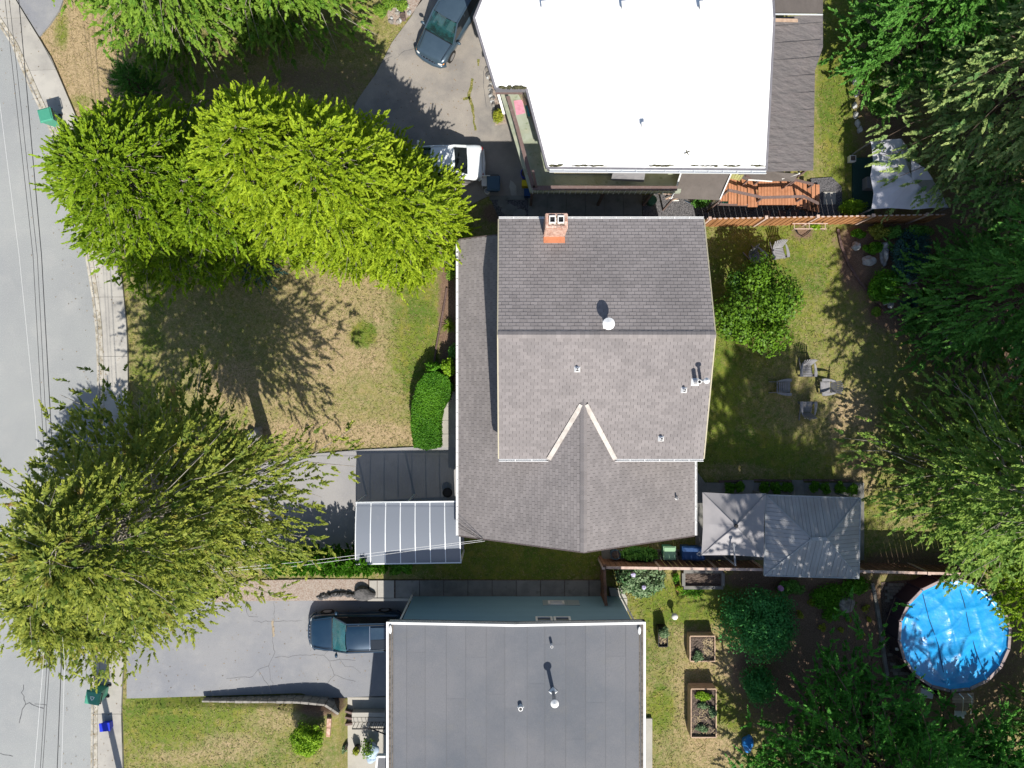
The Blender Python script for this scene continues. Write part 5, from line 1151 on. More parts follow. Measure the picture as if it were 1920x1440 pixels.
edging('stone_edging', [(1634, 1092), (1644, 1140), (1652, 1190), (1658, 1240), (1664, 1275)], 0, .17, .12, 'concrete_dark', label='curved grey kerb between the planted mulch and the pool patio', step=.45)
edging('stone_edging', [(1348, 903), (1392, 901)], 0, .1, .08, 'edging', label='low brick edging above the clipped shrubs near the umbrella', step=.3)
for x0, x1, l in ((1413, 1483, 'slate slab'), (1505, 1600, '')):
    edging('stone_edging', [(x0, 900), (x1, 901)], 0, .1, .08, 'edging', label='low brick edging between the two grey slabs' if l else 'low brick edging along the clipped shrubs above the gazebo', step=.3)
for x0, lab in ((1391, 'grey paving slab between clipped shrubs above the grey umbrella'), (1484, 'grey paving slab between clipped shrubs above the gazebo')):
    P = G([(x0, 900), (x0 + 22, 900), (x0 + 22, 928), (x0, 928)]); mb = MB(); mb.prism([p[:2] for p in P], -.02, .06); tag(mb.build('paving_slab', 'concrete_dark', bevel=.008), lab, 'slab')
# curved front step path
path = [(850, 735), (838, 750), (829, 775), (825, 800), (826, 838), (872, 838), (872, 728)]
fp = sheet('front_path', path, .03, 'concrete', .1)
for k in range(3):
    y0, y1 = 762 + k * 26, 786 + k * 26; mb = MB(); P = G([(830 if k else 834, y0), (870, y0), (870, y1), (828, y1)]); mb.prism([p[:2] for p in P], .0, .045 + .003 * k); mb.build('path_slab', 'concrete', fp)
edging('path_kerb', [(850, 733), (838, 747), (827, 772), (823, 800), (824, 838)], 0, .07, .14, 'kerb', label='thin curved concrete kerb between hedge and front path', step=.6)
# walkway slabs along the blue-grey house
wk = sheet('side_walkway', [(690, 1087), (1127, 1087), (1127, 1124), (690, 1124)], .02, 'soil', .1)
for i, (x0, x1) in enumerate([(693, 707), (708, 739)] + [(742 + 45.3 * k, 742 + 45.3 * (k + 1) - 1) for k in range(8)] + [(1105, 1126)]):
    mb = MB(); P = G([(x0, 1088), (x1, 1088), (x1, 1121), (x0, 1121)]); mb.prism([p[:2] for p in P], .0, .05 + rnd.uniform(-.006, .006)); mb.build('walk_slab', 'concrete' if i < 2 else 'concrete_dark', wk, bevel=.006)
mb = MB(); P = G([(690, 1121), (775, 1121), (775, 1126), (690, 1126)]); mb.prism([p[:2] for p in P], -1.2, .09); tag(mb.build('low_kerb', 'concrete'), 'low concrete kerb beside the glass-roofed car', 'kerb')
sp = sheet('gate_path', [(1140, 1100), (1150, 1100), (1168, 1115), (1176, 1130), (1176, 1172), (1155, 1172), (1142, 1120)], .02, 'soil', .08)
for y0, y1 in ((1102, 1121), (1122, 1146), (1147, 1172)):
    mb = MB(); P = G([(1142 + (y0 - 1102) * .2, y0), (1165 if y0 < 1110 else 1176, y0), (1176, y1), (1146 + (y0 - 1102) * .2, y1)]); mb.prism([p[:2] for p in P], .0, .04); mb.build('path_slab', 'concrete', sp, bevel=.006)
# patio under the white house deck, slabs
pt = sheet('deck_patio', [(990, 366), (1204, 366), (1204, 412), (990, 412)], .01, 'concrete_dark', .1)
for k in range(6):
    mb = MB(); P = G([(991 + k * 35.6, 352), (991 + (k + 1) * 35.6 - 1, 352), (991 + (k + 1) * 35.6 - 1, 411), (991 + k * 35.6, 411)]); mb.prism([p[:2] for p in P], .0, .04 + rnd.uniform(0, .008)); mb.build('patio_slab', 'concrete_dark', pt)
for i, x in enumerate((1431, 1459, 1483, 1510)):
    mb = MB(); P = G([(x, 395), (x + 14, 395), (x + 14, 410), (x, 410)]); mb.prism([p[:2] for p in P], .0, .05); tag(mb.build('stepping_stone', 'edging', bevel=.008), ['first', 'second', 'third', 'last'][i] + ' reddish stepping stone from the left in the dark side gravel', 'stepping stone', 'stepping stones in the side gravel')
mb = MB(); P = G([(1543, 360), (1566, 360), (1566, 384), (1543, 384)]); mb.prism([p[:2] for p in P], -.02, .07); tag(mb.build('landing_slab', 'concrete', bevel=.01), 'pale square slab in gravel at the foot of the red-brown steps', 'slab')
edging('path_kerb', [(918, 371), (985, 371)], 0, .22, .05, 'concrete_dark', label='grey kerb below the dark slate bin', step=.8)
for i, (x, y_, r) in enumerate(((955, 392, .4), (975, 404, .35), (942, 382, .28))):
    mb = MB(); mb.blob(tuple(W(x, y_, 0)[:2]) + (.03,), (r, r * .8, .05), i, 2, .3); tag(mb.build('flagstone', 'concrete_dark'), ['largest flat flagstone in the rock bed beside the cedar', 'flat flagstone nearest the shingled roof in the rock bed', 'small flagstone close to the cedar tip'][i], 'stone')
# raised beds
def raised(label, x0, x1, y0, y1, z, m='raised_wood', t=.05):
    a = W(x0, y0, z); b_ = W(x1, y1, z); o = thing('raised_bed', label, 'planter', ((a.x + b_.x) / 2, (a.y + b_.y) / 2, 0)); cx, cy_ = (a.x + b_.x) / 2, (a.y + b_.y) / 2; w, d = b_.x - a.x, a.y - b_.y
    for c, s_ in (((cx, a.y, z / 2), (w, t, z)), ((cx, b_.y, z / 2), (w, t, z)), ((a.x, cy_, z / 2), (t, d - t, z - .004)), ((b_.x, cy_, z / 2), (t, d - t, z - .004))): mb = MB(); mb.box(c, s_); mb.build('side_board', m, o)
    mb = MB(); n = 14; vv = []; rr = random.Random(int(x0))
    for j in range(n + 1):
        for i in range(n + 1): vv.append((a.x + w * i / n, b_.y + d * j / n, z - .14 + rr.uniform(-.03, .03)))
    mb.add(vv, [(j * (n + 1) + i, j * (n + 1) + i + 1, (j + 1) * (n + 1) + i + 1, (j + 1) * (n + 1) + i) for j in range(n) for i in range(n)]); mb.build('soil', 'soil', o)
    return o, (a, b_)
rb1, _ = raised('smaller square timber raised bed below the round dark shrub', 1294, 1340.5, 1193, 1240, .62)
rb2, _ = raised('long timber raised bed with lettuce at one end', 1296, 1343, 1292, 1383, .7)
rb3, _ = raised('narrow black planter trough with trailing greenery', 1235, 1252, 1178, 1213, .62, 'black', .03)
raised('low concrete-edged vegetable bed along the dark fence', 1282, 1356, 1072, 1102, .18, 'concrete_dark', .17)
lp = thing('garden_lamp', 'white round garden lamp on the grass by the black trough', 'lamp', tuple(W(1261, 1152, 0))); c = W(1261, 1150, 0)
mb = MB(); mb.lathe(c, [(.05, 0), (.05, .35)], 10); mb.build('lamp_post', 'white_plastic', lp); mb = MB(); mb.blob(c + Vector((0, 0, .5)), (.17, .17, .17), 1, 3, 0.0); mb.build('lamp_globe', 'white_plastic', lp, smooth=True)
bag = MB(); bag.blob(W(1402, 1393, .2), (.34, .42, .22), 8, 3, .35); tag(bag.build('tarp_bundle', 'bag_blue', smooth=True), 'crumpled blue tarp bundle on the grass', 'tarp')
# bits near the white house
sc_ = thing('garden_chair', 'white moulded garden chair beside the white sedan', 'chair', tuple(W(912, 348, 0))); c = W(912, 346, 0)
mb = MB(); mb.box((c.x, c.y, .45), (.44, .42, .03)); mb.build('seat', 'white_plastic', sc_, bevel=.01); mb = MB(); mb.box((c.x, c.y + .22, .66), (.44, .03, .42)); mb.build('backrest', 'white_plastic', sc_)
for dx in (-.2, .2):
    for dy in (-.18, .18): mb = MB(); mb.box((c.x + dx, c.y + dy, .23), (.035, .035, .44)); mb.build('leg', 'white_plastic', sc_)
    mb = MB(); mb.box((c.x + dx, c.y, .66), (.04, .44, .025)); mb.build('arm', 'white_plastic', sc_)
tub('bucket', 'white bucket standing below the white garden chair', 'bucket', 914, 361, .02, .15, .34, 'white_plastic', 'grey_plastic')
tub('planter_tub', 'blue tub under the corner of the timber deck', 'tub', 985, 330, .02, .26, .5, 'tub_blue')
mb = MB(); c = W(986, 343, .5); mb.box((c.x, c.y, .28), (.42, .3, .5)); tag(mb.build('yellow_crate', 'yellow', bevel=.02), 'bright yellow crate under the deck corner', 'crate')
mb = MB(); c = W(990, 360, .5); mb.box((c.x, c.y, .25), (.4, .4, .45)); tag(mb.build('blue_crate', 'bin_blue', bevel=.02), 'dark blue crate below the yellow crate', 'crate')
mb = MB(); c = W(963, 356, .05); mb.blob((c.x, c.y, .03), (.2, .45, .02), 4, 2, .3); tag(mb.build('sand_spill', 'concrete'), 'pale sand spill on the dark driveway', 'spill', None)
rug = MB(); P = [W(963, 189, deckz), W(979, 187, deckz), W(985, 212, deckz), W(968, 216, deckz)]; rug.prism([p[:2] for p in P], deckz, deckz + .012); tag(rug.build('pink_rug', 'pink'), 'faded pink rug on the narrow deck', 'rug')
tub('flower_pot', 'white pot with dark earth beside the pink rug', 'pot', 962, 205, deckz, .13, .3, 'white_plastic').location
mb = MB(); c = W(994, 207, deckz + .4); mb.box((c.x, c.y, deckz + .42), (.32, .55, .05), .25); tch = mb.build('deck_chair', 'teal', bevel=.01); tag(tch, 'teal folding chair against the white-roofed house', 'chair'); mb = MB(); mb.box((c.x + .14, c.y, deckz + .6), (.04, .5, .4), .25); mb.build('backrest', 'teal', tch)
mb = MB()
for dx in (-.12, .12):
    for dy in (-.22, .22): mb.box((c.x + dx, c.y + dy, deckz + .2), (.03, .03, .4))
mb.pieces('leg', 'black', tch)
wl = thing('white_lattice', 'white slatted panel leaning against the timber deck', 'panel', tuple(W(940, 195, 0)))
for k in range(3): mb = MB(); mb.bar(W(932.5 + k * 3, 174, 2.0), W(944 + k * 1.5, 214, 1.2), .07, .03); mb.build('slat', 'white_plastic', wl)
mb = MB(); mb.bar(W(932, 178, 1.95), W(941, 178, 1.95), .05, .05); mb.tube([W(936, 178, 1.95), W(936, 178, .05)], .03, 6); mb.tube([W(945, 213, 1.2), W(945, 213, .05)], .03, 6); mb.build('lattice_frame', 'white_plastic', wl)
# round pot and trellis
tub('flower_pot', 'round pot with lime-green plant on the garden wall', 'pot', 1271, 1101, .0, .17, .3, 'pot_clay')
tub('dark_planter', 'dark round planter tub in the corner behind the fence', 'pot', 1151, 1035, .03, .26, .6, 'bin_teal')
tub('brown_barrel', 'brown barrel planter among rocks at the top driveway', 'pot', 757, 36, .02, .16, .35, 'rail_brown')
tub('fire_bowl', 'black round bowl in the carport shade', 'bowl', 840, 922, .03, .26, .3, 'black', 'black')
hp = MB(); 
for k in range(3): hp.tube([W(1489 + 2 * k, 429, .04), W(1497, 439, .04), W(1505, 444, .04), W(1514, 438, .04), W(1521, 428 + k, .04)], .018, 6)
tag(hp.build('garden_hose', 'black'), 'dark hose curled in the bare patch by the fence', 'hose')
tr = MB(); tr.bar(W(1486, 419, 1.0), W(1552, 419, 1.0), .04, .04); tr.bar(W(1490, 429, .4), W(1550, 429, .4), .04, .04)
for x in (1490, 1518, 1548): a = W(x, 429, .4); tr.box((a.x, a.y, .2), (.03, .03, .4)); tr.bar(W(x, 419, 1.0), W(x, 429, .38), .03, .03)
tag(tr.build('plant_frame', 'fence_cap'), 'thin wooden plant frame in front of the orange-brown fence', 'frame')

# ------------------------------------------------------------------ retaining wall, steps and rails by the blue-grey house entry
rwall = thing('retaining_wall', 'low stone retaining wall between sloping driveway and grass', 'wall', tuple(W(500, 1314, 0)))
r_ = random.Random(4)
def stone_run(pts, top, depth_at, m='rock', w=.11):
    P = along(pts, .42)
    for a, b_ in zip(P, P[1:]):
        mid = (a + b_) / 2; lo = depth_at(mid.x) - .1; ang = math.atan2(b_.y - a.y, b_.x - a.x); n = max(1, int((top - lo) / .28))
        for j in range(n):
            z0 = lo + (top - lo) * j / n; z1 = lo + (top - lo) * (j + 1) / n; mb = MB(); mb.box((mid.x, mid.y, (z0 + z1) / 2), ((b_ - a).length - .015, w + r_.uniform(-.03, .03), z1 - z0 - .01), ang); mb.build('stone', m, rwall, bevel=.02)
stone_run([(380, 1313), (430, 1314), (560, 1315), (610, 1320), (636, 1337)], .14, drive_z)
stone_run([(618, 1345), (616, 1380)], .14, lambda x: LOW, 'brick', .22)
nwall = MB(); P = G([(600, 1108), (668, 1104), (672, 1126), (596, 1126)]); 
for i in range(16):
    t = i / 15; q = W(602 + 70 * t, 1119 - 6 * math.sin(t * 3), 0); nw = MB(); nw.blob((q.x, q.y, -.1), (.22, .16, .3), i, 2, .35); tag(nw.build('edge_rock', 'rock_dark'), 'dark rock holding the gravel above the glass-roofed car', 'rock', 'rocks holding the gravel strip')
mb = MB(); q = W(683, 1112, 0); mb.blob((q.x, q.y, .12), (.55, .38, .3), 77, 3, .25); tag(mb.build('boulder', 'rock_dark'), 'large flat-topped dark boulder beside the gravel strip', 'rock')
# entry steps (down to the court) and their black rails
es = thing('entry_steps', 'concrete entry steps between black metal railings', 'steps', tuple(W(680, 1360, LOW)))
for k, (y0, y1, z) in enumerate(((1336, 1344, LOW + .5), (1345, 1353, LOW + .33), (1354, 1362, LOW + .17))):
    mb = MB(); P = G([(660, y0), (722, y0), (722, y1), (660, y1)], z); mb.prism([p[:2] for p in P], LOW, z + .02); mb.build('step', 'concrete', es)
for k, (x0, y0, x1, y1) in enumerate(((622, 1327, 660, 1338), (622, 1342, 660, 1348), (620, 1362, 660, 1358))):
    mb = MB(); mb.bar(W(x0, y0, LOW + .3), W(x1, y1, LOW + .3), .10, .3); mb.build('timber_riser', 'rail_brown', es)
for (x0, x1, yb, yt) in ((660, 722, 1364, 1367),):
    a, b_ = W(x0, yt, LOW + .95), W(x1, yt, LOW + .95); r1_ = rail(es, [a[:2], b_[:2]], LOW + .05, LOW + .95, .05, 5, 'black', 'black', .022)
a, b_ = W(694, 1366, LOW + .95), W(724, 1378, LOW + .95); rail(es, [a[:2], b_[:2]], LOW + .05, LOW + .95, .05, 5, 'black', 'black', .022)
tub('flower_pot', 'dark pot with pink flowers nearest the round bush', 'pot', 640, 1413, LOW + .02, .19, .38, 'black')
tub('flower_pot', 'dark pot with yellow-green leaves beside the porch', 'pot', 664, 1417, LOW + .02, .2, .38, 'black')
mb = MB(); mb.blob(W(700, 1408, LOW + .45), (.35, .3, .2), 21, 3, .45); mb.blob(W(697, 1420, LOW + .3), (.2, .3, .2), 22, 3, .45); tag(mb.build('folded_sheet', mat('pale_blue', (.4, .5, .62), .8), smooth=True), 'crumpled pale blue sheet by the porch roof corner', 'sheet')
mb = MB(); P = G([(1210, 1345), (1222, 1345), (1222, 1500), (1210, 1500)]); mb.prism([p[:2] for p in P], .0, .15); tag(mb.build('back_step', 'concrete'), 'concrete back step along the blue-grey house wall', 'step')

# ------------------------------------------------------------------ rocks
def rock(label, px, py, rx, ry, h, m='rock', seed=0, group=None, z=0):
    mb = MB(); c = W(px, py, 0); mb.blob((c.x, c.y, z + h * .3), (rx, ry, h), seed, 3, .28); tag(mb.build('rock', m), label, 'rock', group)
rock('big brown boulder in the planted mulch bed by the pool', 1580, 1129, .42, .40, .55, 'rock', 2)
rock('white boulder on the pink mulch near the back lawn edge', 1604, 462, .22, .2, .25, 'boulder', 3)
rock('long grey boulder lying behind the rock bed shrubs', 1656, 478, .2, .45, .35, 'boulder', 4)
rock('pale slab-like boulder at the bed corner', 1626, 490, .35, .25, .3, 'boulder', 5)
rock('small pale boulder topping the rock bed', 1655, 462, .2, .2, .3, 'boulder', 6)
for i, (x, y_) in enumerate(((1660, 566), (1669, 573), (1780, 548), (1774, 556), (1704, 527), (1714, 527), (1763, 605), (1768, 620), (1773, 630), (1786, 645), (1600, 122), (1602, 152), (1606, 175), (1602, 198), (1604, 216), (1608, 232), (1612, 244))):
    if i < 10: rock('pale stone lying among the dark conifer skirts and rock bed', x, y_, .14, .16, .14, 'boulder', i + 30, 'pale stones in the rock bed')
    else: rock('white stone in the line along the shaded grass strip', x, y_, .13, .18, .12, 'boulder', i + 30, 'white stones along the shaded strip')
for i, (x, y_) in enumerate(((470, 818), (482, 808), (459, 822))): rock(['grey stone statue base under the tree, largest of three', 'rounded boulder behind the other two near the trunk', 'small light stone beside the trunk shadow'][i], x + 4, y_, (.28, .24, .2)[i], .26, (.4, .35, .3)[i], 'boulder' if i != 1 else 'rock', i + 60)
for i in range(26):
    t = i / 25; x = 915 + 20 * t ** 1.2 + rnd.uniform(-4, 4); y_ = 132 + 92 * t; rock('small mixed stone in the narrow rockery below the white roof', x, y_, rnd.uniform(.06, .14), rnd.uniform(.06, .14), rnd.uniform(.05, .12), ('rock', 'boulder', 'rock_dark')[i % 3], i + 90, 'stones in the narrow rockery')
for i in range(24):
    x = rnd.uniform(728, 768); y_ = rnd.uniform(0, 44)
    if (x - 728) * .9 + y_ < 68: rock('small stone in the rockery at the top driveway edge', x, y_, rnd.uniform(.07, .16), rnd.uniform(.07, .14), .1, ('rock', 'boulder')[i % 2], i + 130, 'stones in the top rockery')
sheet('rockery_ground', [(722, -10), (800, -10), (772, 26), (745, 47), (728, 42)], .02, 'gravel_tan', .08)
sheet('wall_rockery', [(912, 118), (925, 118), (938, 180), (950, 232), (928, 236), (924, 190)], .03, 'gravel_tan', .08)
# ------------------------------------------------------------------ foliage
def leafbox(base, d, n, l, w):
    """diamond leaves: base point, direction, in-plane side vector, length, half-width -> verts"""
    tip = base + d * l[:, None]; mid = base + d * (l * .45)[:, None]
    return np.stack([base, mid + n * w[:, None], tip, mid - n * w[:, None]], 1).reshape(-1, 3)
def unit(a): return a / np.maximum(np.linalg.norm(a, axis=-1, keepdims=True), 1e-9)
def conifer(name, label, px, py, h, r, m, wood, seed, z0=1.2, nb=230, twigs=9, nleaf=24, leaf=.15, lw=.22, shape=.75, up=.15, droop=.35, dens_low=1.15, cat='tree', group=None, lean=(0, 0), plume=.75, pup=.35, pout=.8, pside=.5, flat=.6, jit=.25, smin=.3, gap=None, belly=0.0, rough=.3, pn=.14, fanw=0.0):
    """a trunk, limbs, and on every limb a row of feathery plumes made of needle sprays"""
    rs = np.random.RandomState(seed); c = W(px, py, 0); root = thing(name, label, cat, (c.x, c.y, 0), group)
    t = ((np.arange(nb) + rs.rand(nb)) / nb) ** dens_low
    zb = z0 + (h - z0) * t * .98; R = r * np.clip(1 - t, 0, 1) ** shape * rs.uniform(1 - rough, 1.04 + rough * .3, nb) + .2
    R *= 1 - belly * np.clip(1 - t / .18, 0, 1)
    az = np.arange(nb) * 2.39996 + rs.normal(0, .3, nb)
    R *= 1 + jit * np.sin(az * 3 + seed) * np.sin(t * 14 + seed * 2) + jit * .6 * np.sin(az * 5 + seed * 3 + t * 20)
    if gap:   # sides where the lower limbs are short: (azimuth, half-width, up to this share of the height, factor)
        for ga, gw, gt, gf in gap:
            da = np.abs((az - ga + np.pi) % (2 * np.pi) - np.pi); R = np.where((da < gw) & (t < gt), R * gf, R)
    ca, sa = np.cos(az), np.sin(az)
    def P(s, k):
        Rr = R[k]; zz = zb[k] + Rr * (up * s - droop * s ** 2); zz = np.maximum(zz, .2); bend = .14 * np.sin(s * 3 + k * 1.3) * Rr * s
        return np.stack([c.x + ca[k] * Rr * s - sa[k] * bend + lean[0] * (zz / h) ** 1.3, c.y + sa[k] * Rr * s + ca[k] * bend + lean[1] * (zz / h) ** 1.3, zz], -1)
    K = np.repeat(np.arange(nb), twigs); S = np.tile((np.arange(twigs) + .5) / twigs, nb) + rs.uniform(-.5, .5, nb * twigs) / twigs
    sm = smin * np.clip((1 - t[K]) / .25, 0, 1); S = sm + (1 - sm) * np.clip(S, 0, 1) ** .8; n1 = len(K); p0 = P(S, K); T = unit(P(S + .03, K) - P(S - .03, K)); side = rs.choice([-1.0, 1.0], (n1, 1))
    Sv = unit(np.cross(T, np.array([0, 0, 1.0]))) * side; Z = np.array([0, 0, 1.0])
    off = (fanw * R[K] * rs.beta(1.1, 1.6, n1) * np.clip(1.15 - S, 0, 1) ** .7 * np.clip(S * 3, 0, 1))[:, None]; p0 = p0 + Sv * off; p0[:, 2] -= off[:, 0] * .22; p0[:, 2] = np.maximum(p0[:, 2], .2)
    ax = unit(T * pout + Sv * (pside * rs.uniform(0, 1.6, (n1, 1)) * (1.15 - S[:, None])) + Z * (pup + rs.normal(0, .22, (n1, 1))) + rs.normal(0, pn, (n1, 3)) * np.array([1, 1, .6]))
    tl = plume * rs.uniform(.55, 1.25, n1) * np.clip(R[K] / 1.6, .45, 1.15)
    e1 = unit(np.cross(ax, Z)); e2 = np.cross(e1, ax)
    KK = np.repeat(np.arange(n1), nleaf); N2 = len(KK); q = rs.rand(N2) ** .85; ph = rs.uniform(0, 2 * np.pi, N2)
    la = (1.0 - .7 * q)[:, None] * rs.uniform(.7, 1.15, (N2, 1)); rad = e1[KK] * np.cos(ph)[:, None] + e2[KK] * (np.sin(ph) * flat)[:, None]
    b = p0[KK] + ax[KK] * (tl[KK] * q)[:, None]; b[:, 2] -= (q ** 2) * tl[KK] * .16
    d = unit(ax[KK] * np.cos(la) + unit(rad) * np.sin(la) + rs.normal(0, .08, (N2, 3)))
    l = leaf * rs.uniform(.6, 1.35, N2) * (1.25 - .65 * q); nn = unit(np.cross(d, unit(Z + rs.normal(0, .5, (N2, 3)))))
    w = (l * lw)[:, None]; V = np.stack([b - nn * w, b + nn * w, b + d * l[:, None]], 1)
    tint = np.clip(.5 * q + rs.uniform(0, .3, N2) + np.repeat(rs.uniform(-.1, .3, n1), nleaf), 0, 1)
    keep = V[:, :, 2].min(1) > .02; V = V[keep].reshape(-1, 3); tint = tint[keep]
    npmesh('crown', V, np.arange(len(V)).reshape(-1, 3), m, root, attrs={'tint': tint})
    mb = MB(); tr_ = .018 * h + .06; mb.tube([(c.x + lean[0] * (k / 8) ** 1.3, c.y + lean[1] * (k / 8) ** 1.3, h * k / 8 * .97 - .1 * (k == 0)) for k in range(9)], tr_, 9, r1=.03)
    mb.build('trunk', 'bark', root, smooth=True)
    ks = np.arange(nb); seg = [0, .35, .7, 1.0]; rad_ = .010 + .0055 * R; rings = []
    for i, s in enumerate(seg):
        p = P(np.full(nb, s), ks); w = rad_ * (1.05 - s * .8); rings.append(np.stack([p + np.stack([-sa * w, ca * w, w * 0], -1), p + np.stack([sa * w, -ca * w, w * 0], -1), p + np.stack([w * 0, w * 0, w * 1.4], -1)], 1))
    LV = np.stack(rings, 1).reshape(-1, 3); base = (np.arange(nb) * 12)[:, None, None]
    f = np.array([[i * 3 + a, i * 3 + b_, (i + 1) * 3 + b_, (i + 1) * 3 + a] for i in range(3) for a, b_ in ((0, 1), (1, 2), (2, 0))])
    npmesh('limbs', LV, (base + f[None]).reshape(-1, 4), wood, root, kind='stuff')
    return root
def leafcloud(center, radii, n, leaf, seed, lumps=40, lumpr=.34, lw=.45, zmin=.05, upbias=.25, shell=.75, box=None):
    rs = np.random.RandomState(seed); cx, cy_, cz = center
    if box is not None: lc = np.stack([rs.uniform(-1, 1, lumps), rs.uniform(-1, 1, lumps), rs.uniform(-1, 1, lumps)], -1)
    else:
        d = unit(rs.normal(0, 1, (lumps, 3))); lc = d * (rs.rand(lumps, 1) ** .35) * shell
    k = rs.randint(0, lumps, n); dd = rs.normal(0, 1, (n, 3)); dd[:, 2] += upbias; dd = unit(dd); rr = lumpr * rs.uniform(.6, 1.12, (n, 1)) * (.7 + .6 * np.abs(np.sin(k * 1.7)))[:, None]
    p = lc[k] + dd * rr; p = p * np.array(radii) + np.array([cx, cy_, cz]); ok = p[:, 2] > zmin; p, dd, k = p[ok], dd[ok], k[ok]; n = len(p)
    nrm = unit(dd + rs.normal(0, .55, (n, 3)) + np.array([0, 0, .3])); a = unit(np.cross(nrm, rs.normal(0, 1, (n, 3)))); b = np.cross(nrm, a); l = leaf * rs.uniform(.65, 1.3, n)
    V = leafbox(p - a * (l * .5)[:, None], a, b, l, l * lw); tint = np.clip(rs.uniform(0, .55, n) + .5 * np.abs(np.sin(k * 2.3)) * .8, 0, 1)
    return V, tint
def bush(name, label, px, py, rx, ry, h, m, n=5000, leaf=.07, seed=0, cat='shrub', group=None, lumps=40, lumpr=.32, z=0, stem=True, lw=.45, zc=None, shell=.75, upbias=.25, trunk=None):
    c = W(px, py, 0); root = thing(name, label, cat, (c.x, c.y, z), group); zc = h * .52 if zc is None else zc
    V, t = leafcloud((c.x, c.y, z + zc), (rx, ry, h * .5 if trunk is None else h - zc), n, leaf, seed, lumps, lumpr, lw, z + .03, upbias, shell)
    npmesh('foliage', V, np.arange(len(V)).reshape(-1, 4), m, root, attrs={'tint': t})
    mb = MB(); r_ = random.Random(seed)
    if trunk: mb.tube([(c.x, c.y, z - .05), (c.x, c.y, z + zc)], trunk, 8, r1=trunk * .5)
    for i in range(7 if not trunk else 12):
        a = r_.uniform(0, 6.28); q = r_.uniform(.3, .6); mb.tube([(c.x, c.y, z + (0 if not trunk else zc * .5)), (c.x + math.cos(a) * rx * q * .5, c.y + math.sin(a) * ry * q * .5, z + zc * .8), (c.x + math.cos(a) * rx * q, c.y + math.sin(a) * ry * q, z + zc * 1.2)], .012 + .01 * h, 5, r1=.006)
    mb.build('trunk' if trunk else 'stems', 'bark', root)
    return root
def spiky(label, px, py, r, n, m, seed=0, h=.5, z=0, cat='plant', w=.02, name='spiky_plant'):
    c = W(px, py, 0); rs = np.random.RandomState(seed); a = rs.uniform(0, 6.28, n); el = rs.uniform(.25, 1.3, n); L = r * rs.uniform(.7, 1.15, n); V = []; Fc = []
    d = np.stack([np.cos(a) * np.cos(el), np.sin(a) * np.cos(el), np.sin(el)], -1); s = np.stack([-np.sin(a), np.cos(a), a * 0], -1) * w
    o = np.array([c.x, c.y, z + .05]); p1 = o + d * (L * .55)[:, None]; p2 = o + d * L[:, None]; p2[:, 2] -= L * .3; p2[:, 2] = np.maximum(p2[:, 2], z + .03)
    V = np.stack([o + s * .5, o - s * .5, p1 - s, p1 + s, p2], 1).reshape(-1, 3); b = (np.arange(n) * 5)[:, None]
    q = np.concatenate([b + np.array([[0, 1, 2, 3]]), b + np.array([[3, 2, 4, 4]])]);
    mbx = MB(); mbx.add(V.tolist(), [tuple(x) for x in (b + np.array([[0, 1, 2, 3]])).tolist()] + [tuple(x) for x in (b + np.array([[3, 2, 4]])).tolist()]); o_ = mbx.build(name, m); return tag(o_, label, cat)
# species colours
M['leaf_lime'] = leafmat("leaf_lime", (.17, .29, .012), (.50, .62, .035), .38)
M['leaf_lime_dark'] = leafmat("leaf_lime_dark", (.10, .21, .010), (.36, .50, .022), .36)
M['leaf_mid'] = leafmat("leaf_mid", (.06, .18, .014), (.32, .47, .06), .34)
M['leaf_olive'] = leafmat("leaf_olive", (.055, .12, .014), (.44, .47, .07), .32, extra=[((.38, .17, .07), .8, .60, .72, .65)])
M['leaf_fir'] = leafmat("leaf_fir", (.075, .20, .04), (.28, .46, .11), .25)
M['leaf_fir_pale'] = leafmat("leaf_fir_pale", (.09, .22, .06), (.50, .58, .20), .28)
M['leaf_cedar'] = leafmat("leaf_cedar", (.09, .22, .035), (.42, .56, .11), .38)
M['leaf_deep'] = leafmat("leaf_deep", (.06, .19, .03), (.18, .42, .07), .32)
M['leaf_pine'] = leafmat("leaf_pine", (.05, .19, .025), (.15, .45, .06), .32)
M['leaf_bushgreen'] = leafmat("leaf_bushgreen", (.045, .16, .008), (.15, .38, .02), .3)
M['leaf_gloss'] = mat("leaf_gloss", (.018, .07, .010), .5, attr=[('tint', (.17, .32, .02))], trans=.25, spec=.25)
M['leaf_box'] = leafmat("leaf_box", (.04, .15, .006), (.13, .32, .015), .25)
M['leaf_boxlime'] = leafmat("leaf_boxlime", (.10, .24, .008), (.34, .52, .03), .3)
M['leaf_teal'] = leafmat("leaf_teal", (.02, .075, .065), (.06, .15, .13), .2)
M['leaf_sea'] = leafmat("leaf_sea", (.04, .20, .05), (.11, .38, .09), .3)
M['leaf_varieg'] = leafmat("leaf_varieg", (.03, .12, .03), (.30, .40, .22), .25)
M['leaf_dead'] = leafmat("leaf_dead", (.16, .07, .03), (.42, .21, .09), .2)
M['leaf_spiky'] = leafmat("leaf_spiky", (.03, .10, .07), (.1, .2, .13), .15)
M['leaf_yellow'] = leafmat("leaf_yellow", (.16, .24, .015), (.45, .46, .05), .3)

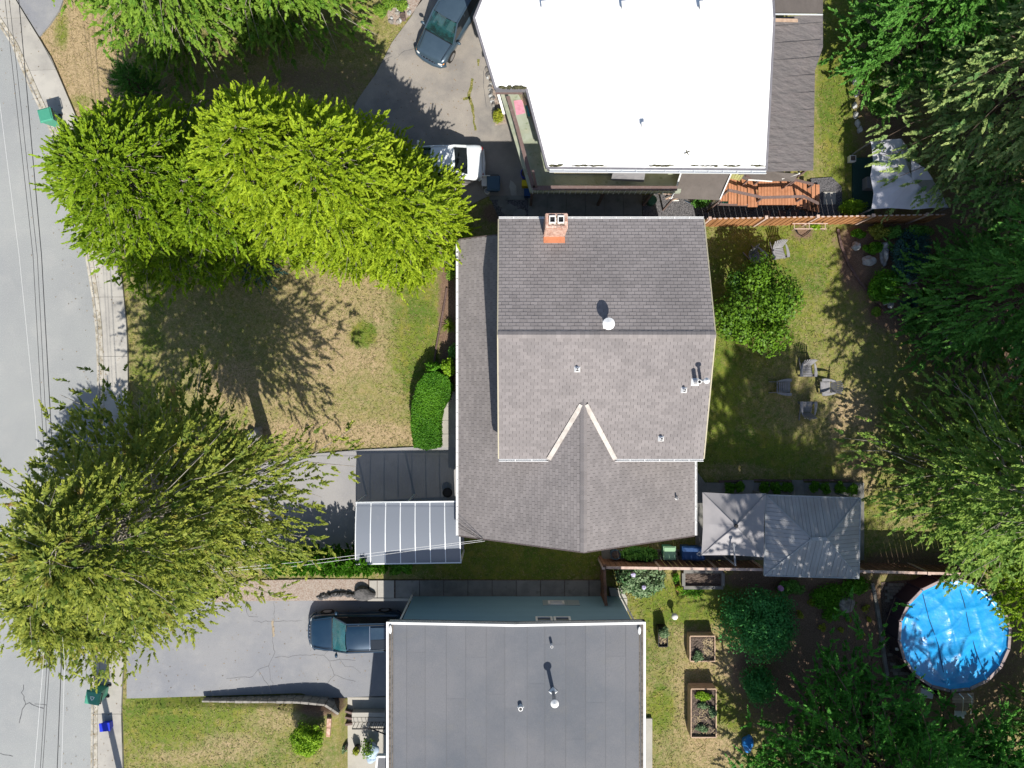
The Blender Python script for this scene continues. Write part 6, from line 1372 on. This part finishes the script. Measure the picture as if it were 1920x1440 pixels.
# --- the yellow-green cedars over the front lawn
CED = dict(shape=.42, up=.4, droop=.3, pup=.28, pout=.5, pside=.5, pn=.34, jit=.09, fanw=.25, plume=.6, belly=.2, rough=.12, twigs=9, nleaf=33, smin=.42, lw=.42, leaf=.125, flat=.55)
conifer('cedar_tree', 'yellow-green cedar overhanging the road and sidewalk', 372, 404, 9.4, 4.5, 'leaf_lime_dark', 'limb_pale', 11, z0=.8, nb=480, **CED)
conifer('cedar_tree', 'lower darker cedar filling in behind the one over the sidewalk', 478, 424, 8.6, 3.2, 'leaf_lime_dark', 'limb_pale', 15, z0=.8, nb=280, **CED)
conifer('cedar_tree', 'tallest bright yellow-green cedar, second from the road in the row', 603, 388, 11.8, 3.5, 'leaf_lime', 'limb_pale', 12, z0=.8, nb=470, **CED)
conifer('cedar_tree', 'bright yellow-green cedar third from the road in the row', 690, 408, 11.2, 3.6, 'leaf_lime', 'limb_pale', 14, z0=.8, nb=440, **CED)
conifer('cedar_tree', 'bright yellow-green cedar beside the grey-shingled house', 768, 434, 8.0, 3.2, 'leaf_lime', 'limb_pale', 13, z0=.6, nb=390, **CED)
# --- green cedars at the top
GRN = dict(shape=.45, up=.35, droop=.45, pup=.1, pout=.6, pside=.6, pn=.2, plume=.62, jit=.2, leaf=.15, rough=.2, lw=.42, twigs=14, nleaf=28, flat=.5, fanw=.5)
conifer('cedar_tree', 'leafy green cedar at the top between sidewalk and driveway', 375, 22, 11, 4.2, 'leaf_mid', 'limb_pale', 21, z0=1.0, nb=210, **GRN)
conifer('cedar_tree', 'green cedar at the top edge nearest the driveway', 545, -10, 11, 3.9, 'leaf_mid', 'limb_pale', 22, z0=1.2, nb=200, **GRN)
conifer('cedar_tree', 'green cedar just reaching in over the corner of the street apron', 200, -110, 8, 3.8, 'leaf_mid', 'limb_pale', 23, z0=1.2, nb=130, **GRN)
# --- big open trees over the road at lower left
OPN = dict(up=.3, droop=.35, pup=.1, pout=.7, pside=.5, pn=.2, flat=.5, plume=.6, leaf=.135, lw=.36, smin=.3, rough=.27, fanw=.5)
conifer('conifer_tree', 'large olive-green conifer with bare limbs, its trunk shadow across the lawn', 506, 850, 16.6, 5.3, 'leaf_olive', 'limb_pale', 31, z0=6.0, nb=230, twigs=21, nleaf=25, shape=.42, jit=.24, lean=(-.9, -1.6), gap=[(.95, .7, .45, .42), (1.7, .5, .85, .68), (-1.57, .8, .4, .5)], **OPN)
conifer('conifer_tree', 'wide olive-green conifer covering the road beside the asphalt driveway', 312, 1036, 8.4, 4.5, 'leaf_olive', 'limb_pale', 32, z0=1.8, nb=200, twigs=20, nleaf=25, shape=.42, jit=.3, lean=(-1.6, -.2), gap=[(-1.2, .45, .5, .8)], **OPN)
# --- the wood on the right
FIR = dict(up=.3, droop=.4, pup=.1, pout=.65, pside=.45, pn=.2, plume=.62, leaf=.15, lw=.42, jit=.3, rough=.22, flat=.55, nleaf=26, fanw=.5)
conifer('fir_tree', 'rounded green tree beside the shaded strip at the top', 1655, 110, 9.5, 3.2, 'leaf_deep', 'bark', 41, z0=.6, nb=270, shape=.45, up=.5, droop=.3, pup=.3, pn=.4, plume=.6, lw=.42, leaf=.15, nleaf=30)
conifer('fir_tree', 'big fir with pale sunlit tips above the party tent', 1800, 240, 17, 5.3, 'leaf_fir_pale', 'bark', 42, z0=2.2, nb=240, twigs=20, shape=.6, **FIR)
conifer('fir_tree', 'tall fir at the right edge, level with the board fence', 1880, 400, 17, 4.4, 'leaf_fir', 'bark', 43, z0=2.0, nb=150, twigs=18, shape=.65, **FIR)
conifer('dead_conifer', 'rust-brown dead conifer branch mass in the top corner', 1800, 60, 7, 1.9, 'leaf_dead', 'limb_pale', 44, z0=4, nb=80, shape=.4, up=.3, droop=.3, leaf=.13)
conifer('fir_tree', 'dark fir in deep shade behind the rock bed', 1800, 570, 18, 4.0, 'leaf_deep', 'bark', 45, z0=1.0, nb=210, twigs=18, shape=.6, **FIR)
conifer('cedar_tree', 'broad sunlit cedar leaning over the back lawn', 1772, 885, 19, 4.5, 'leaf_cedar', 'limb_pale', 46, z0=1.2, nb=250, twigs=19, shape=.5, **FIR)
conifer('cedar_tree', 'second sunlit cedar at the right edge behind the lawn', 1890, 810, 17, 4.2, 'leaf_cedar', 'limb_pale', 53, z0=1.6, nb=170, twigs=17, shape=.6, **FIR)
conifer('cedar_tree', 'bright yellow-green cedar leaning over the blue pool', 1905, 1060, 12, 3.4, 'leaf_lime_dark', 'bark', 47, z0=1.6, nb=280, **CED)
PIN = dict(up=.45, droop=.2, pup=.4, pout=.5, pside=.4, pn=.35, plume=.75, leaf=.15, lw=.38, flat=.8, jit=.2, rough=.2)
conifer('pine_tree', 'huge dark green pine below the round pool', 1568, 1392, 22, 6.1, 'leaf_pine', 'bark', 48, z0=.8, nb=560, twigs=9, nleaf=36, dens_low=2.0, shape=.45, gap=[(3.0, .7, .2, .8), (.75, .75, .4, .68)], **PIN)
conifer('pine_tree', 'low spreading dark pine in the bottom right corner', 1770, 1440, 5.2, 4.2, 'leaf_pine', 'bark', 49, z0=.6, nb=260, nleaf=26, shape=.5, **PIN)
conifer('pine_tree', 'very tall pine below the frame edge, shading the canopies', 1660, 1650, 29, 5.2, 'leaf_pine', 'bark', 54, z0=9, nb=170, nleaf=22, shape=.5, **PIN)
conifer('fir_tree', 'slim fir on the right edge below the pool', 1960, 1330, 8, 2.6, 'leaf_fir', 'bark', 50, z0=1, nb=90, twigs=16, shape=.65, **FIR)
conifer('spruce_tree', 'small blue-green spruce below the cedar row', 495, 497, 1.9, 1.1, 'leaf_teal', 'bark', 51, z0=.2, nb=90, twigs=7, nleaf=20, leaf=.08, plume=.4, shape=.8, up=.2, droop=.1, cat='spruce')
conifer('cypress_tree', 'small dark upright conifer between the two cedar groups', 290, 188, 3.0, .95, 'leaf_deep', 'bark', 52, z0=.1, nb=170, twigs=7, nleaf=20, leaf=.08, plume=.4, shape=.45, up=.9, droop=.1, pup=.8)

ORD = ['first', 'second', 'third', 'fourth', 'fifth', 'sixth', 'seventh', 'eighth', 'ninth']
# --- shrubs
bush('glossy_tree', 'round glossy-leaved tree between house wall and lawn chairs', 1394, 586, 1.75, 2.15, 3.6, 'leaf_gloss', 14000, .13, 61, cat='tree', lumps=30, lumpr=.33, shell=.95, zc=2.1, trunk=.1)
bush('clipped_bush', 'round lime-green clipped bush on the lower front grass', 584, 1372, .86, .9, 1.35, 'leaf_boxlime', 9000, .075, 62, lumps=90, lumpr=.22, shell=.85)
bush('round_shrub', 'big round dark green shrub beside the square raised bed', 1405, 1155, 2.1, 1.95, 2.3, 'leaf_sea', 19000, .10, 63, lumps=90, lumpr=.26, shell=.82)
bush('dark_shrub', 'dark blue-green shrub below the big round one', 1412, 1272, 1.0, 1.1, 1.5, 'leaf_sea', 6000, .10, 64, lumps=50)
bush('rock_bed_shrub', 'bright green shrub at the tip of the rock bed', 1650, 540, .95, .95, 1.0, 'leaf_bushgreen', 7000, .09, 65, lumps=45)
bush('rock_bed_shrub', 'green shrub with yellow tips in the middle of the rock bed', 1745, 505, .8, .8, 1.2, 'leaf_bushgreen', 5000, .09, 66, lumps=40)
bush('rock_bed_shrub', 'olive shrub just below the fence in the rock bed', 1641, 438, .6, .45, .9, 'leaf_olive', 3000, .08, 67, lumps=30)
bush('rock_bed_shrub', 'dark green shrub beside the white boulder', 1632, 468, .55, .4, .6, 'leaf_bushgreen', 2500, .08, 68, lumps=30)
bush('rock_bed_shrub', 'very dark shrub mass at the centre of the rock bed', 1694, 482, 1.1, 1.4, 1.5, 'leaf_teal', 9000, .09, 69, lumps=50)
for i, (x, y_, rx, ry, h_, m_, lab) in enumerate(((1732, 560, .7, .6, .7, 'leaf_bushgreen', 'loose green shrub right of the spiky blue-green plant'), (1712, 612, .8, .45, .5, 'leaf_deep', 'low dark shrub under the spiky blue-green plant'), (1680, 520, .5, .5, .6, 'leaf_sea', 'bluish shrub between boulders in the rock bed'), (1606, 440, .4, .25, .35, 'leaf_bushgreen', 'tiny green plant at the fence end of the rock bed'), (1755, 590, .9, .7, .8, 'leaf_deep', 'dark shrub low in the rock bed under the fir'), (1668, 440, .6, .4, .9, 'leaf_deep', 'dark shrub against the fence behind the rock bed'), (1710, 440, .8, .4, 1.1, 'leaf_deep', 'broad dark shrub against the fence below the party tent'), (1640, 585, .25, .25, .3, 'leaf_mid', 'little green tuft on the rock bed edging'), (1640, 200, .6, .9, .8, 'leaf_deep', 'dark green shrub behind the white edging stones'), (1632, 150, .5, .7, .7, 'leaf_mid', 'green shrub beside the upper white edging stones'))):
    bush('rock_bed_shrub', lab, x, y_, rx, ry, h_, m_, 2600, .08, 200 + i)
spiky('spiky blue-green plant at the low edge of the rock bed', 1703, 573, .85, 150, 'leaf_spiky', 3, w=.022)
bush('fence_shrub', 'yellow-green round shrub beside the gravel near the tent', 1590, 392, .75, .45, .9, 'leaf_boxlime', 4000, .07, 70)
bush('deck_shrub', 'yellow-green shrub at the deck corner by the driveway', 935, 222, .3, .42, .7, 'leaf_yellow', 2200, .06, 71)
bush('rockery_shrub', 'upper low green shrub in the top rockery', 733, 8, .5, .45, .5, 'leaf_mid', 2500, .06, 72)
bush('rockery_shrub', 'round green shrub between rocks in the top rockery', 754, 14, .35, .35, .5, 'leaf_mid', 1800, .06, 73)
bush('rockery_shrub', 'lowest green shrub in the top rockery', 715, 26, .45, .4, .5, 'leaf_mid', 2500, .06, 74)
bush('dark_red_shrub', 'dark purple shrub poking out below the brown tarpaulin', 1312, 381, .55, .4, .7, 'leaf_deepred' if 'leaf_deepred' in M else 'leaf_deep', 2500, .06, 75)
bush('wall_shrub', 'mid-green shrub under the left eave by the cedar', 850, 500, .38, .9, 1.1, 'leaf_mid', 4000, .09, 76)
bush('wall_shrub', 'bushy dark shrub under the left eave in the middle', 852, 660, .32, .45, .8, 'leaf_deep', 2400, .08, 77)
spiky('strappy yellow-green plant by the thin brown edging', 842, 612, .55, 70, 'leaf_yellow', 5, w=.018)
bush('entry_shrub', 'bright-leaved shrub at the top end of the clipped hedge', 843, 693, .38, .6, 1.3, 'leaf_boxlime', 3000, .10, 78)
bush('entry_shrub', 'darker shrub at the top end of the clipped hedge', 815, 690, .5, .3, 1.1, 'leaf_bushgreen', 2600, .08, 79)
# clipped curved hedge
hd = thing('clipped_hedge', 'clipped curved green hedge beside the front path', 'hedge', tuple(W(805, 770, 0)))
rs = np.random.RandomState(8); HP = [(776, 838), (771, 800), (772, 760), (782, 722), (797, 701), (818, 697), (838, 706), (848, 724), (842, 745), (828, 768), (824, 795), (825, 838), (800, 843)]
hz = 1.1; hw = [tuple(W(x, y, hz)[:2]) for x, y in HP]; cxh = np.mean([p[0] for p in hw]); n = 60000; X = rs.uniform(min(p[0] for p in hw), max(p[0] for p in hw), n); Y = rs.uniform(min(p[1] for p in hw), max(p[1] for p in hw), n); ok = inside(hw, X, Y); X, Y = X[ok][:15000], Y[ok][:15000]
Z = hz - np.abs(rs.normal(0, .07, len(X))) + .05 * np.sin(X * 5) * np.sin(Y * 4)
P_ = [np.stack([X, Y, Z], -1)]; N_ = [np.tile([0, 0, 1.0], (len(X), 1))]
for a, b in zip(hw, hw[1:] + hw[:1]):
    L_ = math.hypot(b[0] - a[0], b[1] - a[1]); k = int(L_ * 900); t = rs.rand(k); nx = (b[1] - a[1]) / L_; ny = -(b[0] - a[0]) / L_
    s_ = 1 if (nx * (a[0] - cxh)) + ny * (a[1] - hw[0][1]) > -9 else 1; P_.append(np.stack([a[0] + (b[0] - a[0]) * t, a[1] + (b[1] - a[1]) * t, rs.uniform(.05, hz, k)], -1) + rs.normal(0, .02, (k, 3))); N_.append(np.tile([nx, ny, .2], (k, 1)))
P_ = np.concatenate(P_); N_ = unit(np.concatenate(N_) + rs.normal(0, .5, P_.shape)); a_ = unit(np.cross(N_, rs.normal(0, 1, P_.shape))); b2 = np.cross(N_, a_); l = .06 * rs.uniform(.7, 1.3, len(P_)); V = leafbox(P_, a_, b2, l, l * .45)
npmesh('foliage', V, np.arange(len(V)).reshape(-1, 4), 'leaf_box', hd, attrs={'tint': np.clip(rs.uniform(-.15, .8, len(P_)) + .35 * np.sin(P_[:, 0] * 2.1 + 1) * np.sin(P_[:, 1] * 1.7), 0, 1)})
mb = MB(); mb.prism([(x * .97 + cxh * .03, y) for x, y in hw], .02, hz - .12); mb.build('stems', mat('hedge_core', (.02, .035, .01), .95), hd)
# laurel hedge plants in a row below the carport
for i, x in enumerate((538, 561, 583, 605, 628, 651, 674, 697, 720)):
    conifer('hedge_cedar', ORD[i] + ' bright green hedge cedar from the left in the row below the carport', x, 1041, 2.5 if i < 8 else 1.7, .5, 'leaf_bushgreen', 'bark', 80 + i, z0=.1, nb=75, twigs=7, nleaf=20, leaf=.085, lw=.38, plume=.42, shape=.5, up=.7, droop=.1, pup=.6, rough=.1, jit=.05, group='hedge cedars below the carport', cat='shrub')
for i, x in enumerate((742, 764)):
    bush('laurel_shrub', ('low laurel right of the last hedge cedar', 'low laurel at the end of the row, beside the side lawn')[i], x, 1062, .42, .4, .5, 'leaf_bushgreen', 2000, .1, 90 + i, lumps=22)
for i, (x, w) in enumerate(((1366, .3), (1384, .3), (1431, .33), (1452, .33), (1474, .33), (1523, .3), (1544, .3), (1571, .32), (1593, .35))):
    bush('box_shrub', ORD[i] + ' clipped green shrub from the left in the row above the canopies', x, 913 + (4 if i == 8 else 0), w * 1.05, .36, .5, 'leaf_box', 1700, .06, 100 + i, group='clipped shrubs above the canopies', lumps=30, lumpr=.3)
# plants in beds
hyd = bush('hydrangea', 'variegated hydrangea with lilac flower heads by the reddish fence', 1195, 1082, 1.45, 1.0, 1.1, 'leaf_varieg', 7500, .13, 120, lumps=70, lumpr=.25)
for i, (x, y_) in enumerate(((1187, 1076), (1188, 1079), (1207, 1101))):
    mb = MB(); mb.blob(W(x, y_, 1.15), (.11, .11, .09), i, 2, .3); mb.build('flower_head', 'lilac', hyd)
bush('dark_shrub', 'dark broad-leaved shrub behind the fence beside the green bin', 1196, 1034, 1.0, .4, .9, 'leaf_deep', 4000, .13, 121)
bush('ground_plant', 'leafy green patch around the brown boulder', 1560, 1118, 1.3, .75, .5, 'leaf_bushgreen', 5000, .09, 122, lumps=50, cat='plant')
bush('ground_plant', 'dark low shrub beside the pink flower', 1478, 1100, .8, .4, .6, 'leaf_deep', 3000, .08, 123, cat='plant')
bush('ground_plant', 'small green plant in the lower mulch near the boulder', 1555, 1150, .5, .4, .4, 'leaf_bushgreen', 1800, .08, 124, cat='plant')
bush('ground_plant', 'green leafy clump just under the gazebo corner', 1600, 1095, .7, .5, .5, 'leaf_bushgreen', 3000, .09, 125, cat='plant')
mb = MB(); mb.blob(W(1463, 1104, .45), (.16, .16, .12), 5, 2, .3); fl = mb.build('pink_flower', 'pink_flower'); tag(fl, 'single pink flower head in the mulch bed', 'flower'); mb = MB(); mb.tube([W(1463, 1104, .4), (W(1463, 1104, .45).x, W(1463, 1104, .45).y, 0)], .012, 5); mb.build('stem', 'leaf_mid', fl)
for i, (x, y_, s_) in enumerate(((1622, 1140, .22), (1628, 1160, .15), (1612, 1190, .2), (1500, 1150, .2), (1540, 1175, .2), (1590, 1160, .18), (1575, 1180, .14), (1470, 1125, .15), (1520, 1130, .2))):
    bush('seedling', 'small yellow-green seedling in the planted mulch', x, y_, s_, s_, .22, 'leaf_yellow', 260, .07, 140 + i, cat='plant', group='seedlings in the mulch bed', lumps=8, lumpr=.5)
def onbed(name, label, x, y_, rx, ry, h, m, n, leaf, seed, z): bush(name, label, x, y_, rx, ry, h, m, n, leaf, seed, cat='plant', z=z, lumps=20, lumpr=.4)
onbed('lettuce', 'bright green lettuces at the top end of the long raised bed', 1313, 1294, .42, .22, .25, 'leaf_boxlime', 1800, .07, 160, .55)
onbed('vegetable_plant', 'mid-green vegetables in the middle of the long raised bed', 1311, 1313, .35, .16, .2, 'leaf_varieg', 700, .07, 161, .55)
onbed('vegetable_plant', 'pale green vegetable at the lower end of the long raised bed', 1310, 1355, .3, .2, .2, 'leaf_varieg', 600, .07, 162, .55)
onbed('vegetable_plant', 'plant leaning over the side board of the long raised bed', 1330, 1325, .2, .3, .3, 'leaf_varieg', 600, .07, 163, .5)
onbed('vegetable_plant', 'dark green leaves in one corner of the square raised bed', 1304, 1224, .27, .3, .25, 'leaf_varieg', 1200, .07, 164, .5)
onbed('trailing_plant', 'trailing green plant filling the black trough', 1240, 1176, .3, .35, .35, 'leaf_varieg', 1500, .06, 165, .5)
onbed('pot_plant', 'lime-green leaves in the round clay pot', 1271, 1101, .17, .17, .2, 'leaf_boxlime', 500, .06, 166, .26)
onbed('pot_plant', 'yellow-green leaves in the dark porch pot', 664, 1417, .22, .22, .3, 'leaf_yellow', 500, .06, 167, LOW + .36)
onbed('pot_plant', 'mixed leaves in the pot nearest the round bush', 640, 1413, .22, .22, .3, 'leaf_varieg', 500, .06, 168, LOW + .36)
bush('grass_weeds', 'weedy green patch under the round dark shrub', 1300, 1110, .8, .35, .15, 'leaf_bushgreen', 900, .07, 169, cat='plant')
bush('young_plant', 'fresh green young plant tied to the wooden plant frame', 1524, 427, .3, .2, .6, 'leaf_boxlime', 500, .08, 170, cat='plant')
bush('bed_plant', 'small green plant in the concrete-edged vegetable bed', 1267, 1082, .2, .3, .3, 'leaf_bushgreen', 500, .07, 171, cat='plant')
bush('pot_tree', 'small leafy potted tree casting a feathery shadow by the porch', 686, 1408, .35, .4, 1.3, 'leaf_mid', 380, .09, 172, z=LOW, lumps=12, lumpr=.6, cat='plant')
# dry straw in the raised beds
rs = np.random.RandomState(77)
for (x0, x1, y0, y1, z, k, lab) in ((1318, 1338, 1196, 1238, .50, 160, 'dry straw lying in the square raised bed'), (1299, 1340, 1330, 1378, .58, 120, 'dry stalks lying in the long raised bed'), (1237, 1250, 1185, 1210, .5, 50, 'dry stalks in the black trough')):
    mb = MB()
    for i in range(k):
        p = W(rs.uniform(x0, x1), rs.uniform(y0, y1), z); a = rs.uniform(0, 6.28); q = p + Vector((math.cos(a), math.sin(a), rs.uniform(-.1, .2))) * rs.uniform(.06, .2); mb.bar(p + Vector((0, 0, .01)), q, .012, .008)
    o = mb.build('straw', mat('straw_' + str(x0), (.5, .4, .24), .9), kind='stuff'); tag(o, lab, 'straw')

# ------------------------------------------------------------------ utility pole, wires
def pole(label, px, py, h, trans=False):
    c = W(px, py, 0); o = thing('utility_pole', label, 'pole', (c.x, c.y, 0)); mb = MB(); mb.tube([(c.x, c.y, -.1), (c.x, c.y, h)], .17, 12, r1=.13); mb.build('post', 'pole_wood', o)
    mb = MB(); mb.bar((c.x - .9, c.y, h - .3), (c.x + .9, c.y, h - .3), .1, .1); mb.build('cross_arm', 'pole_wood', o)
    if trans: mb = MB(); mb.lathe((c.x + .35, c.y, h - 2.0), [(.24, 0), (.26, .1), (.26, .85), (.1, 1.0)], 16); mb.build('transformer', 'grey_paint', o)
    return c
pA = pole('wooden utility pole hidden under the olive-green conifers', 262, 1024, 7.2)
pB = pole('wooden utility pole below the frame edge, casting its shadow up the sidewalk', 242, 1510, 9.4, True)
def wire(label, pts, r, m, sag=.0):
    P = []
    for a, b_ in zip(pts, pts[1:]):
        a, b_ = Vector(a), Vector(b_)
        for i in range(12): t = i / 12; q = a.lerp(b_, t); q.z -= sag * 4 * t * (1 - t); P.append(q)
    P.append(Vector(pts[-1])); mb = MB(); mb.tube(P, r, 5); tag(mb.build('overhead_wire', m), label, 'wire')
zt = 7.2
wire('outermost of the dark wires over the road, nearest the trees', [W(30, -60, zt), W(78, 480, zt), W(108, 1020, zt), W(115, 1245, zt), W(105, 1500, zt)], .016, 'wire_dark')
wire('middle dark wire over the road', [W(11, -60, zt), W(70, 480, zt), W(98, 1020, zt), W(93, 1245, zt), W(76, 1500, zt)], .010, 'wire_dark')
wire('dark wire over the road closest to the pale one', [W(3, -60, zt), W(62, 480, zt), W(92, 1020, zt), W(88, 1245, zt), W(72, 1500, zt)], .010, 'wire_dark')
wire('thin pale wire over the road', [W(-20, 40, zt), W(36, 480, zt), W(66, 780, zt), W(84, 1020, zt), W(81, 1245, zt), W(60, 1500, zt)], .006, 'wire_pale')
wire('pale wire over the lower road beside the outermost dark one', [W(104, 1020, zt), W(121, 1245, zt), W(114, 1500, zt)], .006, 'wire_pale')
hk = W(905, 1012, 4.0)
wire('upper pale service wire running to the grey-shingled house', [(pA.x, pA.y, 7.0), W(560, 1054, 5.0), hk], .008, 'wire_pale')
wire('lower pale service wire running to the grey-shingled house', [(pA.x + .3, pA.y, 6.8), W(560, 1061, 4.9), hk + Vector((.1, -.08, -.1))], .008, 'wire_pale')
wire('dark service wire crossing the lower roof corner', [W(858, 980, 3.6), hk], .012, 'wire_dark')
wire('second dark service wire crossing the lower roof corner', [W(858, 988, 3.6), hk + Vector((.02, -.03, 0))], .010, 'wire_dark')
build_grass()
# fallen leaf litter in the gutter, on drives and flat roof edges
M['litter'] = mat("litter", (.20, .13, .05), .9, objvar=.5)
rs = np.random.RandomState(21); n = 1500; k = rs.choice([0, 0, 1, 1, 2, 3], n); kx = np.interp(rs.uniform(0, 1440, n), [p[1] for p in KERB], [p[0] for p in KERB])
yy = rs.uniform(0, 1440, n); kx = np.interp(yy, [p[1] for p in KERB], [p[0] for p in KERB]) + np.where(k == 0, rs.normal(2, 3, n), rs.normal(10, 45, n))
d2 = k == 2; kx[d2] = rs.uniform(240, 700, d2.sum()); yy[d2] = rs.uniform(1128, 1300, d2.sum()); d3 = k == 3; kx[d3] = rs.uniform(700, 900, d3.sum()); yy[d3] = rs.uniform(60, 360, d3.sum())
P = np.stack([(kx - 960) * PXM, (720 - yy) * PXM], -1); Zl = np.where(d2, -.95 * np.clip((P[:, 0] + 19.6) / 12.5, 0, 1) + .045, np.where(d3, .034, .13)); onroad = P[:, 0] < np.interp(-P[:, 1], [-W(*p).y for p in KERB], [W(*p).x for p in KERB]); Zl = np.where(onroad & ~d2 & ~d3, .03, Zl)
a = rs.uniform(0, 6.28, n); l = rs.uniform(.015, .04, n); V = np.stack([np.stack([P[:, 0] + np.cos(a + q) * l, P[:, 1] + np.sin(a + q) * l, Zl + .004 * (q > 1)], -1) for q in (0, 1.9, 3.6)], 1).reshape(-1, 3)
npmesh('leaf_litter', V, np.arange(3 * n).reshape(-1, 3), 'litter', attrs={'var': rs.rand(n)}, kind='stuff')
scene.cycles.seed = 3
